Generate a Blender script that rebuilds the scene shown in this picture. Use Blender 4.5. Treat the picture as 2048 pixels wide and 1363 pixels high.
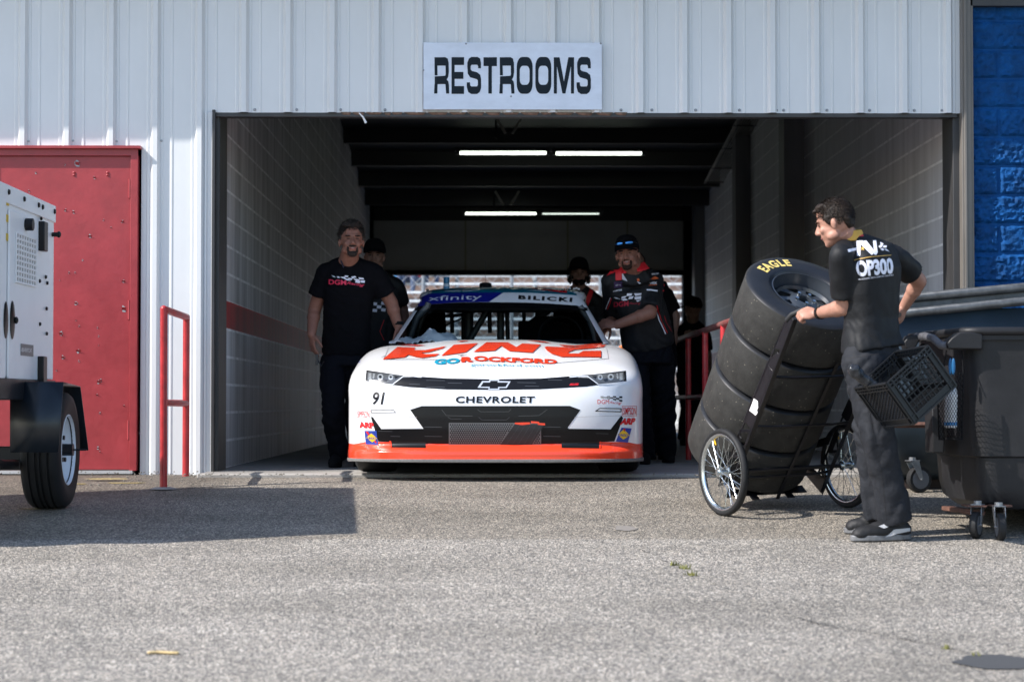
import bpy, bmesh, math, random
from mathutils import Vector, Matrix, noise
from mathutils.bvhtree import BVHTree
from math import radians as R, sin, cos, pi, sqrt, atan2
random.seed(7)
scene = bpy.context.scene
for o in list(bpy.data.objects): bpy.data.objects.remove(o)

# ------------------------------------------------------------------ camera
F = 4200.0; CX, CY = 1024.0, 681.5; HC = 0.47
cam_d = bpy.data.cameras.new('camera'); cam = bpy.data.objects.new('camera', cam_d)
scene.collection.objects.link(cam); scene.camera = cam
cam_d.sensor_width = 36.0; cam_d.lens = F/2048*36.0
cam_d.clip_start = 0.2; cam_d.clip_end = 3000
cam.location = (0, 0, HC)
cam.rotation_euler = (R(90)+math.atan((806-CY)/F), 0, -math.atan((CX-988)/F))
cam_d.dof.use_dof = True; cam_d.dof.focus_distance = 13.6; cam_d.dof.aperture_fstop = 3.2
CM = cam.rotation_euler.to_matrix()
CO = Vector(cam.location)
def ray(px, py):
    return (CM @ Vector(((px-CX)/F, -(py-CY)/F, -1.0))).normalized()
def P(px, py, Y):
    """world point seen at photo pixel px,py, standing at distance Y in front of the camera"""
    d = ray(px, py); return CO + d*((Y-CO.y)/d.y)
def gz(Y):
    if Y >= 14.0: return 0.0
    return -0.075*(14.0-Y)

# ------------------------------------------------------------------ world, sun, exposure
TR = Vector((1.02, 0.40, -1.0)).normalized()          # direction the sunlight travels
elev = math.asin(-TR.z)
w = bpy.data.worlds.new('World'); scene.world = w; w.use_nodes = True
nt = w.node_tree; nt.nodes.clear()
sky = nt.nodes.new('ShaderNodeTexSky'); sky.sky_type = 'NISHITA'; sky.sun_disc = False
sky.sun_elevation = elev
sky.sun_rotation = math.atan2(-TR.x, -TR.y)            # azimuth from +Y towards +X
sky.air_density = 1.0; sky.dust_density = 0.6; sky.ozone_density = 1.5
bg = nt.nodes.new('ShaderNodeBackground'); bg.inputs[1].default_value = 0.14
wo = nt.nodes.new('ShaderNodeOutputWorld')
nt.links.new(sky.outputs[0], bg.inputs[0]); nt.links.new(bg.outputs[0], wo.inputs[0])
sun_d = bpy.data.lights.new('sun', 'SUN'); sun_d.energy = 3.9; sun_d.angle = R(0.5); sun_d.color = (1.0, 0.955, 0.90)
sun = bpy.data.objects.new('sun', sun_d); scene.collection.objects.link(sun)
sun.rotation_euler = TR.to_track_quat('-Z', 'Y').to_euler(); sun.location = (-8, -4, 12)
vs = scene.view_settings; vs.view_transform = 'Standard'; vs.look = 'None'; vs.gamma = 1; vs.exposure = 1.0
scene.render.film_transparent = False
scene.cycles.max_bounces = 8; scene.cycles.transparent_max_bounces = 12
scene.cycles.sample_clamp_indirect = 6

# ------------------------------------------------------------------ helpers
def lin(c):
    return tuple(((v/12.92) if v <= 0.04045 else ((v+0.055)/1.055)**2.4) for v in c)
MATS = {}
def mat(name, col, rough=0.6, metal=0.0, nscale=0, namt=0.0, bscale=0, bstr=0.0, bdist=0.002, coat=0.0,
        stretch=None, spec=0.5, col2=None, emit=None, estr=0, detail=4, sheen=0):
    if name in MATS: return MATS[name]
    m = bpy.data.materials.new(name); m.use_nodes = True
    t = m.node_tree; b = t.nodes['Principled BSDF']
    b.inputs['Base Color'].default_value = (*col, 1); b.inputs['Roughness'].default_value = rough
    b.inputs['Metallic'].default_value = metal; b.inputs['Coat Weight'].default_value = coat
    b.inputs['Coat Roughness'].default_value = 0.08; b.inputs['Specular IOR Level'].default_value = spec
    if sheen: b.inputs['Sheen Weight'].default_value = sheen
    if emit: b.inputs['Emission Color'].default_value = (*emit, 1); b.inputs['Emission Strength'].default_value = estr
    tc = t.nodes.new('ShaderNodeTexCoord'); vec = tc.outputs['Object']
    if stretch:
        mp = t.nodes.new('ShaderNodeMapping'); mp.inputs['Scale'].default_value = stretch
        t.links.new(vec, mp.inputs[0]); vec = mp.outputs[0]
    if nscale:
        n = t.nodes.new('ShaderNodeTexNoise'); n.inputs['Scale'].default_value = nscale; n.inputs['Detail'].default_value = detail
        n.inputs['Roughness'].default_value = 0.65
        t.links.new(vec, n.inputs['Vector'])
        r = t.nodes.new('ShaderNodeValToRGB'); t.links.new(n.outputs[0], r.inputs[0])
        r.color_ramp.elements[0].position = 0.32; r.color_ramp.elements[1].position = 0.68
        a = col2 if col2 else tuple(c*(1-namt) for c in col)
        r.color_ramp.elements[0].color = (*a, 1); r.color_ramp.elements[1].color = (*(min(1, c*(1+(0 if col2 else namt*0.6))) for c in col), 1)
        t.links.new(r.outputs[0], b.inputs['Base Color'])
        rr = t.nodes.new('ShaderNodeMapRange'); t.links.new(n.outputs[0], rr.inputs[0])
        rr.inputs[3].default_value = max(0, rough-0.08); rr.inputs[4].default_value = min(1, rough+0.1)
        t.links.new(rr.outputs[0], b.inputs['Roughness'])
    if bscale:
        n2 = t.nodes.new('ShaderNodeTexNoise'); n2.inputs['Scale'].default_value = bscale; n2.inputs['Detail'].default_value = 5
        t.links.new(vec, n2.inputs['Vector'])
        bp = t.nodes.new('ShaderNodeBump'); bp.inputs['Strength'].default_value = bstr; bp.inputs['Distance'].default_value = bdist
        t.links.new(n2.outputs[0], bp.inputs['Height']); t.links.new(bp.outputs[0], b.inputs['Normal'])
    MATS[name] = m; return m

def tag(o, label=None, cat=None, group=None, kind=None):
    if label: o['label'] = label
    if cat: o['category'] = cat
    if group: o['group'] = group
    if kind: o['kind'] = kind
    return o
def empty(name, loc, label=None, cat=None, group=None):
    o = bpy.data.objects.new(name, None); scene.collection.objects.link(o); o.location = loc
    o.empty_display_size = 0.1
    bpy.context.view_layer.update()
    return tag(o, label, cat, group)
def setparent(o, parent):
    if parent is None: return
    o.parent = parent
    M = Matrix.Identity(4); p = parent; chain = []
    while p: chain.append(p); p = p.parent
    for c in reversed(chain):
        M = M @ c.matrix_parent_inverse @ Matrix.LocRotScale(c.location, c.rotation_euler, c.scale)
    o.matrix_parent_inverse = M.inverted()

def ortho(d, up=(0, 0, 1)):
    d = Vector(d).normalized(); u = Vector(up)
    if abs(d.dot(u)) > 0.97: u = Vector((1, 0, 0))
    a = d.cross(u).normalized(); b = a.cross(d).normalized()
    return a, b
class MB:
    def __init__(s): s.v = []; s.f = []; s.mi = []; s.m = 0
    def add(s, vs, fs):
        k = len(s.v); s.v += [tuple(v) for v in vs]; s.f += [tuple(i+k for i in f) for f in fs]; s.mi += [s.m]*len(fs); return s
    def box(s, c, h, M=None):
        vs = []
        for dx in (-1, 1):
            for dy in (-1, 1):
                for dz in (-1, 1):
                    p = Vector((dx*h[0], dy*h[1], dz*h[2]))
                    if M is not None: p = M @ p
                    vs.append(Vector(c)+p)
        return s.add(vs, [(0,1,3,2),(4,6,7,5),(0,4,5,1),(2,3,7,6),(0,2,6,4),(1,5,7,3)])
    def bb(s, x0, x1, y0, y1, z0, z1):
        return s.box(((x0+x1)/2, (y0+y1)/2, (z0+z1)/2), (abs(x1-x0)/2, abs(y1-y0)/2, abs(z1-z0)/2))
    def bar(s, p0, p1, wd, th, up=(0, 0, 1)):
        p0, p1 = Vector(p0), Vector(p1); d = (p1-p0); a, b = ortho(d, up)
        vs = []
        for p in (p0, p1):
            for i, j in ((-1,-1),(1,-1),(1,1),(-1,1)): vs.append(p+a*i*wd/2+b*j*th/2)
        return s.add(vs, [(0,1,2,3),(7,6,5,4),(0,4,5,1),(1,5,6,2),(2,6,7,3),(3,7,4,0)])
    def cone(s, p0, p1, r0, r1, n=16, asp=1.0, up=(0, 0, 1), cap=True):
        p0, p1 = Vector(p0), Vector(p1); a, b = ortho(p1-p0, up)
        vs = []
        for p, r in ((p0, r0), (p1, r1)):
            for i in range(n):
                t = 2*pi*i/n; vs.append(p + a*cos(t)*r + b*sin(t)*r*asp)
        fs = [(i, (i+1) % n, n+(i+1) % n, n+i) for i in range(n)]
        if cap: fs += [tuple(range(n-1, -1, -1)), tuple(range(n, 2*n))]
        return s.add(vs, fs)
    def cyl(s, p0, p1, r, n=16): return s.cone(p0, p1, r, r, n)
    def tube(s, pts, r, n=8, close=False, cap=True):
        pts = [Vector(p) for p in pts]; m = len(pts); rs = r if isinstance(r, (list, tuple)) else [r]*m
        vs = []; up = None
        for i, p in enumerate(pts):
            if close: d = pts[(i+1) % m]-pts[i-1]
            else: d = pts[min(i+1, m-1)]-pts[max(i-1, 0)]
            if d.length < 1e-9: d = Vector((0, 0, 1))
            d.normalize()
            if up is None: a, b = ortho(d); up = b
            else:
                a = d.cross(up)
                if a.length < 1e-6: a, b = ortho(d)
                else: a.normalize(); b = a.cross(d).normalized()
                up = b
            for k in range(n):
                t = 2*pi*k/n; vs.append(p+a*cos(t)*rs[i]+b*sin(t)*rs[i])
        fs = []
        for i in range(m if close else m-1):
            j = (i+1) % m
            for k in range(n): fs.append((i*n+k, i*n+(k+1) % n, j*n+(k+1) % n, j*n+k))
        if not close and cap: fs += [tuple(range(n-1, -1, -1)), tuple((m-1)*n+k for k in range(n))]
        return s.add(vs, fs)
    def ell(s, c, r, M=None, nu=16, nv=10):
        vs = []; fs = []
        for j in range(1, nv):
            ph = pi*j/nv
            for i in range(nu):
                t = 2*pi*i/nu; p = Vector((r[0]*sin(ph)*cos(t), r[1]*sin(ph)*sin(t), r[2]*cos(ph)))
                if M is not None: p = M @ p
                vs.append(Vector(c)+p)
        top = Vector((0, 0, r[2])); bot = -top
        if M is not None: top = M @ top; bot = M @ bot
        vs.append(Vector(c)+top); vs.append(Vector(c)+bot); T = len(vs)-2
        for j in range(nv-2):
            for i in range(nu): fs.append((j*nu+i, (j+1)*nu+i, (j+1)*nu+(i+1) % nu, j*nu+(i+1) % nu))
        for i in range(nu):
            fs.append((T, i, (i+1) % nu)); fs.append((T+1, (nv-2)*nu+(i+1) % nu, (nv-2)*nu+i))
        return s.add(vs, fs)
    def lathe(s, prof, o, ax, n=40, up=(0, 0, 1)):
        """prof: list of (radius, height along axis); closed ring profile"""
        o = Vector(o); d = Vector(ax).normalized(); a, b = ortho(d, up); m = len(prof); vs = []
        for i in range(n):
            t = 2*pi*i/n; e = a*cos(t)+b*sin(t)
            for (r, h) in prof: vs.append(o+e*r+d*h)
        fs = []
        for i in range(n):
            j = (i+1) % n
            for k in range(m-1): fs.append((i*m+k, j*m+k, j*m+k+1, i*m+k+1))
        return s.add(vs, fs)
    def prism(s, poly, M, t0, t1):
        """poly 2D (ccw) in the local xy plane of matrix M (4x4), extruded t0..t1 along local z"""
        n = len(poly)
        vs = [M @ Vector((x, y, t0)) for x, y in poly]+[M @ Vector((x, y, t1)) for x, y in poly]
        fs = [tuple(range(n-1, -1, -1)), tuple(range(n, 2*n))]+[(i, (i+1) % n, n+(i+1) % n, n+i) for i in range(n)]
        return s.add(vs, fs)
    def grid(s, rows, close_u=False):
        nr = len(rows); nc = len(rows[0]); vs = [p for r in rows for p in r]; fs = []
        for i in range(nr-1):
            for j in range(nc if close_u else nc-1):
                fs.append((i*nc+j, i*nc+(j+1) % nc, (i+1)*nc+(j+1) % nc, (i+1)*nc+j))
        return s.add(vs, fs)
    def build(s, name, mt, parent=None, smooth=30, bevel=0, kind=None, solid=0, recalc=True):
        me = bpy.data.meshes.new(name); me.from_pydata(s.v, [], s.f); me.validate()
        mts = mt if isinstance(mt, (list, tuple)) else [mt]
        for x in mts: me.materials.append(x)
        if len(mts) > 1 and len(me.polygons) == len(s.mi): me.polygons.foreach_set('material_index', s.mi)
        if recalc:
            bm = bmesh.new(); bm.from_mesh(me); bmesh.ops.recalc_face_normals(bm, faces=bm.faces); bm.to_mesh(me); bm.free()
        if smooth:
            me.polygons.foreach_set('use_smooth', [True]*len(me.polygons)); me.set_sharp_from_angle(angle=R(smooth))
        me.update()
        o = bpy.data.objects.new(name, me); scene.collection.objects.link(o)
        if parent is not None: setparent(o, parent)
        if kind: o['kind'] = kind
        if bevel:
            b = o.modifiers.new('bevel', 'BEVEL'); b.width = bevel; b.segments = 2; b.limit_method = 'ANGLE'; b.angle_limit = R(40)
        if solid:
            b = o.modifiers.new('solid', 'SOLIDIFY'); b.thickness = solid; b.offset = 0
        return o

# ---- flat lettering and marks laid on real surfaces
def text_2d(s, shear=0, bold=0.0, spacing=1.0):
    cu = bpy.data.curves.new('t', 'FONT'); cu.body = s; cu.shear = shear; cu.offset = bold; cu.space_character = spacing
    cu.resolution_u = 3; cu.fill_mode = 'FRONT'
    o = bpy.data.objects.new('t', cu); scene.collection.objects.link(o)
    dg = bpy.context.evaluated_depsgraph_get(); me = o.evaluated_get(dg).to_mesh()
    vs = [(v.co.x, v.co.y) for v in me.vertices]; fs = [tuple(p.vertices) for p in me.polygons]
    o.evaluated_get(dg).to_mesh_clear(); bpy.data.objects.remove(o); bpy.data.curves.remove(cu)
    x0 = min(v[0] for v in vs); x1 = max(v[0] for v in vs); y0 = min(v[1] for v in vs); y1 = max(v[1] for v in vs)
    return [((x-x0)/(x1-x0), (y-y0)/(y1-y0)) for x, y in vs], fs
def quadmap(q):
    """q: 4 px corners tl,tr,br,bl -> function of (u,v) v=0 bottom"""
    tl, tr, br, bl = [Vector(p) for p in q]
    return lambda u, v: tuple((bl*(1-u)+br*u)*(1-v)+(tl*(1-u)+tr*u)*v)
class Decal:
    """collects 2D faces in photo-pixel space and lays them on a surface"""
    def __init__(s): s.parts = []
    def poly(s, pts, tr=None):
        if tr: pts = [tr(*p) for p in pts]
        s.parts.append((list(pts), [tuple(range(len(pts)))])); return s
    def text(s, st, q, tr=None, shear=0, bold=0.0, spacing=1.0):
        if len(q) == 2 and not isinstance(q[0], (int, float)):
            (x0, y0), (x1, y1) = q; q = [(x0, y0), (x1, y0), (x1, y1), (x0, y1)]
        if tr: q = [tr(*p) for p in q]
        v, f = text_2d(st, shear, bold, spacing); m = quadmap(q); s.parts.append(([m(a, b) for a, b in v], f)); return s
    def line(s, pts, wd, tr=None, close=False):
        if tr: pts = [tr(*p) for p in pts]
        pts = [Vector(p) for p in pts]
        n = len(pts)
        for i in range(n if close else n-1):
            a, b = pts[i], pts[(i+1) % n]; d = (b-a)
            if d.length == 0: continue
            d.normalize(); q = Vector((-d.y, d.x))*wd/2; a = a-d*wd*.2; b = b+d*wd*.2
            s.parts.append(([tuple(a+q), tuple(b+q), tuple(b-q), tuple(a-q)], [(0, 1, 2, 3)]))
        return s
    def disc(s, c, r, n=10, tr=None, ry=None):
        if tr: c = tr(*c)
        ry = ry or r
        s.parts.append(([(c[0]+r*cos(2*pi*i/n), c[1]+ry*sin(2*pi*i/n)) for i in range(n)], [tuple(range(n))])); return s
    def build(s, name, mt, parent, bvh, off=0.002, step=6.0, kind=None, maxd=60):
        bm = bmesh.new()
        for vs, fs in s.parts:
            bv = [bm.verts.new((x, y, 0)) for x, y in vs]
            for f in fs:
                try: bm.faces.new([bv[i] for i in f])
                except ValueError: pass
        bm.normal_update(); bmesh.ops.triangulate(bm, faces=[f for f in bm.faces if len(f.verts) > 4])
        if bm.verts:
            xs = [v.co.x for v in bm.verts]; ys = [v.co.y for v in bm.verts]
            if step:
                x = math.ceil(min(xs)/step)*step
                while x < max(xs):
                    bmesh.ops.bisect_plane(bm, geom=bm.verts[:]+bm.edges[:]+bm.faces[:], plane_co=(x, 0, 0), plane_no=(1, 0, 0)); x += step
                y = math.ceil(min(ys)/step)*step
                while y < max(ys):
                    bmesh.ops.bisect_plane(bm, geom=bm.verts[:]+bm.edges[:]+bm.faces[:], plane_co=(0, y, 0), plane_no=(0, 1, 0)); y += step
        dead = []
        for v in bm.verts:
            d = ray(v.co.x, v.co.y); h = bvh.ray_cast(CO, d, maxd)
            if h[0] is None: dead.append(v); continue
            nn = h[1] if h[1].dot(d) < 0 else -h[1]
            v.co = h[0]+nn*off
        bmesh.ops.delete(bm, geom=dead, context='VERTS')
        big = [f for f in bm.faces if max(e.calc_length() for e in f.edges) > 0.25]
        bmesh.ops.delete(bm, geom=big, context='FACES')
        for f in bm.faces:
            f.normal_update()
            if f.normal.dot(f.calc_center_median()-CO) > 0: f.normal_flip()
        me = bpy.data.meshes.new(name); bm.to_mesh(me); bm.free(); me.materials.append(mt)
        me.polygons.foreach_set('use_smooth', [True]*len(me.polygons))
        o = bpy.data.objects.new(name, me); scene.collection.objects.link(o)
        if parent is not None: setparent(o, parent)
        if kind: o['kind'] = kind
        return o
def bvh_of(*objs):
    vs = []; fs = []
    for o in objs:
        k = len(vs); M = o.matrix_world
        vs += [v.co.copy() for v in o.data.vertices]; fs += [tuple(i+k for i in p.vertices) for p in o.data.polygons]
    return BVHTree.FromPolygons(vs, fs)
def remesh(mb, voxel, smooth=3, disp=None, fac=0.5):
    me = bpy.data.meshes.new('tmp'); me.from_pydata(mb.v, [], mb.f); me.update()
    bm = bmesh.new(); bm.from_mesh(me)
    bmesh.ops.recalc_face_normals(bm, faces=bm.faces); bm.to_mesh(me); bm.free()
    o = bpy.data.objects.new('tmp', me); scene.collection.objects.link(o)
    r = o.modifiers.new('r', 'REMESH'); r.mode = 'VOXEL'; r.voxel_size = voxel
    if smooth:
        s_ = o.modifiers.new('s', 'SMOOTH'); s_.iterations = smooth; s_.factor = fac
    dg = bpy.context.evaluated_depsgraph_get(); dg.update()
    ev = o.evaluated_get(dg); out = bpy.data.meshes.new_from_object(ev)
    bpy.data.objects.remove(o); bpy.data.meshes.remove(me)
    if disp:
        nr = [v.normal.copy() for v in out.vertices]
        for v, n_ in zip(out.vertices, nr): v.co = disp(v.co, n_)
    out.polygons.foreach_set('use_smooth', [True]*len(out.polygons)); out.update()
    return out
def meshobj(name, me, mt, parent):
    me.materials.clear(); me.materials.append(mt); me.name = name
    o = bpy.data.objects.new(name, me); scene.collection.objects.link(o); setparent(o, parent); return o
def copy_thing(root, loc, label=None):
    r = root.copy(); scene.collection.objects.link(r); r.location = loc
    if label: r['label'] = label
    for ch in root.children:
        c = ch.copy(); scene.collection.objects.link(c); c.parent = r; c.matrix_parent_inverse = ch.matrix_parent_inverse
        for g in ch.children:
            d = g.copy(); scene.collection.objects.link(d); d.parent = c; d.matrix_parent_inverse = g.matrix_parent_inverse
    return r

# ------------------------------------------------------------------ materials
white_metal = mat('white_painted_metal', (0.655, 0.665, 0.67), 0.42, nscale=1.6, namt=0.04, stretch=(2, 2, 0.8), bscale=2.5, bstr=0.05, bdist=0.01)
brown_trim = mat('brown_trim', (0.036, 0.035, 0.036), 0.45, nscale=3, namt=0.25, stretch=(4, 4, .5))
red_paint = mat('red_paint', (0.31, 0.030, 0.036), 0.42, nscale=5, namt=0.16, bscale=26, bstr=0.35, bdist=0.004)
red_rail = mat('red_rail_paint', (0.42, 0.022, 0.026), 0.35, nscale=12, namt=0.3, bscale=60, bstr=0.2)
grey_metal = mat('grey_metal', (0.30, 0.31, 0.33), 0.4, metal=0.8, nscale=20, namt=0.2)
dark_metal = mat('dark_metal', (0.010, 0.010, 0.012), 0.4, metal=0.0, nscale=8, namt=0.3)
steel_purlin = mat('dark_roof_steel', (0.022, 0.022, 0.024), 0.7)
black_gloss = mat('black_gloss', (0.006, 0.006, 0.007), 0.35, spec=.3)
black_matt = mat('black_matt', (0.006, 0.006, 0.007), 0.85, spec=.15)
rubber = mat('rubber', (0.016, 0.016, 0.017), 0.62, spec=.3, nscale=9, namt=0.3, bscale=70, bstr=0.25)
chrome = mat('chrome', (0.62, 0.66, 0.68), 0.22, metal=1.0)
white_plain = mat('white_plain', (0.80, 0.80, 0.80), 0.5)
white_bl = mat('white_bench', (0.74, 0.76, 0.77), 0.5, nscale=4, namt=0.1)
def asphalt():
    m = bpy.data.materials.new('asphalt'); m.use_nodes = True; t = m.node_tree; b = t.nodes['Principled BSDF']
    tc = t.nodes.new('ShaderNodeTexCoord'); L = t.links.new
    def vor(sc, feat='F1', out='Color'):
        v = t.nodes.new('ShaderNodeTexVoronoi'); v.inputs['Scale'].default_value = sc; v.feature = feat
        L(tc.outputs['Object'], v.inputs['Vector']); return v
    def noi(sc, det=4, st=None):
        n = t.nodes.new('ShaderNodeTexNoise'); n.inputs['Scale'].default_value = sc; n.inputs['Detail'].default_value = det
        if st:
            mp = t.nodes.new('ShaderNodeMapping'); mp.inputs['Scale'].default_value = st; L(tc.outputs['Object'], mp.inputs[0]); L(mp.outputs[0], n.inputs['Vector'])
        else: L(tc.outputs['Object'], n.inputs['Vector'])
        return n
    v1 = vor(125); v2 = vor(230)
    sep = t.nodes.new('ShaderNodeSeparateColor'); L(v1.outputs['Color'], sep.inputs[0])
    ramp = t.nodes.new('ShaderNodeValToRGB'); L(sep.outputs[0], ramp.inputs[0])
    els = ramp.color_ramp.elements
    els[0].position = 0.0; els[0].color = (0.085, 0.082, 0.076, 1)
    els[1].position = 1.0; els[1].color = (0.66, 0.57, 0.48, 1)
    for p, c in ((0.3, (0.205, 0.195, 0.178)), (0.6, (0.33, 0.308, 0.272)), (0.85, (0.47, 0.42, 0.355)), (0.94, (0.76, 0.71, 0.64))):
        e = els.new(p); e.color = (*c, 1)
    # binder between the stones
    d = t.nodes.new('ShaderNodeValToRGB'); L(v1.outputs['Distance'], d.inputs[0])
    d.color_ramp.elements[0].position = 0.45; d.color_ramp.elements[0].color = (1, 1, 1, 1)
    d.color_ramp.elements[1].position = 0.80; d.color_ramp.elements[1].color = (0.35, 0.35, 0.36, 1)
    mx = t.nodes.new('ShaderNodeMix'); mx.data_type = 'RGBA'; mx.blend_type = 'MULTIPLY'; mx.inputs[0].default_value = 0.9
    L(ramp.outputs[0], mx.inputs[6]); L(d.outputs[0], mx.inputs[7])
    # broad wear
    n1 = noi(0.9, 5, (1, 2.2, 1)); r1 = t.nodes.new('ShaderNodeValToRGB'); L(n1.outputs[0], r1.inputs[0])
    r1.color_ramp.elements[0].position = 0.3; r1.color_ramp.elements[0].color = (0.76, 0.745, 0.72, 1)
    r1.color_ramp.elements[1].position = 0.7; r1.color_ramp.elements[1].color = (1.08, 1.06, 1.04, 1)
    m2 = t.nodes.new('ShaderNodeMix'); m2.data_type = 'RGBA'; m2.blend_type = 'MULTIPLY'; m2.inputs[0].default_value = 1
    L(mx.outputs[2], m2.inputs[6]); L(r1.outputs[0], m2.inputs[7])
    n3 = noi(14, 6); r3 = t.nodes.new('ShaderNodeValToRGB'); L(n3.outputs[0], r3.inputs[0])
    r3.color_ramp.elements[0].position = 0.3; r3.color_ramp.elements[0].color = (0.82, 0.82, 0.83, 1)
    r3.color_ramp.elements[1].position = 0.65; r3.color_ramp.elements[1].color = (1.05, 1.05, 1.04, 1)
    m3 = t.nodes.new('ShaderNodeMix'); m3.data_type = 'RGBA'; m3.blend_type = 'MULTIPLY'; m3.inputs[0].default_value = 1
    L(m2.outputs[2], m3.inputs[6]); L(r3.outputs[0], m3.inputs[7])
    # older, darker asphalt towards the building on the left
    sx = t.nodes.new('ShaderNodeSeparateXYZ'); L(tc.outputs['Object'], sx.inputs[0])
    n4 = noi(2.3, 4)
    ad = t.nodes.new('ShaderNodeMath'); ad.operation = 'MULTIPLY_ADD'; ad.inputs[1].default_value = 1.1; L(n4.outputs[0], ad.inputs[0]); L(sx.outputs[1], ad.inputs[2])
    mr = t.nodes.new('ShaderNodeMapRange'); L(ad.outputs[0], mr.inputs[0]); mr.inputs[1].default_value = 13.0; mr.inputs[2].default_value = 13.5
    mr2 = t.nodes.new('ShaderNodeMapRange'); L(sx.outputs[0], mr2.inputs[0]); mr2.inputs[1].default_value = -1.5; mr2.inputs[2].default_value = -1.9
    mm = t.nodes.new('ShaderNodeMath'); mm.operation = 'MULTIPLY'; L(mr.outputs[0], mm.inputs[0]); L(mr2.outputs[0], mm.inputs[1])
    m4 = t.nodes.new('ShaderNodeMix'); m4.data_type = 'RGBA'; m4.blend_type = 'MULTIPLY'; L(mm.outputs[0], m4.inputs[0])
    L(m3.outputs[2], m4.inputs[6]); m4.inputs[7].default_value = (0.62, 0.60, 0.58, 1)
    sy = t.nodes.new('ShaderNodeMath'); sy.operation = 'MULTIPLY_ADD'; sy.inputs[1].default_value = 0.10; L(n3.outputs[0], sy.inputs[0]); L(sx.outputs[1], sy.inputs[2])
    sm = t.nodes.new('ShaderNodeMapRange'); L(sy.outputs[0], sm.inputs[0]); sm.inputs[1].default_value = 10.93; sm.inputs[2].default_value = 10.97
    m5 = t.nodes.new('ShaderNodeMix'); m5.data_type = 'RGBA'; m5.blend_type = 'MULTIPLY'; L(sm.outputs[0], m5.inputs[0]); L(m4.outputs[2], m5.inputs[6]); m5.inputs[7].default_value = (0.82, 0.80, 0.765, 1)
    L(m5.outputs[2], b.inputs['Base Color']); b.inputs['Roughness'].default_value = 0.72
    b.inputs['Specular IOR Level'].default_value = 0.4
    bp = t.nodes.new('ShaderNodeBump'); bp.inputs['Strength'].default_value = 0.75; bp.inputs['Distance'].default_value = 0.006; bp.invert = True
    L(v1.outputs['Distance'], bp.inputs['Height'])
    L(bp.outputs[0], b.inputs['Normal'])
    return m
def block_mat(name, base, mortar, stripe=None, horiz='Y', bump=0.25, zoff=0.0, stain=0.35):
    """painted concrete block: courses of 0.2032 m, blocks of 0.4064 m"""
    m = bpy.data.materials.new(name); m.use_nodes = True; t = m.node_tree; b = t.nodes['Principled BSDF']; L = t.links.new
    tc = t.nodes.new('ShaderNodeTexCoord'); s = t.nodes.new('ShaderNodeSeparateXYZ'); L(tc.outputs['Object'], s.inputs[0])
    c = t.nodes.new('ShaderNodeCombineXYZ'); L(s.outputs[1 if horiz == 'Y' else 0], c.inputs[0])
    az = t.nodes.new('ShaderNodeMath'); az.operation = 'ADD'; az.inputs[1].default_value = zoff; L(s.outputs[2], az.inputs[0]); L(az.outputs[0], c.inputs[1])
    wob = t.nodes.new('ShaderNodeTexNoise'); wob.inputs['Scale'].default_value = 9; L(tc.outputs['Object'], wob.inputs['Vector'])
    va = t.nodes.new('ShaderNodeVectorMath'); va.operation = 'MULTIPLY_ADD'; va.inputs[1].default_value = (0.006, 0.006, 0); L(wob.outputs[1], va.inputs[0]); L(c.outputs[0], va.inputs[2])
    br = t.nodes.new('ShaderNodeTexBrick'); L(va.outputs[0], br.inputs['Vector'])
    br.inputs['Scale'].default_value = 1; br.inputs['Brick Width'].default_value = 0.4064; br.inputs['Row Height'].default_value = 0.2032
    br.inputs['Mortar Size'].default_value = 0.0045; br.inputs['Mortar Smooth'].default_value = 0.3; br.inputs['Bias'].default_value = -0.5
    br.inputs['Color1'].default_value = (*base, 1); br.inputs['Color2'].default_value = (*(x*0.965 for x in base), 1); br.inputs['Mortar'].default_value = (*(x*.93 for x in base), 1)
    col = br.outputs['Color']
    n = t.nodes.new('ShaderNodeTexNoise'); n.inputs['Scale'].default_value = 1.0; n.inputs['Detail'].default_value = 6
    mp = t.nodes.new('ShaderNodeMapping'); mp.inputs['Scale'].default_value = (7, 7, 0.7) ; L(tc.outputs['Object'], mp.inputs[0]); L(mp.outputs[0], n.inputs['Vector'])
    r = t.nodes.new('ShaderNodeValToRGB'); L(n.outputs[0], r.inputs[0]); r.color_ramp.elements[0].position = 0.3; r.color_ramp.elements[0].color = (1-stain, 1-stain, 1-stain, 1)
    r.color_ramp.elements[1].position = 0.68
    mx = t.nodes.new('ShaderNodeMix'); mx.data_type = 'RGBA'; mx.blend_type = 'MULTIPLY'; mx.inputs[0].default_value = 1
    L(col, mx.inputs[6]); L(r.outputs[0], mx.inputs[7]); col = mx.outputs[2]
    # bright bed joints between the courses, broken here and there
    mo = t.nodes.new('ShaderNodeMath'); mo.operation = 'PINGPONG'; mo.inputs[1].default_value = 0.1016; sv = t.nodes.new('ShaderNodeSeparateXYZ'); L(va.outputs[0], sv.inputs[0]); L(sv.outputs[1], mo.inputs[0])
    lt = t.nodes.new('ShaderNodeMapRange'); L(mo.outputs[0], lt.inputs[0]); lt.inputs[1].default_value = 0.0125; lt.inputs[2].default_value = 0.0065
    bk = t.nodes.new('ShaderNodeMapRange'); L(wob.outputs[0], bk.inputs[0]); bk.inputs[1].default_value = 0.35; bk.inputs[2].default_value = 0.55; bk.inputs[3].default_value = .45; bk.inputs[4].default_value = 1
    lm = t.nodes.new('ShaderNodeMath'); lm.operation = 'MULTIPLY'; L(lt.outputs[0], lm.inputs[0]); L(bk.outputs[0], lm.inputs[1])
    ml = t.nodes.new('ShaderNodeMix'); ml.data_type = 'RGBA'; L(lm.outputs[0], ml.inputs[0]); L(col, ml.inputs[6]); ml.inputs[7].default_value = (.88, .88, .90, 1)
    if horiz == 'Y': col = ml.outputs[2]
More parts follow.
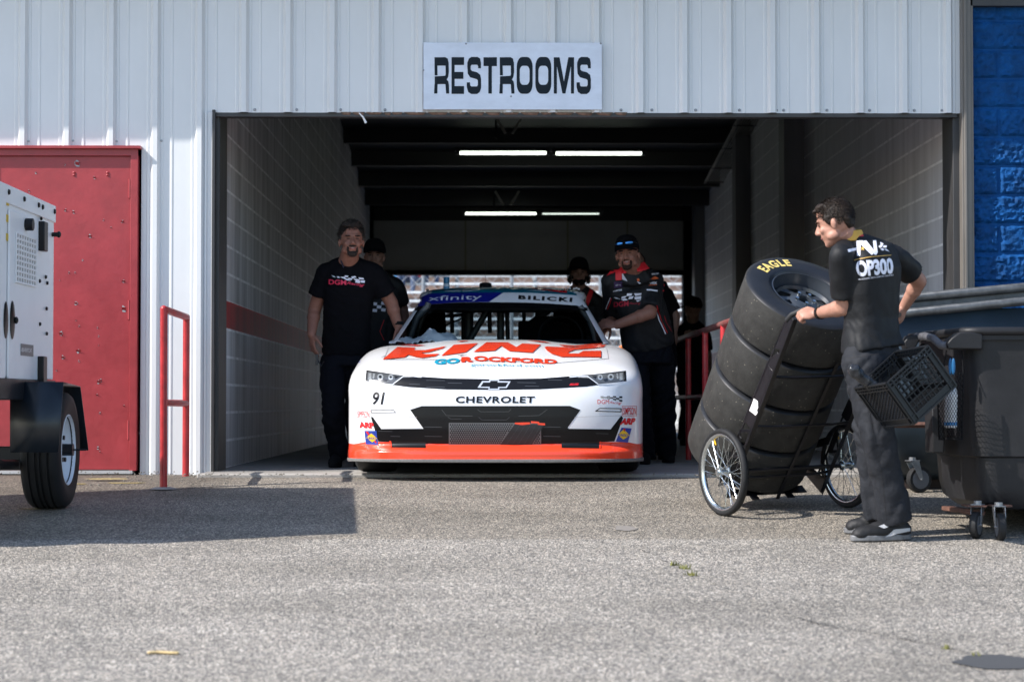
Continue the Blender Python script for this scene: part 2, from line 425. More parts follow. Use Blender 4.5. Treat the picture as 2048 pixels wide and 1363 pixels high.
    if stripe:
        z0, z1, sc = stripe
        a1 = t.nodes.new('ShaderNodeMath'); a1.operation = 'GREATER_THAN'; a1.inputs[1].default_value = z0; L(s.outputs[2], a1.inputs[0])
        a2 = t.nodes.new('ShaderNodeMath'); a2.operation = 'LESS_THAN'; a2.inputs[1].default_value = z1; L(s.outputs[2], a2.inputs[0])
        a3 = t.nodes.new('ShaderNodeMath'); a3.operation = 'MULTIPLY'; L(a1.outputs[0], a3.inputs[0]); L(a2.outputs[0], a3.inputs[1])
        m2 = t.nodes.new('ShaderNodeMix'); m2.data_type = 'RGBA'; m2.blend_type = 'MULTIPLY'; L(a3.outputs[0], m2.inputs[0]); L(col, m2.inputs[6]); m2.inputs[7].default_value = (*sc, 1)
        col = m2.outputs[2]
    L(col, b.inputs['Base Color']); b.inputs['Roughness'].default_value = 0.55
    n2 = t.nodes.new('ShaderNodeTexNoise'); n2.inputs['Scale'].default_value = 60; n2.inputs['Detail'].default_value = 4; L(tc.outputs['Object'], n2.inputs['Vector'])
    inv = t.nodes.new('ShaderNodeMath'); inv.operation = 'SUBTRACT'; inv.inputs[0].default_value = 1.0; L(br.outputs['Fac'], inv.inputs[1])
    h = t.nodes.new('ShaderNodeMath'); h.operation = 'MULTIPLY_ADD'; h.inputs[1].default_value = 0.3; L(n2.outputs[0], h.inputs[0]); L(inv.outputs[0], h.inputs[2])
    bp = t.nodes.new('ShaderNodeBump'); bp.inputs['Strength'].default_value = bump; bp.inputs['Distance'].default_value = 0.004
    L(h.outputs[0], bp.inputs['Height']); L(bp.outputs[0], b.inputs['Normal'])
    return m

# ------------------------------------------------------------------ ground and tunnel floor
g = MB(); rows = []
ys = [-60, -30, -12, -4, 0, 3, 5, 6, 7, 8, 9, 10, 11, 12, 13, 13.5, 13.98, 14.3, 33.5, 40, 60, 120, 400]
for y in ys:
    rows.append([Vector((x, y, (gz(y)-(0.022 if y >= 13.98 else 0)) if y >= -4 else gz(-4))) for x in (-300, -60, -10, -4, -2, 0, 2, 4, 10, 60, 300)])
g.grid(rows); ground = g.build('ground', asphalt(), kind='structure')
conc = mat('concrete', (0.36, 0.34, 0.31), 0.75, nscale=2.5, namt=0.3, bscale=40, bstr=0.3, col2=(0.22, 0.205, 0.19))
f = MB(); f.bb(-1.98, 3.30, 14.02, 34.2, -0.30, 0.0); f.build('tunnel_floor', conc, kind='structure', bevel=0.008)

# ------------------------------------------------------------------ the building
YF = 14.53
bld = empty('garage_building', (0.6, YF, 0), 'white ribbed metal building with a dark open drive-through bay and grey block walls', 'building')
def fx(px): return (px-988)*YF/4200
def fz(py, Y=YF): return HC+(806-py)*Y/4200
pitch = 88.4*YF/4200; X0 = fx(44.6)
def rib_profile(xa, xb):
    pts = []
    k = int((xa-X0)/pitch)-2
    while True:
        c = X0+k*pitch
        if c-0.05 > xb: break
        raw = [(-0.150, 0), (-0.062, 0), (-0.056, -0.004), (-0.044, -0.004), (-0.036, -0.002), (-0.016, -0.032), (0.016, -0.032), (0.034, -0.002), (0.042, -0.004), (0.050, -0.004), (0.055, 0),
               (0.103, 0), (0.107, -0.004), (0.117, -0.004), (0.121, 0)]
        for dx, dy in raw[1:]: pts.append((c+dx, dy))
        k += 1
    pts = sorted(pts)
    def at(x):
        for i in range(len(pts)-1):
            if pts[i][0] <= x <= pts[i+1][0]:
                t = (x-pts[i][0])/max(1e-9, pts[i+1][0]-pts[i][0]); return pts[i][1]*(1-t)+pts[i+1][1]*t
        return 0
    return [(xa, at(xa))]+[p for p in pts if xa < p[0] < xb]+[(xb, at(xb))]
wl = MB()
def panel(xa, xb, z0, z1):
    pr = rib_profile(xa, xb)
    nz = 3
    rr = [[Vector((x, YF+y, z0+(z1-z0)*j/nz)) for x, y in pr] for j in range(nz+1)]
    wl.grid(rr)
ztop = 3.83; xl = fx(411); xr = fx(1925); zhead = fz(224)
dx0 = fx(-30); dx1 = fx(282); zd = fz(296)
panel(-9.0, dx0, -0.03, ztop); panel(dx0, dx1, zd, ztop); panel(dx1, xl, -0.03, ztop); panel(xl, xr, zhead, ztop)
wall = wl.build('metal_wall', white_metal, bld, smooth=25)
# screws along the lower edge
for px in (490, 508, 592, 680, 754, 769, 1243, 1305, 1393, 1481, 1556, 1570, 1657, 1743, 1820, 1833, 1888):
    x = fx(px); sc_ = MB(); sc_.cone((x, YF+0.0, fz(218)), (x, YF-0.010, fz(218)), 0.011, 0.006, 8); sc_.build('screw', grey_metal, bld)
for px, py in ((56, 282), (128, 281), (145, 281), (232, 282), (322, 281)):
    sc_ = MB(); sc_.cone((fx(px), YF, fz(py)), (fx(px), YF-0.010, fz(py)), 0.010, 0.006, 8); sc_.build('screw', grey_metal, bld)
# eave overhang and roof
rf = MB()
rf.bb(-9.0, 9.5, YF-0.585, YF+0.02, ztop, ztop+0.06)
rf.bb(-9.0, 9.5, YF-0.605, YF-0.58, ztop-0.03, ztop+0.16)
M_ = [Vector((-9, YF+.02, 4.95)), Vector((9.5, YF+.02, 4.95)), Vector((9.5, 33.6, 3.55)), Vector((-9, 33.6, 3.55))]
rf.add(M_+[p+Vector((0, 0, .12)) for p in M_], [(0,1,2,3),(7,6,5,4),(0,4,5,1),(1,5,6,2),(2,6,7,3),(3,7,4,0)])
rf.bb(-9.0, 9.5, YF+0.03, YF+0.10, ztop-.2, 5.0)
rf.build('roof', steel_purlin, bld)
# block walls
dirty = block_mat('painted_block_left', (0.66, 0.655, 0.675), (0.56, 0.40), stripe=(1.016+.004, 1.2192, (0.60, 0.035, 0.04)), stain=0.5)
clean = block_mat('painted_block_right', (0.64, 0.64, 0.67), (0.50, 0.44, 0.44), stripe=(1.016, 1.2192, (0.70, 0.42, 0.42)), stain=0.25)
XL = -1.956; XR = 3.26; Y0w = 15.0
b_ = MB(); b_.bb(XL-0.2, XL, Y0w, 33.3, -0.05, 4.8); b_.build('block_wall', dirty, bld)
b_ = MB(); b_.bb(XR, XR+0.2, Y0w, 33.3, -0.05, 4.8)
b_.build('block_wall', clean, bld)
darkblock = block_mat('dark_block', (0.20, 0.20, 0.21), (0.20, 0.20, 0.20), horiz='X')
for (ya, xa) in ((22.0, 3.05), (26.6, 3.07), (32.4, 3.1)):
    b_ = MB(); b_.bb(xa, XR+0.01, ya, ya+0.4, 0, 4.6); b_.build('pilaster', darkblock, bld)
b_ = MB(); b_.bb(XL-0.01, XL+0.06, 33.0, 33.3, 0, 4.2); b_.bb(XR-0.28, XR+.01, 33.0, 33.3, 0, 4.2); b_.build('end_post', black_matt, bld)
# far header: wide pale sheet above the far opening
fh = mat('far_header_sheet', (0.26, 0.25, 0.235), 0.8, nscale=1.2, namt=0.12, bscale=2, bstr=0.4, bdist=0.03)
Yh = 33.0
def zf(py, Y): return HC+(806-py)*Y/4200
b_ = MB(); b_.bb(-1.95, 3.10, Yh, Yh+0.2, zf(541, Yh), 3.34); b_.build('far_header', fh, bld)
b_ = MB(); b_.bb(-1.95, 3.10, Yh-0.05, Yh+0.25, zf(549, Yh), zf(540, Yh)); b_.build('far_lintel', black_matt, bld)
for x in (-0.45, 1.16, 2.1): b_ = MB(); b_.bb(x-.012, x+.012, Yh-0.006, Yh, zf(541, Yh), 3.34); b_.build('header_seam', mat('yellowed_seam', (0.17, 0.15, 0.10), 0.8), bld)
# far wall above and beside
b_ = MB(); b_.bb(-9, -1.95, 33.3, 33.5, 0, 3.9); b_.bb(3.2, 9.5, 33.3, 33.5, 0, 3.9); b_.bb(-1.95, 3.2, 33.21, 33.5, 3.2, 3.9); b_.bb(-9.1, -8.95, YF, 33.5, 0, 5); b_.bb(9.4, 9.5, YF, 33.5, 0, 5)
b_.build('outer_wall', white_plain, bld)
# roof purlins and deck
for k in range(11):
    yb = 18.2+1.5*k; zb = 3.95-(yb-26)*0.085
    b_ = MB(); b_.bb(XL-.1, XR+.1, yb, yb+0.02, zb, zb+0.24); b_.bb(XL-.1, XR+.1, yb, yb+0.09, zb, zb+0.012); b_.bb(XL-.1, XR+.1, yb, yb+.09, zb+.228, zb+.24)
    b_.build('purlin', mat('purlin_steel', (0.024, 0.024, 0.026), 0.6), bld)
deck = MB(); rr = []
for j in range(2):
    y = 15.2 if j == 0 else 33; z = 3.95-(y-26)*0.085+0.245
    row = []
    for i in range(56):
        x = XL-.1+i*0.1; row.append(Vector((x, y, z+(0.0 if i % 4 in (0, 1) else 0.045))))
    rr.append(row)
deck.grid(rr); deck.build('roof_deck', mat('roof_deck', (0.10, 0.105, 0.12), 0.5), bld, smooth=0, solid=0.004)
# steel posts and header trim of the bay
zb0 = -0.05
b_ = MB()
b_.bb(fx(424), fx(437), YF+0.03, YF+0.30, zb0, 2.55); b_.bb(fx(424), fx(430), YF-0.03, YF+.30, zb0, 2.5)
b_.bb(fx(436), XL-0.002, YF+0.16, Y0w, zb0, 2.6)
b_.build('door_post', brown_trim, bld, bevel=0.003)
b_ = MB()
b_.bb(XR+0.002, fx(1918), YF+0.25, Y0w, zb0, 2.6); b_.bb(fx(1912), fx(1928), YF+0.03, YF+.25, zb0, 2.6)
b_.build('door_post', brown_trim, bld, bevel=0.003)
b_ = MB(); b_.bb(xl+.02, xr-.02, YF+0.004, YF+0.10, zhead-0.028, zhead+0.05); b_.bb(XL-.2, XR+.2, YF+.10, YF+.14, zhead-0.008, zhead+0.3)
b_.bb(xl, xr+.1, YF+.03, YF+.12, zhead+.06, ztop)
b_.build('header_trim', brown_trim, bld, bevel=0.002)
b_ = MB()   # torn light flashing below the panels
random.seed(3)
x = fx(680)
while x < fx(1240):
    w_ = random.uniform(.05, .16); b_.add([Vector((x, YF-.006, zhead+.004)), Vector((x+w_, YF-.008, zhead+.004)), Vector((x+w_*.8, YF+.01, zhead-.016-random.random()*.012)), Vector((x+w_*.2, YF+.004, zhead-.012))], [(0, 1, 2, 3)]); x += w_*1.05
b_.build('torn_flashing', mat('flashing', (0.18, 0.12, 0.09), 0.5, nscale=30, namt=.4), bld, solid=0.002)
b_ = MB(); b_.tube([P(718, 226, YF-.01), P(726, 234, YF-.02), P(732, 246, YF-.01)], [.004, .006, .009], 6); b_.build('hanging_strip', white_plain, bld)
# white corner flashing left of the bay and its edge lip
b_ = MB(); b_.bb(fx(411), fx(425), YF-0.006, YF+0.03, zb0, zhead+.004); b_.bb(fx(409), fx(413), YF-0.014, YF+0.02, zb0, zhead+.002)
b_.build('corner_flashing', white_metal, bld, bevel=0.002)
# brown downspout trim between metal wall and blue blocks
b_ = MB(); b_.bb(fx(1925), fx(1944), YF-0.06, YF+0.2, -0.1, 3.9); b_.bb(fx(1929), fx(1934), YF-0.075, YF-.06, -0.1, 3.9); b_.bb(fx(1944), fx(1949), YF-.05, YF+.1, -.1, 3.9)
b_.build('corner_trim', mat('bronze_trim', (0.15, 0.135, 0.12), 0.4, nscale=3, namt=0.2, stretch=(4, 4, .5)), bld, bevel=0.003)
# blue split-face block wall
blue = mat('blue_block_paint', (0.002, 0.058, 0.20), 0.75, spec=.2, nscale=7, namt=0.35, bscale=45, bstr=0.9, bdist=0.008)
bw = MB(); Xb = fx(1946)
random.seed(11)
for r_ in range(20):
    z0 = fz(1034)+r_*0.2032
    x = Xb-(0.2032 if r_ % 2 else 0.0)
    for c_ in range(5 if r_ % 2 == 0 else 6):
        xa, xb = max(x, Xb)+0.005, x+0.4064-0.005
        if xb-xa > 0.05:
            nx = max(4, int((xb-xa)/0.0095)); nz = 20; sd = Vector((random.random()*50, random.random()*50, 0)); dep = random.uniform(.7, 1.2)
            rws = []
            for j in range(nz+1):
                row = []
                for i in range(nx+1):
                    u = i/nx; v = j/nz; xx = xa+(xb-xa)*u; zz = z0+.005+(0.2032-.01)*v
                    e = min(u*(xb-xa), (1-u)*(xb-xa), v*.19, (1-v)*.19); fall = min(1, e/0.016)
                    n_ = noise.fractal(Vector((xx*30, zz*30, 0))+sd, 0.65, 2.1, 4)
                    row.append(Vector((xx, YF+0.03-fall*(0.014+dep*0.016*(n_+0.3)), zz)))
                rws.append(row)
            bw.grid(rws)
        x += 0.4064
bw.bb(Xb-.02, Xb+2.2, YF+0.028, YF+0.2, -.3, 4.0)
bw.build('blue_block_wall', blue, bld, smooth=50, recalc=True)
b_ = MB(); b_.bb(Xb-.02, Xb+2.2, YF-0.05, YF+0.02, fz(9), fz(-20)); b_.build('wall_cap', brown_trim, bld)
# red steel door in its frame
zdb = fz(940)
b_ = MB()
b_.bb(fx(262.5), fx(277), YF-0.045, YF+0.06, zdb, fz(300)); b_.bb(fx(-40), fx(-14), YF-0.045, YF+.06, zdb, fz(300)); b_.bb(fx(-40), fx(277), YF-0.0449, YF+.06, fz(312.5), fz(299))
b_.bb(fx(-44), fx(283), YF-0.075, YF+.05, fz(299), fz(293))
dfr = b_.build('door_frame', red_paint, bld, bevel=0.002)
b_ = MB(); b_.bb(fx(-13.5), fx(262), YF-0.022, YF+0.03, zdb+.008, fz(313))
door = b_.build('door', red_paint, bld, bevel=0.002)
for py in (378, 620, 859):
    b_ = MB(); b_.cyl((fx(260.5), YF-.036, fz(py+19)), (fx(260.5), YF-.036, fz(py-19)), 0.009, 10); b_.bb(fx(256), fx(262), YF-.026, YF-.02, fz(py+18), fz(py-18)); b_.build('hinge', red_paint, door)
b_ = MB(); b_.bb(fx(-13), fx(270), YF-0.07, YF+.03, zdb-.02, zdb+.002); b_.build('threshold', mat('alu', (.5, .5, .5), .5, metal=.6), bld)
# peeling paint flakes on the door
dbv = bvh_of(door); random.seed(5)
fl = MB(); fl2 = MB()
def flake(px, py, s):
    c = P(px, py, YF-.0225); n = random.randint(5, 7); ps = []
    for i in range(n):
        a = 2*pi*i/n; rr_ = s*(.5+random.random()*.6)
        ps.append((c.x+cos(a)*rr_*.8, c.z+sin(a)*rr_))
    fl.add([Vector((x, YF-.0232, z)) for x, z in ps], [tuple(range(n))])
    # curl of paint standing off the door
    a = random.uniform(-.6, .8); L_ = s*random.uniform(.7, 1.5)
    q = [Vector((c.x-L_*.6, YF-.0225, c.z-s*.3)), Vector((c.x+L_*.5, YF-.0225, c.z-s*.5)), Vector((c.x+L_*.6, YF-.0225-s*.55, c.z+s*.35)), Vector((c.x-L_*.5, YF-.0225-s*.45, c.z+s*.4))]
    fl2.add(q, [(0, 1, 2, 3)])
for px, py, s in ((155, 327, .028), (129, 329, .012), (189, 355, .014), (58, 382, .012), (131, 420, .012), (147, 424, .014), (180, 472, .016), (247, 562, .016), (248, 617, .026), (152, 606, .018), (122, 667, .026),
                  (157, 701, .020), (126, 714, .018), (158, 722, .010), (201, 760, .014), (198, 763, .02), (194, 789, .012), (248, 811, .010), (200, 826, .010), (113, 740, .010), (196, 895, .012), (200, 903, .010), (165, 520, .008), (245, 443, .014), (207, 440, .008),
                  (138, 545, .010), (150, 545, .008), (152, 640, .008), (158, 652, .008), (195, 655, .008), (197, 672, .008), (197, 690, .007), (120, 560, .006), (86, 900, .01), (222, 455, .008), (72, 345, .012)):
    flake(px, py, s)
fl.build('paint_chips', mat('bare_primer', (0.30, 0.33, 0.34), 0.6), door, smooth=0)
fl2.build('paint_flakes', red_paint, door, smooth=0, solid=0.0012)
# bolts with round heads on the upper door
for px, py in ((148, 345), (148, 350), (215, 345), (215, 350)): b_ = MB(); b_.ell(P(px, py, YF-.024), (.011, .006, .008), nu=10, nv=6); b_.build('bolt', red_paint, door)

# ------------------------------------------------------------------ sign over the bay
sg = empty('restrooms_sign', P(1025, 219, YF-.04), 'flat white metal sign reading RESTROOMS above the open bay', 'sign')
YS = YF-0.045
b_ = MB(); b_.bb(fx(846.5), fx(1204), YS, YS+0.006, fz(219), fz(84.5))
plate = b_.build('plate', mat('sign_metal', (0.64, 0.69, 0.78), 0.45, nscale=7, namt=0.08, bscale=60, bstr=.12, stretch=(1, 1, 2)), sg, bevel=0.001)
sbv = bvh_of(plate)
def zs(x, y): return (800+x/4.551, 60+y/4.551)
LT = Decal()
T_, t_ = 76, 26     # thick horizontals, thin verticals
def O_(x0, x1, y0=247, y1=582):
    def rr_(xa, xb, ya, yb, r, ry):
        pts = []
        for cx_, cy_, a0 in ((xb-r, ya+ry, -90), (xb-r, yb-ry, 0), (xa+r, yb-ry, 90), (xa+r, ya+ry, 180)):
            for k in range(6):
                a = R(a0+90*k/5); pts.append((cx_+r*cos(a), cy_+ry*sin(a)))
        return pts
    out = rr_(x0, x1, y0, y1, 50, 90); inn = rr_(x0+28, x1-28, y0+80, y1-82, 30, 46); n = len(out)
    for i in range(n):
        j = (i+1) % n; LT.poly([out[i], out[j], inn[j], inn[i]], zs)
def R_(x):
    w_ = 133
    LT.poly([(x+2, 250), (x+100, 249), (x+122, 262), (x+131, 300), (x+131, 326), (x+28, 326), (x+2, 326)], zs)
    LT.poly([(x+2, 326), (x+28, 326), (x+30, 415), (x+4, 415)], zs)
    LT.poly([(x+102, 326), (x+131, 326), (x+133, 380), (x+126, 430), (x+112, 452), (x+98, 420), (x+104, 405)], zs)
    LT.poly([(x+4, 424), (x+98, 418), (x+112, 452), (x+128, 470), (x+133, 500), (x+104, 500), (x+98, 494), (x+30, 494), (x+4, 494)], zs)
    LT.poly([(x+2, 494), (x+30, 494), (x+28, 580), (x-2, 580)], zs)
    LT.poly([(x+102, 500), (x+133, 500), (x+136, 580), (x+108, 580)], zs)
def E_(x):
    for ya, yb, xe in ((249, 320, 114), (383, 446, 108), (512, 583, 114)): LT.poly([(x, ya), (x+xe, ya), (x+xe, yb), (x, yb)], zs)
    LT.poly([(x, 320), (x+28, 320), (x+28, 383), (x, 383)], zs); LT.poly([(x, 446), (x+28, 446), (x+28, 512), (x, 512)], zs)
def S_(x):
    LT.poly([(x, 300), (x+14, 262), (x+36, 247), (x+94, 247), (x+116, 262), (x+124, 300), (x+124, 350), (x+98, 350), (x+98, 330), (x+90, 318), (x+40, 318), (x+30, 330), (x, 340)], zs)
    LT.poly([(x, 335), (x+30, 330), (x+30, 360), (x+42, 374), (x+88, 386), (x+118, 410), (x+125, 450), (x+96, 462), (x+88, 450), (x+26, 432), (x+4, 400)], zs)
    LT.poly([(x+96, 460), (x+125, 450), (x+125, 530), (x+112, 566), (x+88, 584), (x+36, 584), (x+8, 566), (x-5, 520), (x-5, 478), (x+24, 478), (x+26, 505), (x+36, 515), (x+88, 515), (x+96, 500)], zs)
R_(312); E_(469); S_(613)
LT.poly([(760, 250), (882, 250), (882, 330), (760, 330)], zs).poly([(804, 330), (836, 330), (836, 580), (804, 580)], zs)
R_(906); O_(1062, 1207); O_(1232, 1377)
LT.poly([(1400, 250), (1428, 250), (1428, 580), (1400, 580)], zs).poly([(1556, 250), (1584, 250), (1584, 580), (1556, 580)], zs)
LT.poly([(1428, 250), (1452, 250), (1492, 470), (1492, 580), (1478, 578), (1428, 330)], zs).poly([(1556, 250), (1532, 250), (1492, 470), (1492, 580), (1506, 578), (1556, 330)], zs)
S_(1612)
LT.build('lettering', mat('sign_letters', (0.004, 0.010, 0.017), 0.45, spec=.2), sg, sbv, off=0.0015, step=15)
for x, y in ((601, 126), (1827, 124), (213, 366), (1010, 605)): b_ = MB(); p = P(*zs(x, y), YS); b_.ell(p, (.007, .004, .007), nu=8, nv=5); b_.build('screw', grey_metal, sg)
# ------------------------------------------------------------------ things hanging in the tunnel
tube_on = mat('lamp_tube', (0.9, 0.95, 0.9), 0.4, emit=(0.90, 1.0, 0.86), estr=2.6)
tube_dim = mat('lamp_tube_dim', (0.9, 0.95, 0.9), 0.4, emit=(0.88, 1.0, 0.9), estr=0.8)
def strip_light(px0, px1, py, Y, label, m=tube_on, r=0.020):
    a = P(px0, py, Y); b = P(px1, py, Y)
    e = empty('strip_light', ((a.x+b.x)/2, Y, a.z), label, 'light', 'fluorescent lights under the tunnel roof')
    k = MB(); k.cyl(a, b, r, 12); k.build('lamp_tube', m, e)
    k = MB(); k.bb(a.x-.06, b.x+.06, Y-.03, Y+.05, a.z+r+.005, a.z+r+.05); k.bb(a.x-.05, a.x, Y-.02, Y+.02, a.z-.02, a.z+.03); k.bb(b.x, b.x+.05, Y-.02, Y+.02, a.z-.02, a.z+.03)
    k.build('lamp_housing', dark_metal, e)
strip_light(920, 1092, 306, 27.3, 'bright tube light, left one of the upper pair under the dark roof')
strip_light(1112, 1283, 307, 27.3, 'bright tube light, right one of the upper pair under the dark roof')
strip_light(931, 1078, 427, 31.2, 'lower tube light glowing brightly near the far header', r=.016)
strip_light(1079, 1198, 427.5, 31.2, 'dim half-hidden tube light beside the lower bright one', m=tube_dim, r=.008)
# roof ladder-like grille by the right wall
gr = empty('cable_tray', (3.14, 26, 3.9), 'grey slatted cable tray hanging under the roof along the right block wall', 'cable tray')
k = MB()
def tz(Y): return 3.93-(Y-26)*0.085
for i in range(9):
    x = 3.00+i*0.031; k.bar((x, 23.5, tz(23.5)), (x, 29.8, tz(29.8)), 0.009, 0.012)
k.bar((3.0, 23.5, tz(23.5)), (3.0, 29.8, tz(29.8)), 0.02, 0.03)
k.build('slats', mat('tray_metal', (0.42, 0.41, 0.38), 0.5, metal=.2), gr)
for y in (24.5, 26.0, 27.4, 28.7, 29.7): k = MB(); k.bar((2.98, y, tz(y)-.012), (3.27, y, tz(y)-.012), .03, .012); k.build('cross_bar', dark_metal, gr)
# hanging V brackets
for px, py, Y, i in ((1018, 255, 25.0, 0), (1014, 398, 30.5, 1)):
    c = P(px, py, Y); e = empty('roof_bracket', c, 'V-shaped steel bracket hanging under the roof '+('above the upper pair of tube lights' if i == 0 else 'between the upper and lower tube lights'), 'bracket', 'V brackets under the roof')
    k = MB(); s = Y/4200
    k.tube([c+Vector((-24*s, 0, 16*s)), c+Vector((-7*s, 0, -12*s))], .018, 6); k.tube([c+Vector((24*s, 0, 16*s)), c+Vector((7*s, 0, -12*s))], .018, 6)
    k.build('arms', mat('bracket_steel', (.35, .34, .30), .5), e)
    k = MB(); k.cyl(c+Vector((-26*s, 0, 16*s)), c+Vector((-26*s, 0, -22*s)), .012, 6); k.build('hanger_rod', dark_metal, e)

# ------------------------------------------------------------------ handrails
def rail_joint(k, p, r): k.ell(p, (r, r, r), nu=12, nv=8)
hr = empty('red_handrail', (fx(345), 13.7, gz(13.7)), 'short red pipe handrail standing in front of the white ribbed wall', 'handrail')
pf = P(327, 975, 13.15); pf.z = gz(13.15); pr = P(371.5, 954, 14.25); pr.z = gz(14.25)-.01
tf = Vector((pf.x-.003, pf.y, P(325, 618, 13.15).z)); tr = Vector((pr.x, pr.y, P(372, 634, 14.25).z))
k = MB(); r_ = .0235
k.cyl(pf-Vector((0, 0, .05)), tf, r_, 16); k.build('post', red_rail, hr)
k = MB(); k.cyl(pr-Vector((0, 0, .05)), tr, r_, 16); k.build('post', red_rail, hr)
k = MB(); k.cyl(tf, tr, r_, 16); rail_joint(k, tf, r_*1.03); rail_joint(k, tr, r_*1.03); k.build('top_rail', red_rail, hr, smooth=60)
k = MB(); mf = P(328, 805, 13.15); mr_ = P(372, 806, 14.25); mf.x = pf.x; mr_.x = pr.x; k.cyl(mf, mr_, r_*.95, 16); k.build('middle_rail', red_rail, hr, smooth=60)
k = MB(); k.cone(pf, pf+Vector((0, 0, .012)), .09, .05, 14); k.build('footing', conc, hr)
hr2 = empty('ramp_handrail', (1.62, 16.5, 0), 'long red handrail with worn top pipe running into the tunnel behind the tire cart', 'handrail')
worn = mat('worn_red_pipe', (0.26, 0.19, 0.16), 0.42, nscale=6, namt=.4, col2=(0.22, 0.012, 0.02), metal=.2)
zt = HC+(806-681)*18.8/4200
k = MB(); k.cyl((1.62, 13.9, zt), (1.62, 19.4, zt), .024, 14); k.build('top_rail', worn, hr2, smooth=60)
k = MB(); k.cyl((1.62, 13.9, .52), (1.62, 19.4, .52), .02, 14); k.build('middle_rail', worn, hr2, smooth=60)
for Y in (14.05, 14.8, 16.1, 17.5, 19.3):
    k = MB(); k.cyl((1.62, Y, 0), (1.62, Y, zt), .0235, 14); k.build('post', red_rail, hr2, smooth=60)

# ------------------------------------------------------------------ generator trailer
GX = -2.62; gwhite = mat('generator_white', (0.84, 0.84, 0.85), 0.32, nscale=3, namt=0.05)
gen = empty('generator_trailer', (GX-.45, 11.3, gz(11.3)), 'white towable generator with vented side doors on a black fendered trailer wheel', 'trailer')
def gy(px, X=GX): return -X*4200/(988-px)     # depth of the side plane at a photo column
def gp(px, py, X=GX):
    Y = gy(px, X); return Vector((X, Y, HC+(806-py)*Y/4200))
yr = gy(109.5); zt_ = gp(109.5, 412).z; zb_ = gp(100, 759).z
k = MB()
k.bb(GX-1.15, GX-0.004, 10.40, yr-.005, zb_, zt_-.095); body = k.build('housing', gwhite, gen, bevel=0.006)
k = MB(); k.bb(GX-1.16, GX+.006, 10.38, yr, zt_-.10, zt_); k.build('roof_cap', gwhite, gen, bevel=0.004)
for px in (14, 45, 74, 82, 106): k = MB(); p = gp(px, {14: 384, 45: 398, 74: 410, 82: 414, 106: 423}[px]); k.cone(p+Vector((.006, 0, 0)), p+Vector((.016, 0, 0)), .016, .012, 8); k.build('bolt', black_gloss, gen)
for px, py in ((81, 437), (91, 554), (94, 566), (79, 562), (93, 617), (93.5, 667), (80, 648)): p = gp(px, py); k = MB(); k.cone(p, p+Vector((.010, 0, 0)), .012, .009, 8); k.build('bolt', black_gloss, gen)
def gplate(px0, px1, pyt0, pyb0, t0, t1, name, m, parent, bev=0.003):
    y0, y1 = gy(px0), gy(px1); zt = HC+(806-pyt0)*y0/4200; zb = HC+(806-pyb0)*y0/4200
    k = MB(); k.bb(GX+t0, GX+t1, y0, y1, zb, zt); return k.build(name, m, parent, bevel=bev)
d1 = gplate(15.5, 75, 418, 757, -.002, .010, 'side_door', gwhite, gen, .004)
d2 = gplate(-40, 8.5, 380, 770, -.002, .010, 'side_door', gwhite, gen, .004)
# vent: dark recess with white bars in front
k = MB(); y0, y1 = gy(27.5), gy(67); za = HC+(806-465)*y0/4200; zc = HC+(806-563)*y0/4200
k.bb(GX+.0101, GX+.0115, y0, y1, zc, za); k.build('vent_recess', mat('vent_dark', (0.22, 0.19, 0.18), .7), d1)
k = MB()
for i in range(10):
    z = zc+(za-zc)*i/9; k.bb(GX+.0115, GX+.019, y0-.01, y1+.01, z-.005, z+.005)
for i in range(9):
    y = y0+(y1-y0)*i/8; k.bb(GX+.0114, GX+.0185, y-.007, y+.007, zc, za)
k.build('vent_grille', gwhite, d1)
k = MB(); p = gp(8.5, 640); k.ell(p+Vector((.012, 0, 0)), (.008, .05, .10), nu=14); k.build('latch', black_gloss, d2)
p = gp(21.5, 640); k = MB(); k.ell(p+Vector((.012, 0, 0)), (.009, .055, .105), nu=14); k.ell(p+Vector((.026, .03, 0)), (.012, .02, .02), nu=10, nv=6); k.build('latch', black_gloss, d1)
for py in (473, 742):
    k = MB(); p = gp(77, py); k.bb(GX+.006, GX+.045, p.y-.05, p.y+.05, p.z-.085, p.z+.085); k.build('hinge', black_gloss, gen, bevel=.006)
p = gp(47, 449); k = MB(); k.cyl(p+Vector((.01, 0, 0)), p+Vector((.055, 0, 0)), .035, 14); k.build('door_knob', black_gloss, d1, bevel=.004)
p = gp(104, 469); k = MB(); k.cyl(p, p+Vector((.03, 0, 0)), .014, 10); k.ell(p+Vector((.04, 0, 0)), (.014, .02, .02), nu=10, nv=8); k.build('door_stop', black_gloss, gen)
for px, py, h in ((12.5, 400, .055), (12.5, 436, .04), (12.5, 474, .04)):
    p = gp(px, py); k = MB(); k.bb(GX+.0005, GX+.003, p.y-.05, p.y+.05, p.z-h/2, p.z+h/2); k.build('warning_sticker', mat('sticker_yellow', (0.62, 0.42, 0.02), .5), gen)
# rating plate with phone lettering
k = MB(); p0, p1 = gp(39, 687), gp(64, 713); k.bb(GX+.0105, GX+.0125, p0.y, p1.y, p1.z, p0.z); pl = k.build('name_plate', mat('plate_grey', (0.14, 0.14, 0.14), .4), d1)
Decal().text('1-800-RENTCAT', [(41, 694), (63, 697), (63, 705), (41, 703)], bold=.02).build('plate_text', mat('plate_text', (.7, .7, .7), .4), d1, bvh_of(pl), off=.001, step=0)
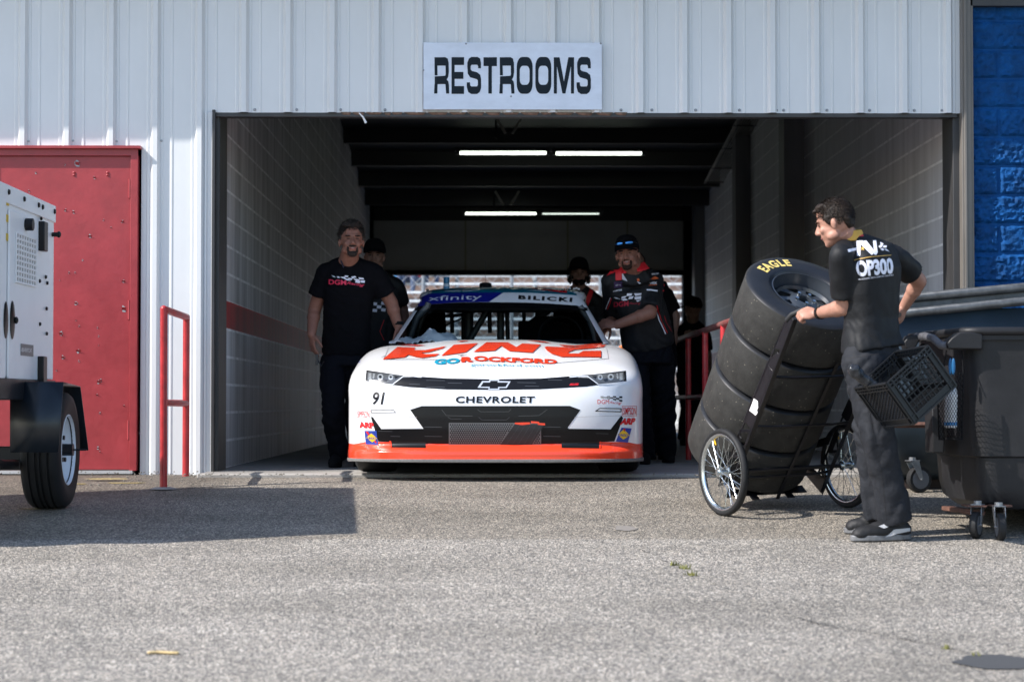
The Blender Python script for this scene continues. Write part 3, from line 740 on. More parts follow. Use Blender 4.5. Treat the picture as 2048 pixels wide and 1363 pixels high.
# black frame, axle, fender, wheel
WXc = GX+.055; WY = 12.18; wr = .338; wzc = gz(WY)+wr
k = MB(); k.bb(GX-1.1, GX+.02, 10.45, yr-.05, zb_-.12, zb_-.005); k.bb(GX-1.5, GX-.02, WY-.06, WY+.06, wzc-.06, wzc+.02)
k.bb(GX-1.0, GX-.05, 10.5, 10.62, wzc-.12, wzc+.1); k.tube([(GX-.1, 10.9, wzc+.05), (GX-.1, 11.6, wzc-.07), (GX-.1, 12.2, wzc-.09), (GX-.1, 12.7, wzc+.08)], .03, 8)
k.build('frame', dark_metal, gen, bevel=.005)
# fender: front board, top, back board, as in the photo
zf_t = HC+(806-764)*11.72/4200
fl_ = MB(); fy0, fy1 = 11.66, 12.72; xi, xo = GX-.0, GX+.42
def fpt(px, py, Y): return P(px, py, Y)
tl = P(20, 764, fy0); tr_ = P(127, 764, fy0); br_ = P(117, 904, fy0-.12); bl = P(20, 904, fy0-.12)
t2l = Vector((tl.x, fy1, tl.z-.03)); t2r = P(161, 773, fy1); t2l.z = t2r.z; b2r = P(177, 900, fy1+.10); b2l = Vector((tl.x, fy1+.16, b2r.z))
fl_.grid([[bl, br_], [tl, tr_], [t2l, t2r], [Vector((b2r.x-.10, b2r.y, b2r.z)), b2r]])
fl_.build('fender', mat('fender_black', (0.010, 0.014, 0.020), 0.3, nscale=4, namt=.3), gen, smooth=20, solid=0.006, bevel=0)
wh = MB(); pr_ = []
W2 = .105
prof = [(.19, -W2*.8), (.205, -W2), (.27, -W2*1.12), (.315, -W2*1.02), (.332, -W2*.82), (wr-.002, -W2*.62), (wr-.001, -W2*.58), (wr-.010, -W2*.56), (wr-.010, -W2*.48), (wr, -W2*.46), (wr, -W2*.2), (wr-.010, -W2*.18), (wr-.010, -W2*.08), (wr, -W2*.06), (wr, W2*.06), (wr-.010, W2*.08), (wr-.010, W2*.18), (wr, W2*.2), (wr, W2*.46), (wr-.010, W2*.48), (wr-.010, W2*.56), (wr-.001, W2*.58), (wr-.002, W2*.62), (.332, W2*.82), (.315, W2*1.02), (.27, W2*1.12), (.205, W2), (.19, W2*.8)]
wh.lathe(prof, (WXc, WY, wzc), (1, 0, 0), 56); tire = wh.build('tire', rubber, gen, smooth=40)
wh = MB(); wh.lathe([(.208, W2*.98), (.20, W2*1.02), (.195, W2*.9), (.185, W2*.35), (.17, W2*.25), (.10, W2*.30), (.085, W2*.55), (.04, W2*.62), (.04, W2*.5), (.0, W2*.5)], (WXc, WY, wzc), (1, 0, 0), 48)
wh.lathe([(.208, -W2*.98), (.19, -W2*.5), (.18, W2*.2)], (WXc, WY, wzc), (1, 0, 0), 48)
rim = wh.build('rim', mat('rim_white', (0.78, 0.80, 0.84), .35), gen, smooth=40)
wh = MB(); hx = WXc+W2*.45
wh.cyl((hx, WY, wzc), (hx+.085, WY, wzc), .035, 14)
for i in range(5):
    a = 2*pi*i/5+.3; c = Vector((hx, WY+cos(a)*.07, wzc+sin(a)*.07)); wh.cyl(c, c+Vector((.035, 0, 0)), .013, 8)
wh.cyl((hx+.085, WY, wzc), (hx+.16, WY, wzc), .006, 6)
wh.build('hub', dark_metal, gen)
# exhaust stub and lifting eye on the roof (they show in the shadow)
k = MB(); k.bb(GX-.78, GX-.66, yr-.06, yr+.0, zt_, zt_+.10); k.build('lifting_eye', dark_metal, gen, bevel=.005)

# ------------------------------------------------------------------ race car
CYR = 13.60; CXC = -.003
car = empty('race_car', (0, CYR, 0), 'white stock race car with orange splitter and orange KING lettering, nose out of the bay', 'race car')
def paint(name, col, rough=0.22):
    return mat(name, col, rough, coat=0.6, bscale=3, bstr=0.04, bdist=.02)
cwhite = paint('car_white', (0.80, 0.80, 0.81)); corange = paint('car_orange', (0.80, 0.058, 0.022))
def RX(x, y, z):
    """car frame (x across, y back from the nose) to world; the car stands turned a little"""
    return Vector((CXC+x+.028*y, CYR+y-.028*x, z))
def loft_rows(rows, n, us, cx=0.0, nf=None):
    out = []; n0 = n
    for (cy, cz, ey, ez, W) in rows:
        row = []; n = nf(cy, cz) if nf else n0
        for u in us:
            t = 1-(max(0, 1-abs(u)**n))**(1/n)
            row.append(RX(W*u, cy+(ey-cy)*t, cz+(ez-cz)*t))
        out.append(row)
    return out
us = [sin(R(90)*(i/26-1)) for i in range(53)]
us = [(-1 if i == 0 else 1 if i == 52 else (abs(u)**0.75)*(1 if u > 0 else -1)) for i, u in enumerate(us)]
B = [  # center y, center z, end y, end z, half width
 (-.055, .103, .60, .103, .985), (-.062, .108, .60, .108, .987), (-.062, .155, .60, .155, .987), (-.055, .163, .60, .163, .985), (.030, .200, .60, .205, .985),
 (.022, .225, .60, .23, .985), (.005, .30, .60, .29, .985), (.0, .38, .60, .34, .985), (.0, .46, .60, .385, .985), (.012, .53, .60, .42, .985), (.028, .575, .60, .44, .985),
 (.05, .61, .60, .47, .985), (.085, .645, .60, .495, .985), (.14, .675, .61, .52, .985), (.22, .705, .64, .54, .983), (.34, .738, .69, .555, .982), (.50, .772, .76, .57, .981),
 (.70, .818, .88, .58, .98), (.92, .862, 1.02, .59, .98), (1.15, .893, 1.2, .60, .98), (1.42, .912, 1.42, .605, .98), (1.8, .914, 1.8, .605, .98), (2.6, .916, 2.6, .605, .975), (3.5, .93, 3.5, .61, .98), (4.3, .97, 4.3, .62, .98), (4.85, .985, 4.85, .60, .96), (4.95, .97, 4.93, .55, .94)]
rowsB = loft_rows(B, 3.3, us, CXC, lambda cy, cz: 3.3+1.6*min(1, max(0, (cz-.58)/.15)))
# slight raised panels: bulge on the hood centre
for r_ in rowsB:
    for p in r_:
        x = (p.x-CXC); y = p.y-CYR
        if .3 < y < 1.5 and p.z > .66: p.z += 0.012*max(0, 1-(x/.42)**4)*min(1, (y-.3)*3) - 0.018*math.exp(-((abs(x)-.60)/.12)**2)*min(1, max(0, (y-.55)*2))
splitter_rows = rowsB[:5]; fas = rowsB[4:]
k = MB(); k.grid(fas)
# side panels down from the belt edge with wheel openings
for s in (0, -1):
    col = [r[s] for r in fas[9:]]
    ysx = [p.y for p in col]; rws = []
    sgn = -1 if s == 0 else 1
    yy = [CYR+.60+i*(4.33/60) for i in range(61)]
    def topz(y):
        for a, b in zip(col, col[1:]):
            if a.y <= y <= b.y+1e-6:
                t = (y-a.y)/max(1e-6, b.y-a.y); return a.z*(1-t)+b.z*t, a.x*(1-t)+b.x*t
        return (col[0].z, col[0].x) if y < col[0].y else (col[-1].z, col[-1].x)
    for j in range(9):
        row = []
        for y in yy:
            tz_, tx = topz(y); zbm = .12
            for wy in (CYR+.93, CYR+3.72):
                dd = .37**2-(y-wy)**2
                if dd > 0: zbm = max(zbm, .33+sqrt(dd))
            zz = tz_-(tz_-min(zbm, tz_-.001))*j/8
            row.append(Vector((tx-sgn*.012*(j/8), y, zz)))
        rws.append(row)
    k.grid(rws)
    # corner strip between fascia end column and the side panel front edge
    colf = [r[s] for r in fas[:10]]
    k.grid([[p for p in colf], [Vector((p.x-sgn*.002, CYR+.601, p.z)) for p in colf]])
body = k.build('body', cwhite, car, smooth=50)
k = MB(); k.grid(splitter_rows)
splitter = k.build('splitter', corange, car, smooth=28)
k = MB(); k.grid(loft_rows([(-.066, .088, .60, .088, .989), (-.070, .092, .60, .092, .992), (-.070, .107, .60, .107, .992), (-.062, .110, .60, .110, .989)], 3.3, us, CXC))
k.add([Vector((-.96, CYR+.2, .09)), Vector((.98, CYR+.2, .09)), Vector((.98, CYR+4.8, .12)), Vector((-.96, CYR+4.8, .12))], [(0, 1, 2, 3)])
k.build('splitter_blade', mat('splitter_grey', (0.16, 0.155, 0.15), .6, nscale=60, namt=.5, stretch=(1, 1, 6)), splitter, smooth=30)
cbvh = bvh_of(body, splitter)
def z1(x, y): return (680+x/3.2444, 530+y/3.2444)
def z4(x, y): return (780+x/4.452, 540+y/4.452)
def z2(x, y): return (680+x/4.869, 670+y/4.869)
cblack = mat('decal_black', (0.006, 0.006, 0.007), 0.3, spec=.3)
cred = mat('decal_red', (0.62, 0.015, 0.02), 0.25, coat=.4)
# orange band climbing the lower nose
Decal().poly([(66, 1180), (90, 1160), (160, 1146), (330, 1146), (700, 1156), (1300, 1156), (1700, 1146), (1860, 1146), (1930, 1160), (1968, 1180), (1968, 1235), (66, 1235)], z1).build('orange_band', corange, body, cbvh, off=.0012, step=4)
Decal().poly([(400, 716), (700, 735), (1000, 740), (1300, 735), (1620, 712), (1700, 706), (1770, 700), (1855, 685), (1857, 752), (1680, 775), (1600, 790), (1300, 805), (1000, 809), (700, 805), (450, 790), (340, 775), (170, 757), (170, 684)][:0] or
             [(172, 682), (400, 715), (700, 735), (1000, 740), (1300, 735), (1650, 708), (1855, 685), (1858, 752), (1690, 775), (1600, 788), (1300, 805), (1000, 809), (700, 806), (450, 791), (340, 776), (176, 762), (165, 742)], z1).build('upper_grille', cblack, body, cbvh, off=.0016, step=4)
Decal().poly([(455, 937), (530, 913), (1490, 912), (1560, 938), (1476, 1054), (1484, 1060), (1755, 1064), (1824, 975), (1836, 990), (1780, 1142), (1500, 1156), (1000, 1162), (560, 1156), (250, 1143), (205, 1000), (202, 982), (214, 985), (268, 1062), (542, 1060)], z1).build('lower_grille', cblack, body, cbvh, off=.0016, step=4)
sil = mat('decal_silver', (0.55, 0.58, 0.62), 0.25, metal=.3, coat=.4); gdk = mat('decal_darkgrey', (0.05, 0.053, 0.058), 0.3, coat=.3)
d = Decal()
for pts in ([(893, 936), (912, 950), (1095, 950), (1110, 932)], [(660, 936), (690, 975), (860, 978)], [(1160, 978), (1290, 975), (1345, 935)], [(900, 985), (920, 1003), (1080, 1003), (1100, 985)], [(700, 985), (720, 997), (790, 997)]): d.line(pts, .8, z1)
for x, y, l in ((550, 1048, 110), (550, 1108, 110), (1320, 1048, 110), (1320, 1108, 110), (250, 1075, 90), (330, 1108, 60), (1660, 1090, 80), (450, 772, 70), (560, 748, 120), (560, 790, 120), (700, 765, 90), (1150, 762, 120), (1200, 785, 90), (1350, 745, 90)): d.line([(x, y), (x+l, y+2)], 1.1, z1)
d.build('grille_lines', gdk, body, cbvh, off=.0026, step=8)
# perforated radiator plate
Decal().poly([(706, 1022), (1305, 1022), (1305, 1162), (706, 1162)], z1).build('radiator_screen', mat('screen_grey', (0.15, 0.15, 0.155), .4, metal=.5), body, cbvh, off=.004, step=6)
d = Decal()
for j in range(10):
    for i in range(42):
        x = 718+i*14.2+(7.1 if j % 2 else 0); y = 1034+j*12.9
        if x < 1296 and not (1040+(1160-y)*.68-4 < x < 1250+(1160-y)*.62+4): d.disc((x, y), 1.55, 6, z1)
d.build('screen_holes', black_matt, body, cbvh, off=.0046, step=0)
Decal().poly([(1040, 1162), (1136, 1026), (1325, 1034), (1245, 1162)], z1).build('tape', mat('black_tape', (.018, .018, .02), .5, bscale=40, bstr=.5), body, cbvh, off=.006, step=5)
d = Decal(); d.poly([(1134, 1023), (1330, 1023), (1330, 1036), (1134, 1036)][:0] or [(1134, 1020), (1230, 1018), (1236, 1030), (1180, 1036), (1134, 1030)], z1)
d.poly([(1238, 1010), (1290, 1014), (1296, 1026), (1240, 1024)], z1).poly([(1280, 1022), (1330, 1024), (1330, 1038), (1284, 1034)], z1); d.build('orange_tape', corange, body, cbvh, off=.0066, step=5)
d = Decal()
for a in range(5): d.line([(1080+a*38, 1160), (1165+a*34, 1040)], .5, z1)
d.build('tape_creases', gdk, body, cbvh, off=.0068, step=8)
ductm = mat('duct_black', (.008, .008, .009), .35)
for pts in ([(335, 1140), (556, 1142), (556, 1187), (338, 1184)], [(1437, 1145), (1682, 1143), (1680, 1190), (1437, 1187)]): Decal().poly(pts, z1).build('brake_duct', ductm, body, cbvh, off=.004, step=4)
for pts in ([(322, 1138), (334, 1138), (336, 1184), (328, 1186)], [(1682, 1142), (1692, 1142), (1690, 1190), (1682, 1190)]): Decal().poly(pts, z1).build('duct_edge', corange, body, cbvh, off=.007, step=4)
# headlights: printed lamps with chrome outline
def mirror(pts, c=1009): return [(2*c-x, y) for x, y in pts]
hl = [(178, 690), (250, 700), (330, 708), (418, 716), (400, 728), (345, 768), (260, 762), (182, 752), (172, 738)]
for sd in (0, 1):
    f_ = (lambda q: q) if sd == 0 else mirror
    h_ = Decal().poly(f_(hl), z1).build('headlight', mat('lamp_dark', (0.075, 0.08, 0.085), .15, coat=1), body, cbvh, off=.0024, step=4)
    dd = Decal()
    dd.disc(f_([(262, 726)])[0], 6.2, 16, z1, 6.2).disc(f_([(330, 728)])[0], 5.2, 14, z1, 5.4)
    dd.poly(f_([(185, 700), (205, 702), (205, 748), (186, 745)]), z1).poly(f_([(214, 704), (228, 706), (222, 740), (212, 738)]), z1)
    dd.build('reflector', mat('lamp_silver', (.50, .53, .55), .2, metal=.6, coat=.5), h_, cbvh, off=.003, step=4)
    dd = Decal(); dd.disc(f_([(262, 726)])[0], 3.0, 12, z1, 3.0).disc(f_([(330, 728)])[0], 2.2, 10, z1).poly(f_([(285, 735), (312, 742), (300, 756), (280, 750)]), z1).poly(f_([(352, 720), (385, 722), (360, 742)]), z1)
    dd.build('lens', mat('lamp_black', (.015, .017, .02), .1, coat=1), h_, cbvh, off=.0036, step=4)
    dd = Decal(); dd.line(f_([(176, 756), (260, 768), (342, 774), (412, 722), (470, 722), (528, 728)]), 1.5, z1); dd.build('chrome_line', mat('line_white', (.62, .65, .70), .3), h_, cbvh, off=.003, step=6)
Decal().poly([(893, 795), (922, 753), (966, 753), (970, 743), (1033, 743), (1031, 753), (1107, 755), (1082, 797), (1035, 797), (1033, 809), (962, 809), (964, 797)], z1).build('emblem_edge', sil, body, cbvh, off=.003, step=4)
Decal().poly([(912, 789), (930, 762), (973, 762), (978, 752), (1024, 752), (1022, 762), (1092, 763), (1074, 790), (1026, 790), (1024, 801), (970, 801), (972, 789)], z1).build('emblem', cblack, body, cbvh, off=.0036, step=4)
d = Decal(); d.text('CHEVROLET', [(752, 850), (1265, 850), (1260, 894), (750, 894)], z1, bold=.028, spacing=1.1); d.text('91', [(218, 822), (292, 822), (276, 905), (204, 905)], z1, bold=.022)
# turn signal slits
d.line([(203, 938), (345, 936), (360, 954), (205, 958)], .9, z1, True).line([(1685, 928), (1822, 930), (1822, 950), (1658, 946)], 1.6, z1, True)
# checkers of the team mark
def checks(d, x0, y0, x1, y1, tr=None, n=7, dx=0.0):
    for i in range(n):
        t = i/n; t2 = (i+1)/n
        hh = (y1-y0)*(.25+.75*t2); hh1 = (y1-y0)*(.25+.75*t)
        for j in range(3):
            if (i+j) % 2: continue
            ya = y0+hh1*j/3+4*sin(i*1.3)*.3; yb = y0+hh*j/3+4*sin((i+1)*1.3)*.3
            d.poly([(x0+(x1-x0)*t+j*dx, ya), (x0+(x1-x0)*t2+j*dx, yb), (x0+(x1-x0)*t2+j*dx+dx, yb+hh/3), (x0+(x1-x0)*t+j*dx+dx, ya+hh1/3)], tr)
checks(d, 1690, 850, 1830, 885, z1)
d.build('lettering', cblack, body, cbvh, off=.0034, step=6)
d = Decal(); d.text('DGM', [(1670, 872), (1745, 872), (1745, 900), (1670, 900)], z1); d.text('Racing', [(1750, 882), (1828, 886), (1822, 908), (1748, 900)], z1, shear=.4)
d.text('SIMPSON', [(1836, 922), (1918, 922), (1917, 970), (1836, 968)], z1, bold=.01).text('ARP', [(1828, 992), (1918, 990), (1908, 1034), (1812, 1034)], z1, bold=.07)
d.text('SIMPSON', [(116, 944), (190, 946), (190, 988), (116, 986)], z1).text('ARP', [(122, 1014), (218, 1020), (224, 1058), (128, 1054)], z1, bold=.07)
d.line([(1830, 914), (1922, 914), (1922, 977), (1830, 977)], .8, z1, True).line([(111, 938), (196, 939), (196, 995), (111, 993)], .5, z1, True)
d.text('SS', [(1492, 768), (1552, 766), (1546, 780), (1486, 782)], z1, bold=.05)
d.build('red_lettering', cred, body, cbvh, off=.0034, step=6)
dbl = mat('decal_blue', (0.02, 0.05, 0.32), .3, coat=.3); dye = mat('decal_yellow', (.80, .50, .02), .3)
for pts in ([(1825, 1053), (1890, 1058), (1866, 1150), (1788, 1142)], [(160, 1073), (238, 1073), (248, 1168), (170, 1163)]): Decal().poly(pts, z1).build('fuel_logo', dbl, body, cbvh, off=.003, step=5)
for pts in ([(1838, 1064), (1880, 1102), (1836, 1130), (1800, 1098)], [(205, 1090), (244, 1122), (212, 1148), (170, 1118)]): Decal().poly(pts, z1).build('fuel_diamond', dye, body, cbvh, off=.0036, step=5)
Decal().text('SUNOCO', [(1802, 1092), (1876, 1094), (1870, 1112), (1800, 1108)], z1, bold=.03).text('SUNOCO', [(174, 1112), (242, 1114), (242, 1130), (174, 1130)], z1, bold=.03).build('fuel_name', dbl, body, cbvh, off=.0042, step=6)
Decal().poly([(168, 1078), (182, 1076), (196, 1100), (186, 1104)], z1).poly([(222, 1140), (236, 1160), (246, 1164), (232, 1136)], z1).poly([(1836, 1058), (1850, 1060), (1846, 1078), (1838, 1074)], z1).build('fuel_arrow', cred, body, cbvh, off=.0037, step=6)
# hood lettering
d = Decal()
d.poly([(415, 243), (560, 120), (735, 128), (722, 152), (830, 152), (1035, 113), (1000, 135), (870, 172), (785, 180), (840, 192), (970, 187), (930, 212), (800, 228), (740, 218), (665, 198), (632, 222)], z2)
d.poly([(985, 208), (1110, 100), (1345, 84), (1225, 172)], z2)
d.poly([(743, 735), (858, 648), (1050, 648), (1125, 690), (1178, 658), (1345, 668), (1268, 740), (1062, 726), (992, 680), (935, 722)], z4)
d.poly([(1375, 690), (1400, 685), (1500, 690), (1650, 695), (1780, 680), (1925, 668), (1900, 690), (1800, 702), (1720, 708), (1640, 715), (1590, 735), (1590, 748), (1680, 748), (1720, 725), (1880, 723), (1880, 780), (1700, 778), (1530, 778), (1440, 750), (1390, 715)], z4)
d.poly([(590, 640), (640, 635), (700, 633), (690, 638), (640, 643)], z4).poly([(1215, 631), (1300, 634), (1380, 642), (1440, 656), (1380, 650), (1290, 640)], z4)
d.poly([(20, 652), (130, 648), (160, 665), (320, 675), (240, 682), (60, 668)], z4).poly([(1500, 668), (1640, 678), (1780, 664), (1900, 658), (1880, 668), (1700, 686), (1560, 688)], z4)
d.text('OCKFORD', [(870, 592), (1408, 616), (1408, 645), (868, 626)], z1, bold=.05).text('R', [(788, 600), (868, 598), (868, 632), (785, 634)], z1, bold=.07)
d.build('hood_lettering', corange, body, cbvh, off=.006, step=3)
dte = mat('decal_teal', (0.01, 0.30, 0.45), .3)
Decal().text('GO', [(614, 616), (778, 606), (775, 640), (612, 650)], z1, bold=.05).text('gorockford.com', [(850, 640), (1320, 650), (1318, 668), (848, 662)], z1).build('teal_lettering', dte, body, cbvh, off=.006, step=4)
d = Decal(); d.line([(325, 518), (285, 612)], .7, z1).line([(1726, 515), (1742, 608), (1400, 637), (1200, 632), (800, 618), (500, 612), (285, 614)], .55, z1)
for x, y in ((348, 607), (790, 615), (1245, 610), (1690, 600)): d.disc((x, y), 2.6, 8, z1, 1.3)
d.line([(1630, 555), (1650, 575), (1640, 560), (1680, 600)], .7, z1).line([(765, 585), (800, 580), (780, 592), (820, 582)], .5, z1).line([(1255, 628), (1290, 640), (1310, 630)], .5, z1).line([(270, 600), (290, 590), (285, 605)], .5, z1)
d.build('hood_seams', mat('seam_grey', (.05, .05, .05), .5), body, cbvh, off=.0028, step=6)
Decal().text('GOODYEAR', [(103, 578), (128, 572), (134, 632), (108, 640)], z1).text('GOOD', [(1925, 600), (1948, 605), (1942, 662), (1925, 655)], z1).build('tire_lettering', dbl, body, cbvh, off=.003, step=4)
Decal().poly([(140, 555), (190, 530), (260, 515), (255, 520), (195, 538), (150, 562)], z1).poly([(1808, 520), (1870, 540), (1925, 580), (1920, 584), (1865, 546), (1806, 527)], z1).build('side_stripe', mat('stripe_teal', (0.0, .12, .16), .3), body, cbvh, off=.003, step=4)
d = Decal(); d.line([(330, 940), (350, 938)], .3, z1).line([(75, 962), (200, 965)], .4, z1).line([(1825, 968), (1966, 965)], .4, z1); d.line([(214, 985), (500, 985)], .5, z1).line([(1520, 985), (1824, 975)], .5, z1)
d.build('panel_lines', mat('line_grey', (.35, .33, .34), .5), body, cbvh, off=.0022, step=8)

# greenhouse
G = [(1.34, .900, 1.66, .895, .800), (1.57, .995, 1.80, .985, .752), (1.80, 1.100, 1.96, 1.085, .700), (2.02, 1.215, 2.13, 1.185, .648), (2.16, 1.288, 2.24, 1.245, .615),
     (2.24, 1.322, 2.32, 1.270, .628), (2.45, 1.350, 2.5, 1.288, .640), (2.8, 1.378, 2.8, 1.30, .648), (3.2, 1.375, 3.2, 1.29, .648), (3.42, 1.345, 3.36, 1.26, .645), (3.75, 1.20, 3.65, 1.13, .66), (4.1, 1.06, 3.95, 1.02, .70), (4.35, .975, 4.2, .96, .73)]
ug = [-1, -.975, -.935, -.90, -.87]+[-.87+1.74*i/24 for i in range(1, 24)]+[.87, .90, .935, .975, 1]
GR = []
for i in range(len(G)-1):
    a, b = G[i], G[i+1]; m = 3 if i < 4 else 2
    for j in range(m): GR.append(tuple(a[q]+(b[q]-a[q])*j/m for q in range(5)))
GR.append(G[-1])
grr = loft_rows(GR, 3.0, ug, CXC)
nW = 12   # windshield rows
gw, rw, sh = MB(), MB(), MB()
nc = len(ug)
def patch(mb, i0, i1, j0, j1): mb.grid([[grr[i][j] for j in range(j0, j1+1)] for i in range(i0, i1+1)])
patch(gw, 0, nW, 2, nc-3)
patch(sh, 0, len(grr)-1, 0, 2); patch(sh, 0, len(grr)-1, nc-3, nc-1); patch(sh, nW, 20, 2, nc-3)
patch(rw, 20, len(grr)-1, 2, nc-3)
gl = bpy.data.materials.new('tinted_glass'); gl.use_nodes = True; t = gl.node_tree; t.nodes.clear()
tr1 = t.nodes.new('ShaderNodeBsdfTransparent'); tr1.inputs[0].default_value = (.62, .68, .70, 1)
g1 = t.nodes.new('ShaderNodeBsdfGlossy'); g1.inputs['Roughness'].default_value = .03
mx = t.nodes.new('ShaderNodeMixShader'); ou = t.nodes.new('ShaderNodeOutputMaterial')
mx.inputs[0].default_value = .06; t.links.new(tr1.outputs[0], mx.inputs[1]); t.links.new(g1.outputs[0], mx.inputs[2]); t.links.new(mx.outputs[0], ou.inputs[0])
wsh = gw.build('windshield', gl, car, smooth=60)
rwin = rw.build('rear_window', gl, car, smooth=60)
shell = sh.build('roof', cwhite, car, smooth=40)
gb = bvh_of(wsh, shell)
# doors' window net side panels
k = MB()
for s in (0, -1):
    sg_ = -1 if s == 0 else 1
    top = [r[s] for r in grr]
    k.grid([[p-Vector((sg_*.012, 0, 0)) for p in top], [Vector((p.x+sg_*.03*min(1, (p.z-.86)*3), p.y, min(p.z, .89))) for p in top]])
k.build('side_window', mat('side_glass', (.008, .009, .010), .25), car)
# banner
Decal().poly([(197, 345), (225, 292), (262, 252), (345, 213), (600, 204), (1010, 203), (880, 288), (600, 290), (400, 305), (260, 325)], z4).build('banner_blue', mat('banner_blue', (.008, .012, .20), .3, coat=.3), wsh, gb, off=.004, step=4)
Decal().poly([(1010, 203), (1240, 205), (1500, 218), (1640, 228), (1720, 248), (1770, 285), (1803, 345), (1650, 318), (1400, 300), (1200, 292), (880, 288)], z4).build('banner_white', cwhite, wsh, gb, off=.004, step=4)
Decal().text('xfinity', [(345, 236), (820, 220), (810, 276), (340, 292)], z4).build('banner_name', mat('banner_letters', (.62, .64, .70), .4), wsh, gb, off=.0055, step=6)
Decal().text('BILICKI', [(1145, 228), (1625, 250), (1620, 290), (1142, 264)], z4, bold=.05, spacing=1.3).build('driver_name', cblack, wsh, gb, off=.0055, step=6)
Decal().poly([(197, 345), (260, 325), (400, 305), (600, 290), (880, 288), (1200, 292), (1400, 300), (1650, 318), (1803, 345), (1815, 372), (1650, 352), (1300, 340), (1000, 338), (600, 342), (300, 352), (188, 368)], z4).build('banner_shade', mat('tint_band', (.004, .004, .005), .4, spec=.2), wsh, gb, off=.003, step=5)
# roof paint strip
Decal().poly([(338, 222), (338, 180), (700, 158), (1000, 152), (1300, 156), (1660, 178), (1662, 226), (1500, 218), (1250, 206), (900, 202), (600, 204)], z4).build('roof_teal', mat('roof_teal', (0.0, .13, .20), .3, coat=.5), shell, gb, off=.003, step=4)
Decal().poly([(1262, 158), (1295, 158), (1420, 176), (1545, 186), (1550, 170), (1580, 172), (1575, 206), (1530, 204), (1400, 186), (1270, 170)], z4).build('roof_red', cred, shell, gb, off=.004, step=4)
Decal().poly([(1325, 157), (1520, 166), (1518, 184), (1400, 174)], z4).build('roof_white', cwhite, shell, gb, off=.0045, step=4)
# roof camera pod, antenna, roof flap rails
k = MB(); c = P(971, 577, CYR+2.75); k.cone(c-Vector((0, 0, .04)), c+Vector((0, 0, .035)), .055, .048, 18); k.ell(c+Vector((0, 0, .035)), (.048, .048, .014), nu=18); k.build('camera_pod', black_matt, shell)
k = MB(); c = P(971, 570, CYR+2.9); k.tube([c, c+Vector((0, 0, .19))], .0018, 6); k.build('antenna', dark_metal, shell)
for sx in (855, 1158):
    k = MB(); c = P(sx, 581, CYR+2.4); k.bb(c.x-.010, c.x+.010, c.y-.02, c.y+.05, c.z-.05, c.z+.012); k.build('roof_rail', dark_metal, shell, bevel=.004)
for x, y in ((1570, 158), (1600, 160), (1640, 166), (1660, 160), (1680, 168)): k = MB(); k.ell(P(*z4(x, y), CYR+2.35), (.010, .01, .008), nu=8, nv=6); k.build('roof_bolt', mat('pale_steel', (.5, .5, .5), .4), shell)
d = Decal()
for i in range(10): d.disc((345+i*145, 214-12*sin(pi*i/9)), .9, 6, z4)
d.build('windshield_bolts', dark_metal, shell, gb, off=.005, step=0)
# interior: dark tub, dash, seat, halo, roll cage
k = MB()
k.bb(-.62, .72, CYR+1.66, CYR+1.70, .80, .935); k.bb(-.64, .76, CYR+1.68, CYR+4.0, .86, .925)
k.build('dashboard', black_matt, car, bevel=.01)
cage = mat('cage_grey', (.055, .06, .065), .4)
def zz(px, py, dy): return P(*z4(px, py), CYR+dy)
bars = [([(160, 640), (190, 560), (240, 420), (330, 330), (345, 290)], 2.0, .024), ([(1840, 640), (1820, 560), (1780, 440), (1720, 370), (1690, 320)], 2.0, .024),
        ([(210, 640), (240, 540), (300, 400), (350, 330)], 2.5, .022), ([(700, 640), (870, 350)], 2.6, .026), ([(985, 330), (985, 640)], 2.7, .030), ([(700, 330), (700, 640)], 2.75, .040), ([(655, 330), (655, 640)], 3.4, .02),
        ([(1040, 330), (1050, 640)], 3.0, .018), ([(885, 340), (890, 560)], 3.2, .018), ([(548, 340), (555, 560)], 3.3, .018), ([(495, 410), (650, 395)], 3.3, .014), ([(500, 490), (660, 420)], 3.2, .008), ([(740, 380), (780, 360)], 3.2, .008),
        ([(1190, 330), (1195, 470)], 3.2, .016), ([(1312, 330), (1315, 440)], 3.2, .02), ([(1380, 380), (1240, 480)], 3.0, .026), ([(1440, 340), (1300, 440)], 3.0, .026), ([(1355, 330), (1355, 380)], 3.2, .01), ([(345, 345), (1700, 345)], 2.6, .03)]
for pts, dy, r_ in bars:
    k = MB(); k.tube([zz(x, y, dy) for x, y in pts], r_, 10); k.build('roll_cage_bar', cage, car, smooth=60)
k = MB()
def slab(pts, dy, th):
    n = len(pts); a = [zz(x, y, dy) for x, y in pts]; b = [p+Vector((0, th, 0)) for p in a]
    k.add(a+b, [tuple(range(n)), tuple(range(2*n-1, n-1, -1))]+[(i, n+i, n+(i+1) % n, (i+1) % n) for i in range(n)])
slab([(1142, 640), (1142, 462), (1160, 450), (1260, 452), (1330, 410), (1450, 408), (1460, 450), (1600, 470), (1620, 640)], 2.7, .12)
k.build('driver_seat', black_matt, car, bevel=.01)
k = MB(); slab([(1455, 340), (1700, 345), (1800, 640), (1450, 640)], 3.4, .05); slab([(240, 345), (490, 345), (505, 640), (170, 640)], 3.4, .05)
slab([(490, 345), (1460, 345), (1460, 352), (490, 350)], 3.42, .02)
k.build('quarter_panel', black_matt, car)
k = MB(); k.lathe([(.165, 0), (.175, .012), (.165, .024), (.155, .012), (.165, 0)], zz(1520, 600, 2.2), (0, -1, .35), 28); k.build('steering_wheel', dark_metal, car)
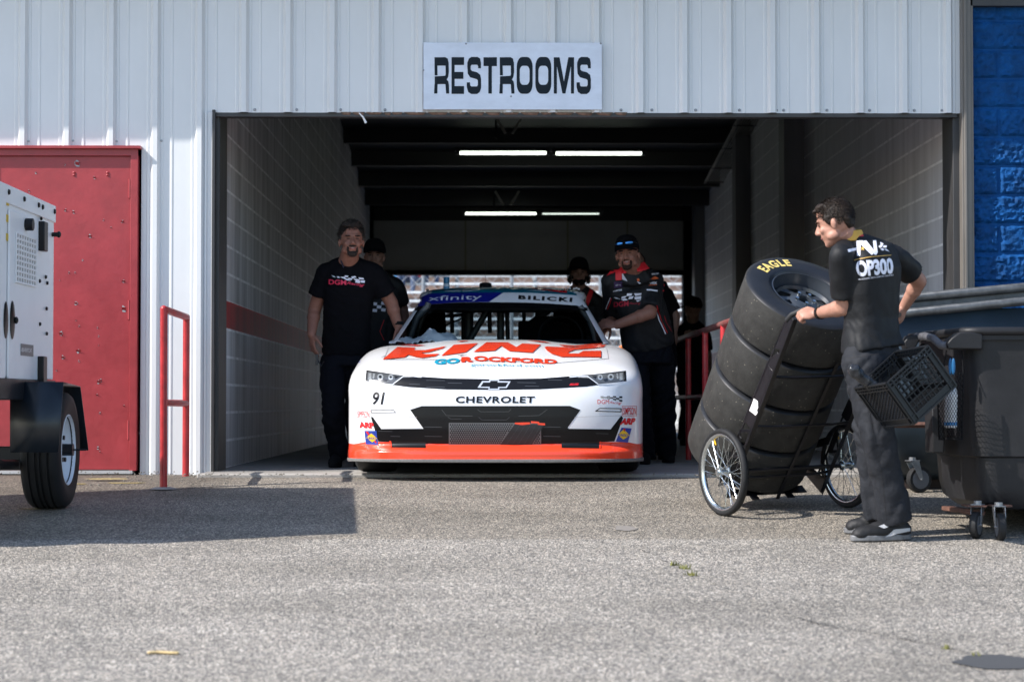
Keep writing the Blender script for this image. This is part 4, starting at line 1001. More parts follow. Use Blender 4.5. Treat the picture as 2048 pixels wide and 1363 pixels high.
# wheels
for x0_ in (-.83, .83):
    for wy in (.93, 3.72):
        x = x0_+.028*wy
        k = MB(); W2 = .14; wr2 = .355
        k.lathe([(.20, -W2*.9), (.24, -W2), (.31, -W2*1.05), (.345, -W2*.9), (wr2, -W2*.6), (wr2, W2*.6), (.345, W2*.9), (.31, W2*1.05), (.24, W2), (.20, W2*.9)], (x, CYR+wy, wr2), (1, 0, 0), 48)
        wt = k.build('wheel', rubber, car, smooth=40)
        k = MB(); sg_ = -1 if x < 0 else 1; k.lathe([(.21, sg_*W2*.95), (.19, sg_*W2*.4), (.08, sg_*W2*.3), (.0, sg_*W2*.4)], (x, CYR+wy, wr2), (1, 0, 0), 32); k.build('rim', dark_metal, wt, smooth=40)
k = MB(); k.bb(-.75, .77, CYR+.35, CYR+4.6, .16, .34); k.build('underbody', black_matt, car)
# window decals at pillar feet
d = Decal()
for pts in ([(1958, 590), (1985, 610), (2015, 655), (2000, 650), (1965, 610)],): d.line(pts, .8, z4, True)
d.line([(0, 575), (40, 590), (10, 610)], .8, z4, True)
d.build('pillar_marks', cblack, shell, bvh_of(shell, body), off=.003, step=6)

# cloth and spray can lying on the car
random.seed(9)
clo = mat('white_cloth', (0.74, 0.75, 0.78), 0.8, bscale=20, bstr=.3)
def cloth_pt(u, v):
    a = P(778+u*150, 686-v*1, 15.10+v*.30)
    hz = (.012+.075*math.exp(-((u-.58)/.13)**2-((v-.55)/.35)**2)+.035*math.exp(-((u-.82)/.12)**2))*min(1, 4*v+.1)*min(1, 6*u)*min(1, 5*(1-u)+.05)
    n_ = noise.noise(Vector((u*7, v*4, 1.3)))*.018+abs(noise.noise(Vector((u*13+v*6, v*3, 4))))*.035+abs(noise.noise(Vector((u*25-v*9, v*5, 7))))*.014
    a.z = .900+.02*v+hz+n_*min(1, 5*(1-u))*min(1, 5*u+.1); return a
k = MB(); k.grid([[cloth_pt(i/44, j/20) for i in range(45)] for j in range(21)])
cl = k.build('cloth', clo, None, smooth=60, solid=.002)
tag(cl, 'crumpled white cloth lying at the foot of the windshield', 'cloth')
k = MB(); c = P(893, 578, CYR+3.0); e = empty('spray_can', c, 'blue and white spray can standing on the car roof', 'can')
k.cyl(c-Vector((0, 0, .05)), c+Vector((0, 0, .045)), .0245, 18); k.build('can_body', mat('can_white', (.5, .6, .7), .3), e, bevel=.003)
k = MB(); k.cyl(c+Vector((0, 0, .045)), c+Vector((0, 0, .095)), .0235, 18); k.build('cap', mat('can_blue', (.0, .16, .33), .3), e, bevel=.004)
k = MB(); k.cyl(c-Vector((0, 0, .02)), c+Vector((0, 0, .02)), .0250, 18); k.build('can_label', mat('can_label_blue', (.02, .22, .45), .3), e)
# ------------------------------------------------------------------ tire cart with four racing tires
ed = Vector((.93, .36, 0)).normalized()                 # axle direction, near-left wheel to far-right wheel
W1 = Vector((1.29, 11.82, 0)); W1.z = gz(11.82)+.247
W2c = Vector((2.045, 12.18, 0)); W2c.z = gz(12.18)+.247
ed = (W2c-W1).normalized()
cart = empty('tire_cart', (W1+W2c)/2-Vector((0, 0, .25)), 'black two-wheeled hand cart with spoked wheels, tilted under a column of slick tires', 'cart')
ax = Vector((.31, -.51, .80)); ax = (ax-ed*ax.dot(ed)).normalized()
sb = P(1491, 914, 12.37)                                 # bottom centre of the tire column
RT = .360; PT = .296
fr_ = (Vector((0, -1, 0))-ax*Vector((0, -1, 0)).dot(ax)); fr_ = (fr_-ed*fr_.dot(ed)).normalized()   # underside of the column, facing the camera
slick = mat('slick_tread', (0.029, 0.0278, 0.0258), 0.75, spec=.3, nscale=16, namt=.35, bscale=90, bstr=.5, bdist=.003, detail=6)
def add_specks(m, scale=85, thr=.045, col=(.15, .135, .11)):
    t = m.node_tree; b = t.nodes['Principled BSDF']; tc = t.nodes.new('ShaderNodeTexCoord'); v = t.nodes.new('ShaderNodeTexVoronoi'); v.inputs['Scale'].default_value = scale
    t.links.new(tc.outputs['Object'], v.inputs['Vector']); s = t.nodes.new('ShaderNodeSeparateColor'); t.links.new(v.outputs['Color'], s.inputs[0])
    a = t.nodes.new('ShaderNodeMath'); a.operation = 'LESS_THAN'; a.inputs[1].default_value = thr; t.links.new(s.outputs[0], a.inputs[0])
    c = t.nodes.new('ShaderNodeMath'); c.operation = 'LESS_THAN'; c.inputs[1].default_value = .28; t.links.new(v.outputs['Distance'], c.inputs[0])
    d = t.nodes.new('ShaderNodeMath'); d.operation = 'MULTIPLY'; t.links.new(a.outputs[0], d.inputs[0]); t.links.new(c.outputs[0], d.inputs[1])
    mx = t.nodes.new('ShaderNodeMix'); mx.data_type = 'RGBA'; t.links.new(d.outputs[0], mx.inputs[0]); src = b.inputs['Base Color'].links[0].from_socket; t.links.new(src, mx.inputs[6]); mx.inputs[7].default_value = (*col, 1)
    t.links.new(mx.outputs[2], b.inputs['Base Color'])
add_specks(slick)
side_r = mat('tire_sidewall', (0.014, 0.015, 0.018), 0.36, spec=.4, nscale=6, namt=.3, bscale=40, bstr=.15)
yel = mat('tire_yellow', (0.74, 0.55, 0.16), .6, nscale=60, namt=.2)
rimb = mat('rim_black', (0.030, 0.036, 0.045), 0.3, coat=.3)
topside = None
for i in range(4):
    c0 = sb+ax*(PT*i); h = PT-.001
    t_ = empty('racing_tire', c0, ['used slick racing tire, lowest of the column on the cart', 'used slick racing tire, second from the bottom of the column', 'used slick racing tire, third from the bottom of the column, under the EAGLE tire', 'used slick racing tire on top of the column, yellow EAGLE lettering on its side'][i], 'tire', 'slick tires stacked on the cart')
    k = MB()   # tread
    k.lathe([(RT-.004, .018), (RT, .026), (RT+.002, h*.5), (RT, h-.026), (RT-.004, h-.018)], c0, ax, 80); tread = k.build('tread', slick, t_, smooth=60)
    k = MB()
    prof = [(.205, .034), (.212, .012), (.235, .004), (.285, 0.0), (.330, .003), (.347, .009), (RT-.0038, .0182)]
    k.lathe(prof, c0, ax, 80); k.lathe([(r, h-z) for r, z in prof], c0, ax, 80)
    k.lathe([(.205, .034), (.203, h*.5), (.205, h-.034)], c0, ax, 60)
    sw = k.build('sidewall', side_r, t_, smooth=60)
    k = MB()
    k.lathe([(.209, .018), (.200, .016), (.196, .04), (.185, .07), (.178, .12), (.178, h-.12), (.185, h-.07), (.196, h-.04), (.200, h-.016), (.209, h-.018)], c0, ax, 56)
    if i == 3:
        hb = h-.105
        # wheel centre disc with oval holes
        n = 8; k.lathe([(.178, hb+.02), (.165, hb+.03), (.155, hb+.012)], c0, ax, 48); k.lathe([(.085, hb+.030), (.065, hb+.045), (.04, hb+.045), (.036, hb+.03), (.036, hb)], c0, ax, 32)
        a_, b2_ = ortho(ax)
        for j in range(n):
            for m_ in range(5):
                t0 = 2*pi*(j+.5)/n
                tt = [t0-.16+.08*q for q in (m_, m_+1)] if m_ < 4 else None
                if not tt: continue
                q = []
                for (r0_, hh) in ((.157, hb+.012), (.084, hb+.030)):
                    for tq in (tt if r0_ > .1 else tt[::-1]):
                        w_ = 1.0 if r0_ > .1 else 1.15
                        ang = t0+(tq-t0)*w_; q.append(c0+(a_*cos(ang)+b2_*sin(ang))*r0_+ax*hh)
                k.add(q, [(0, 1, 2, 3)])
        k.lathe([(.177, hb-.05), (.0, hb-.05)], c0, ax, 32)
    rm = k.build('rim', rimb, t_, smooth=50)
    if i == 3:
        topside = sw; toptire = t_; toph = h
        k = MB(); a_, b2_ = ortho(ax)
        for j in range(5):
            an = 2*pi*j/5; k.cyl(c0+(a_*cos(an)+b2_*sin(an))*.052+ax*(hb+.043), c0+(a_*cos(an)+b2_*sin(an))*.052+ax*(hb+.058), .010, 8)
        k.build('lug_seats', chrome, rm)
        # curved lettering on the sidewall
        a3 = (Vector((0, 0, 1))-ax*ax.z).normalized(); b3 = a3.cross(ax).normalized()   # a3: up on the face
        if b3.x < 0: b3 = -b3
        def face_pt(r, ang):
            dr = a3*cos(ang)+b3*sin(ang)
            z = h
            pr2 = [(r_, h-z_) for r_, z_ in prof]
            for (r0_, h0), (r1_, h1) in zip(pr2, pr2[1:]):
                if r0_ <= r <= r1_: z = h0+(h1-h0)*(r-r0_)/(r1_-r0_)
            return c0+dr*r+ax*(z+.0012)
        v, f = text_2d('EAGLE', bold=.035, spacing=1.2)
        bm = bmesh.new(); bv = [bm.verts.new((x, y, 0)) for x, y in v]
        for q in f:
            try: bm.faces.new([bv[i_] for i_ in q])
            except ValueError: pass
        for q in range(1, 14): bmesh.ops.bisect_plane(bm, geom=bm.verts[:]+bm.edges[:]+bm.faces[:], plane_co=(q/14, 0, 0), plane_no=(1, 0, 0))
        for q in range(1, 5): bmesh.ops.bisect_plane(bm, geom=bm.verts[:]+bm.edges[:]+bm.faces[:], plane_co=(0, q/5, 0), plane_no=(0, 1, 0))
        for vv in bm.verts: vv.co = face_pt(.250+.066*vv.co.y, R(-46+50*vv.co.x))
        me = bpy.data.meshes.new('side_lettering'); bm.to_mesh(me); bm.free(); me.materials.append(yel)
        o = bpy.data.objects.new('side_lettering', me); scene.collection.objects.link(o); setparent(o, t_)
    if i == 1 or i == 2:
        # yellow lettering peeking out at the seams under the column
        k = MB()
        for q in range(3):
            if i == 2: break
            an = q*.11-.05
            d_ = (fr_*cos(an)-ed*sin(an)); p = c0+d_*(.336)+ax*(PT-.022)
            k.ell(p, (.018, .006, .007), nu=10, nv=6)
        if i == 1: k.build('side_lettering', yel, t_)
# cart frame: two plate rails with triangular cut-outs, handles, axle, foot plate
frame_m = mat('cart_black', (0.007, 0.007, 0.009), 0.3, nscale=30, namt=.4, spec=.4)
def cp(u, v, w): return sb+ax*u+ed*v+fr_*w            # along the column, along the axle, away from it
for s, nm in ((-1, 0), (1, 1)):
    v0 = s*.33
    k = MB(); M = Matrix((( *ax, 0), (*fr_, 0), (*ed, 0), (0, 0, 0, 1))).transposed()
    M = Matrix([[ax.x, fr_.x, ed.x, 0], [ax.y, fr_.y, ed.y, 0], [ax.z, fr_.z, ed.z, 0], [0, 0, 0, 1]]); M.translation = cp(0, v0, 0)
    def plate(pts, t0=-.003, t1=.003): k.prism(pts, M, t0, t1)
    wi = .262; wo = .375
    L0, L1 = .02, 1.25
    # inner and outer flanges of the rail
    plate([(L0, wo-.016), (L1, wo-.016), (L1, wo), (L0, wo)]); plate([(L0, wi), (L1-.02, wi+.05), (L1, wi+.062), (L0, wi+.014)])
    # web pieces between triangular openings
    xs = [L0, .14, .23, .32, .41, .50]
    for j in range(5):
        a, b = xs[j], xs[j+1]
        plate([(a, wi+.01), (a+.022, wi+.01), (b, wo-.01), (b-.022, wo-.01)] if j % 2 == 0 else [(a-.0, wo-.01), (a-.022+.0, wo-.01), (b-.022, wi+.01), (b, wi+.01)])
    plate([(.26, wi+.01), (.40, wi+.01), (.40, wi+.052), (.26, wi+.052)])
    plate([(.50, wi+.01), (.90, wi+.03), (.90, wo-.01), (.50, wo-.01)]); plate([(.90, wi+.03), (.92, wi+.03), (1.015, wo-.03), (1.01, wo-.012), (.90, wo-.012)]); plate([(1.01, wi+.04), (1.25, wi+.055), (1.25, wo-.012), (1.045, wo-.012)])
    # outer flange lip
    k.bar(cp(L0, v0-s*.012, wo), cp(L1, v0-s*.012, wo), .004, .028, up=ed)
    if s > 0:   # gusset towards the axle
        plate([(-.02, wi-.22), (.03, wi-.22), (.10, wo), (.0, wo)]); plate([(.0, .0), (.06, .0), (.35, wi), (.28, wi)])
    k.build('side_rail', frame_m, cart, bevel=.0015)
    hd = MB(); hd.tube([cp(L1-.04, v0, wo-.05), cp(L1+.01, v0, wo-.03)]+([P(1603, 620, 11.27), P(1624, 632, 11.17)] if s < 0 else [P(1806, 622, 11.42), P(1796, 630, 11.30)]), .0145, 12)
    hd.build('handle', mat('grip_black', (.014, .014, .015), .6), cart, smooth=60)
    if s < 0:
        k = MB(); q = [(.56, wi+.035), (.645, wi+.035), (.655, wi+.075), (.625, wi+.098), (.61, wi+.094), (.60, wi+.108), (.575, wi+.10), (.57, wi+.07)]
        k.prism([(a+.02, b) for a, b in q], M, -.0045, -.0035); k.build('paper_sticker', mat('sticker_white', (.75, .74, .72), .6), cart)
k = MB()
for u in (.16, .52, .86): k.tube([cp(u, -.33, .36), cp(u, -.2, .375), cp(u, .2, .375), cp(u, .33, .36)], .008, 8)
k.bar(cp(-.01, .02, wo), cp(.95, .07, wo), .022, .006, up=fr_); k.build('cross_braces', frame_m, cart)
k = MB(); k.cyl(W1+ed*.05, W2c-ed*.05, .013, 10); k.build('axle', frame_m, cart)
k = MB(); M.translation = cp(0, 0, 0)
for s in (-1, 1): k.bar(cp(-.012, s*.12, -.20), cp(-.012, s*.12, .37), .05, .006, up=ax)
k.bar(cp(-.012, -.25, .30), cp(-.012, .25, .30), .006, .06, up=fr_); k.bar(cp(-.014, -.2, -.10), cp(-.014, .2, -.10), .05, .006, up=ax); k.build('foot_plate', frame_m, cart)
for c, s in ((W1, -1), (W2c, 1)):
    k = MB(); rw_ = .247; tw = .022
    k.lathe([(rw_-.036+.004, -tw*.7), (rw_-.02, -tw), (rw_-.006, -tw*.75), (rw_, 0), (rw_-.006, tw*.75), (rw_-.02, tw), (rw_-.032, tw*.7)], c, ed, 72)
    wt = k.build('wheel', rubber, cart, smooth=60)
    k = MB(); k.lathe([(rw_-.031, -.017), (rw_-.034, -.018), (rw_-.046, -.008), (rw_-.050, 0), (rw_-.046, .008), (rw_-.034, .018), (rw_-.031, .017)], c, ed, 64); k.build('rim', chrome, wt, smooth=60)
    k = MB(); a_, b2_ = ortho(ed)
    for j in range(36):
        side = 1 if j % 2 else -1; t0 = 2*pi*j/36; off = (.55 if (j//2) % 2 else -.55)
        p0 = c+(a_*cos(t0+off)+b2_*sin(t0+off))*.020+ed*side*.030; p1 = c+(a_*cos(t0)+b2_*sin(t0))*(rw_-.046)+ed*side*.004
        k.tube([p0, p1], .0014, 4)
    k.build('spokes', chrome, wt)
    k = MB(); k.lathe([(.0, -.045), (.012, -.045), (.014, -.036), (.026, -.036), (.028, -.028), (.018, -.024), (.018, .024), (.028, .028), (.026, .036), (.014, .036), (.012, .045), (0, .045)], c, ed, 24); k.build('hub', chrome, wt, smooth=40)
    k = MB(); t0 = R(115); q = c+(a_*cos(t0)+b2_*sin(t0))*(rw_-.052); k.tube([q, q-(a_*cos(t0)+b2_*sin(t0))*.028], .005, 8); k.build('valve_cap', mat('valve_yellow', (.75, .42, .01), .5), wt)

# ------------------------------------------------------------------ grey steel dumpster behind
dgrey = mat('dumpster_paint', (0.022, 0.036, 0.050), 0.45, nscale=3, namt=.25, bscale=8, bstr=.2, bdist=.01)
rustm = mat('rusty_steel', (0.14, 0.065, 0.045), 0.7, nscale=14, namt=.5)
YD = 12.9
dm = empty('dumpster', (P(1950, 900, YD).x, YD+.5, gz(YD)), 'slate-grey steel dumpster with a double rim standing behind the black bin', 'dumpster')
def dp(px, py, Y=YD): return P(px, py, Y)
k = MB()
x0 = dp(1750, 700).x; x1 = dp(2150, 700).x+.5
zt0, zm, zl, zb1 = dp(0, 615).z, dp(0, 848).z, dp(0, 905).z, dp(0, 962).z
prof = [(zt0, 0), (zm, .05), (zl, .09), (zb1+.05, .17), (zb1, .26)]
rws = []
for z, inset in prof:
    ys_ = YD+inset; ye = YD+1.3-inset; xa = x0+inset*.9; xb = x1
    ring = []
    for cx_, cy_, a0 in ((xb, ys_+.0, -90), (xb, ye, 0), (xa+.10, ye-.10, 90), (xa+.10, ys_+.10, 180)):
        if cx_ == xb: ring.append(Vector((cx_, cy_, z)))
        else:
            for q in range(5):
                a = R(a0+90*q/4); ring.append(Vector((cx_+.10*cos(a), cy_+.10*sin(a), z)))
    rws.append(ring)
k.grid(rws, close_u=True); k.build('shell', dgrey, dm, smooth=35, solid=.008)
k = MB()
pa, pb = dp(1752, 632, YD-.03), dp(2120, 595, YD-.03)
k.tube([pa+Vector((0, 1.3, 0)), pa, pb], .028, 10); k.build('rim_pipe', mat('rim_steel', (0.10, 0.105, 0.11), .4, nscale=14, namt=.4, metal=.3), dm, smooth=60)
k = MB(); pa, pb = dp(1752, 602, YD+.02), dp(2120, 568, YD+.02); k.tube([pa+Vector((0, 1.3, 0)), pa, pb], .030, 10); k.bar(pa+Vector((0, .01, -.05)), pb+Vector((0, .01, -.05)), .01, .09)
k.build('upper_rim', mat('rim_steel2', (0.085, 0.09, 0.095), .42, nscale=14, namt=.4, metal=.3), dm, smooth=60)
k = MB(); k.tube([dp(1745, 849, YD-.02), dp(2130, 850, YD-.02)], .018, 8); k.build('rusty_bar', rustm, dm)
k = MB(); k.bb(x0+.2, x1-.1, YD+.25, YD+1.0, zb1-.07, zb1); k.build('base_frame', mat('base_dark', (.03, .02, .018), .7), dm)
def caster(c, yaw, parent, sc=1.0, m=None, rw_=.062):
    """c: ground contact point"""
    d = Vector((cos(yaw), sin(yaw), 0)); n = Vector((-d.y, d.x, 0)); ctr = c+Vector((0, 0, rw_*sc))
    k = MB(); k.lathe([(rw_*sc*.45, -.017*sc), (rw_*sc*.92, -.017*sc), (rw_*sc, -.012*sc), (rw_*sc, .012*sc), (rw_*sc*.92, .017*sc), (rw_*sc*.45, .017*sc)], ctr, n, 28)
    cst = k.build('caster', rubber, parent, smooth=40)
    k = MB(); k.lathe([(0, -.018*sc), (rw_*sc*.5, -.0185*sc), (rw_*sc*.72, -.0178*sc)], ctr, n, 20); k.lathe([(0, .018*sc), (rw_*sc*.5, .0185*sc), (rw_*sc*.72, .0178*sc)], ctr, n, 20); k.build('wheel_disc', mat('caster_disc', (.10, .11, .13), .4), cst)
    top = c+Vector((0, 0, rw_*sc*2+.035))+d*.035*sc
    k = MB()
    for s in (-1, 1):
        q = [ctr+n*s*.023*sc+d*(-.012), ctr+n*s*.023*sc+d*.012, top+n*s*.023*sc+d*.030, top+n*s*.023*sc-d*.030]
        k.add(q+[p+n*s*.003 for p in q], [(0, 1, 2, 3), (7, 6, 5, 4), (0, 4, 5, 1), (1, 5, 6, 2), (2, 6, 7, 3), (3, 7, 4, 0)])
    k.bar(top-d*.035, top+d*.035, .052*sc, .006); k.cyl(ctr-n*.028*sc, ctr+n*.028*sc, .007, 8); k.cyl(top, top+Vector((0, 0, .02)), .022, 12)
    k.build('fork', grey_metal, cst, bevel=.001)
    return top
cc = P(1838, 985, 12.95); cc.z = gz(12.95); caster(cc, R(200), dm, 1.3)

# ------------------------------------------------------------------ black tilt bin
bplast = mat('bin_plastic', (0.015, 0.015, 0.017), 0.5, spec=.35, nscale=5, namt=.35, bscale=160, bstr=.35, bdist=.002)
binr = empty('waste_bin', (2.95, 11.3, gz(11.3)), 'large black plastic tilt bin on casters at the right edge', 'bin')
YB = 10.95
def bp_(px, py, Y=YB): return P(px, py, Y)
# plan of the body: left panel recedes to the back left, front panel runs to the right
cx0 = bp_(1945, 800).x; lx0 = bp_(1872, 800, 11.5).x
def ring(z, ins):
    pts = [Vector((lx0+ins, 11.62-ins*.5, z)), Vector((lx0+.02+ins, 11.50-ins*.3, z))]
    A = Vector((cx0+ins*.8, YB+ins*.5, 0)); r = .09
    dl = (Vector((lx0+ins, 11.5, 0))-A).normalized(); dr = Vector((1, -.03, 0)).normalized()
    for q in range(7):
        t = q/6; a = A+dl*r; b = A+dr*r; p = a*(1-t)**2+A*2*t*(1-t)+b*t*t; pts.append(Vector((p.x, p.y, z)))
    pts.append(Vector((cx0+1.4, YB-.04+ins*.5, z))); pts.append(Vector((cx0+1.4, 12.2, z))); pts.append(Vector((lx0+.1+ins, 12.2, z)))
    return pts
zz_ = lambda py, Y=YB: HC+(806-py)*Y/4200
rws = [ring(zz_(662), -.02), ring(zz_(700), -.008), ring(zz_(800), .004), ring(zz_(903), .020), ring(zz_(912), .022), ring(zz_(916), .050), ring(zz_(975), .062), ring(zz_(1005), .085), ring(zz_(1018), .13), ring(zz_(1021), .22)]
k = MB(); k.grid(rws, close_u=True); k.add(rws[-1], [tuple(range(len(rws[-1])))])
shell_b = k.build('tub', bplast, binr, smooth=32)
k = MB(); top = ring(zz_(662), -.05); k.tube([Vector((p.x, p.y, p.z+.0)) for p in top], .022, 8, close=True)
k.grid([[p+Vector((0, 0, .020)) for p in top], [p-Vector((0, 0, .045)) for p in top]], close_u=True); k.build('rim', bplast, binr, smooth=60)
k = MB()   # handle bracket with pipe at the left end
a = bp_(1905, 668, 11.0); 
def slabp(pts, Y, th, name, m, parent, bev=.006):
    k = MB(); q = [P(x, y, Y) for x, y in pts]; b = [p+Vector((0, th, 0)) for p in q]; n = len(q)
    k.add(q+b, [tuple(range(n)), tuple(range(2*n-1, n-1, -1))]+[(i, n+i, n+(i+1) % n, (i+1) % n) for i in range(n)])
    return k.build(name, m, parent, bevel=bev)
slabp([(1894, 686), (1903, 676), (1920, 664), (1945, 664), (1965, 668), (1965, 698), (1896, 697)], 10.90, .14, 'handle_bracket', bplast, binr)
slabp([(1808, 684), (1818, 670), (1832, 669), (1842, 676), (1830, 697), (1812, 697)], 11.35, .12, 'handle_bracket', bplast, binr)
k = MB(); k.tube([P(1832, 674, 11.42), P(1850, 672, 11.3), P(1866, 676, 11.12), P(1882, 690, 10.98), P(1900, 692, 10.94)], .021, 12); k.build('handle', mat('handle_grey', (.10, .10, .11), .45, nscale=20, namt=.4), binr, smooth=60)
slabp([(1836, 664), (1880, 660), (1930, 657), (1930, 666), (1880, 670), (1838, 671)], 11.42, .3, 'lid_edge', bplast, binr)
slabp([(1864, 815), (1876, 815), (1890, 870), (1888, 906), (1866, 905)], 11.25, .2, 'side_rib', bplast, binr)
k = MB(); k.tube([P(1889, 1016, 11.42), P(1925, 1021, 11.15), P(1948, 1026, 10.96), P(1963, 1027, 10.94), P(1966, 1024, 11.1)], .014, 10); k.bar(P(1892, 1015, 11.4), P(1950, 1022, 11.0), .05, .02); k.build('rusty_base', rustm, binr)
c1 = Vector((P(1952, 1078, 10.92).x, 10.92, gz(10.92))); caster(c1, R(62), binr, 1.12)
c2 = Vector((P(2001, 1080, 10.85).x, 10.85, gz(10.85))); caster(c2, R(88), binr, 1.12)
k = MB()
for px in (1950, 2001): p = P(px, 1020, 10.95); k.bb(p.x-.05, p.x+.05, 10.9, 11.05, gz(10.95)+.17, zz_(1016)+.01)
k.build('caster_mount', rustm, binr)

# net pocket with a bottle, hanging on the bin
netr = empty('net_bag', (2.35, 11.0, .25), 'black diamond net bag hanging on the left end of the black bin', 'net bag')
A_ = P(1874, 770, 10.98); Bt = P(1927, 700, 10.86)
def npnt(u, v):     # u across 0..1, v down 0..1
    xl_ = 1874+(v*4); xr_ = 1926-(v*2); Y = 10.86+.10*(1-u)-.07*sin(pi*u)
    return P(xl_+(xr_-xl_)*u, 745+133*v, Y)
k = MB()
nu, nv = 9, 13
for i in range(-nv, nu+1):
    for sgn in (1, -1):
        pts = []
        for j in range(0, nv*2+1):
            v = j/(nv*2); u = (i+ (j/2 if sgn > 0 else (nv-j/2)))/nu
            if 0 <= u <= 1: pts.append(npnt(u, v)+Vector((.0, .0, 0)))
        if len(pts) > 1: k.tube(pts, .0018, 4, cap=False)
k.tube([npnt(0, v/8) for v in range(9)], .004, 6); k.tube([npnt(1, v/8) for v in range(9)], .004, 6); k.tube([npnt(u/6, 1) for u in range(7)], .004, 6)
k.build('net', black_matt, netr)
k = MB(); k.tube([P(1885, 745, 10.95), P(1893, 700, 10.95)], .003, 5); k.tube([P(1926, 745, 10.9), P(1924, 700, 10.95)], .003, 5); k.build('straps', black_matt, netr)
bt = empty('water_bottle', P(1901, 858, 10.95), 'clear ribbed water bottle inside the black net bag', 'bottle')
c = P(1901, 855, 10.97); k = MB(); prof = [(0, 0), (.030, 0), (.033, .01)]
for i in range(8): prof += [(.0335, .02+.018*i), (.031, .029+.018*i)]
prof += [(.033, .17), (.028, .20), (.013, .222), (.013, .235)]
k.lathe(prof, c, (0.03, 0, 1), 24); k.build('bottle_body', mat('bottle_clear', (.60, .62, .64), .15), bt, smooth=40)
k = MB(); k.cyl(c+Vector((0, 0, .235)), c+Vector((0, 0, .250)), .015, 14); k.build('cap', mat('cap_blue', (.02, .18, .45), .4), bt)
k = MB(); k.cyl(c+Vector((0, 0, .012)), c+Vector((0, 0, .030)), .0342, 20); k.build('bottle_label', mat('cap_blue', (.02, .18, .45), .4), bt)
gv = MB()
for px, dy in ((1907, 0), (1901, .02)): gv.ell(P(px, 733, 10.9+dy), (.010, .006, .045), nu=10, nv=8)
tag(gv.build('blue_gloves', mat('glove_blue', (.01, .11, .26), .5), None), 'blue glove fingers hanging between the crate and the black bin', 'gloves')

# ------------------------------------------------------------------ milk crate
cr = empty('milk_crate', P(1820, 760, 10.8), 'black plastic lattice crate hanging tilted on the corner of the black bin', 'crate')
R2 = P(1773, 766, 10.36)
u3 = Vector((.72, .30, .60)).normalized(); d3 = Vector((.60, .16, -.77)); d3 = (d3-u3*d3.dot(u3)).normalized(); w3 = u3.cross(d3).normalized()
if w3.y < 0: w3 = -w3
SU, SD, SW = .305, .25, .31
crm = mat('crate_black', (0.008, 0.009, 0.011), 0.36, spec=.35, bscale=120, bstr=.2)
def cpt(a, b, c): return R2+u3*a*SU+d3*b*SD+w3*c*SW
def wall(o, e1, e2, nrm, L1_, L2_, name, dia=False, hole=True):
    """lattice wall: origin o, edge dirs e1,e2"""
    k = MB()
    def br(a0, b0, a1, b1, wd, th): k.bar(o+e1*a0*L1_+e2*b0*L2_, o+e1*a1*L1_+e2*b1*L2_, wd, th, up=nrm)
    for b in (0.0, .07, .14): br(0, b, 1, b, .006, .016)
    for i in range(13): br(i/12, 0, i/12, .14, .004, .016)
    br(0, .86, 1, .86, .005, .014); br(0, 1, 1, 1, .008, .018)
    for a in (0, .10, .90, 1): br(a, 0, a, 1, .006, .018)
    br(.0, .93, 1, .93, L2_*.12, .003)
    for a in (.05, .95): br(a, .14, a, 1, L1_*.085, .003)
    if dia:
        n = 8
        for i in range(-n, n+1):
            for sg_ in (1, -1):
                a0, b0, a1, b1 = .10+.8*i/n, .14, .10+.8*(i+n)/n, .86
                if sg_ < 0: a0, a1 = 1-a0, 1-a1
                # clip
                def clip(a0, b0, a1, b1):
                    ts = [0, 1]
                    da = a1-a0
                    tlo, thi = sorted(((.10-a0)/da, (.90-a0)/da)); return max(0, tlo), min(1, thi)
                t0, t1 = clip(a0, b0, a1, b1)
                if t1-t0 > .03: br(a0+(a1-a0)*t0, b0+(b1-b0)*t0, a0+(a1-a0)*t1, b0+(b1-b0)*t1, .0035, .008)
    else:
        for i in range(1, 8): br(.10+.8*i/8, .14+(.16 if hole and 2 < i < 6 else 0), .10+.8*i/8, .86, .0035, .008)
        for i in range(1, 6): br(.10 if not (hole and i == 1) else .10, .14+.72*i/6, .90, .14+.72*i/6, .0035, .008)
        if hole:
            for a0, b0, a1, b1 in ((.3, .14, .38, .30), (.38, .30, .62, .30), (.62, .30, .70, .14)): br(a0, b0, a1, b1, .008, .012)
    return k.build(name, crm, cr, smooth=0)
wall(cpt(0, 0, 0), u3, d3, w3, SU, SD, 'front_side'); wall(cpt(0, 0, 1), u3, d3, w3, SU, SD, 'back_side')
wall(cpt(0, 0, 0), w3, d3, u3, SW, SD, 'left_side', dia=True); wall(cpt(1, 0, 0), w3, d3, u3, SW, SD, 'right_side')
k = MB(); 
for i in range(11):
    k.bar(cpt(i/10, 1, 0), cpt(i/10, 1, 1), .004, .006, up=d3); k.bar(cpt(0, 1, i/10), cpt(1, 1, i/10), .004, .006, up=d3)
for i in range(-9, 10):
    for sg_ in (1, -1):
        t0, t1 = max(0, -i/10), min(1, 1-i/10)
        a0, a1 = i/10+t0, i/10+t1
        if sg_ < 0: a0, a1 = 1-a0, 1-a1
        k.bar(cpt(a0, 1, t0), cpt(a1, 1, t1), .003, .005, up=d3)
k.build('crate_bottom', crm, cr, smooth=0)
# rolled black bags in the crate
k = MB(); p0 = P(1698, 733, 10.52); p1 = P(1778, 800, 10.58)
pts = [p0+(p1-p0)*i/14 for i in range(15)]; k.tube(pts, [.030+.010*sin(i*.9)*.4-(.012 if i == 0 else 0) for i in range(15)], 14)
k2 = MB(); k2.v = k.v; k2.f = k.f
me = remesh(k, .006, 1, lambda co, n_: co+n_*.006*noise.noise(co*38))
o = meshobj('plastic_bag_roll', me, mat('bag_black', (.020, .021, .024), .22, bscale=35, bstr=.5, bdist=.01), None)
o.matrix_parent_inverse = Matrix.Identity(4)
tag(o, 'rolled shiny black plastic bag poking out of the lattice crate', 'plastic bag')

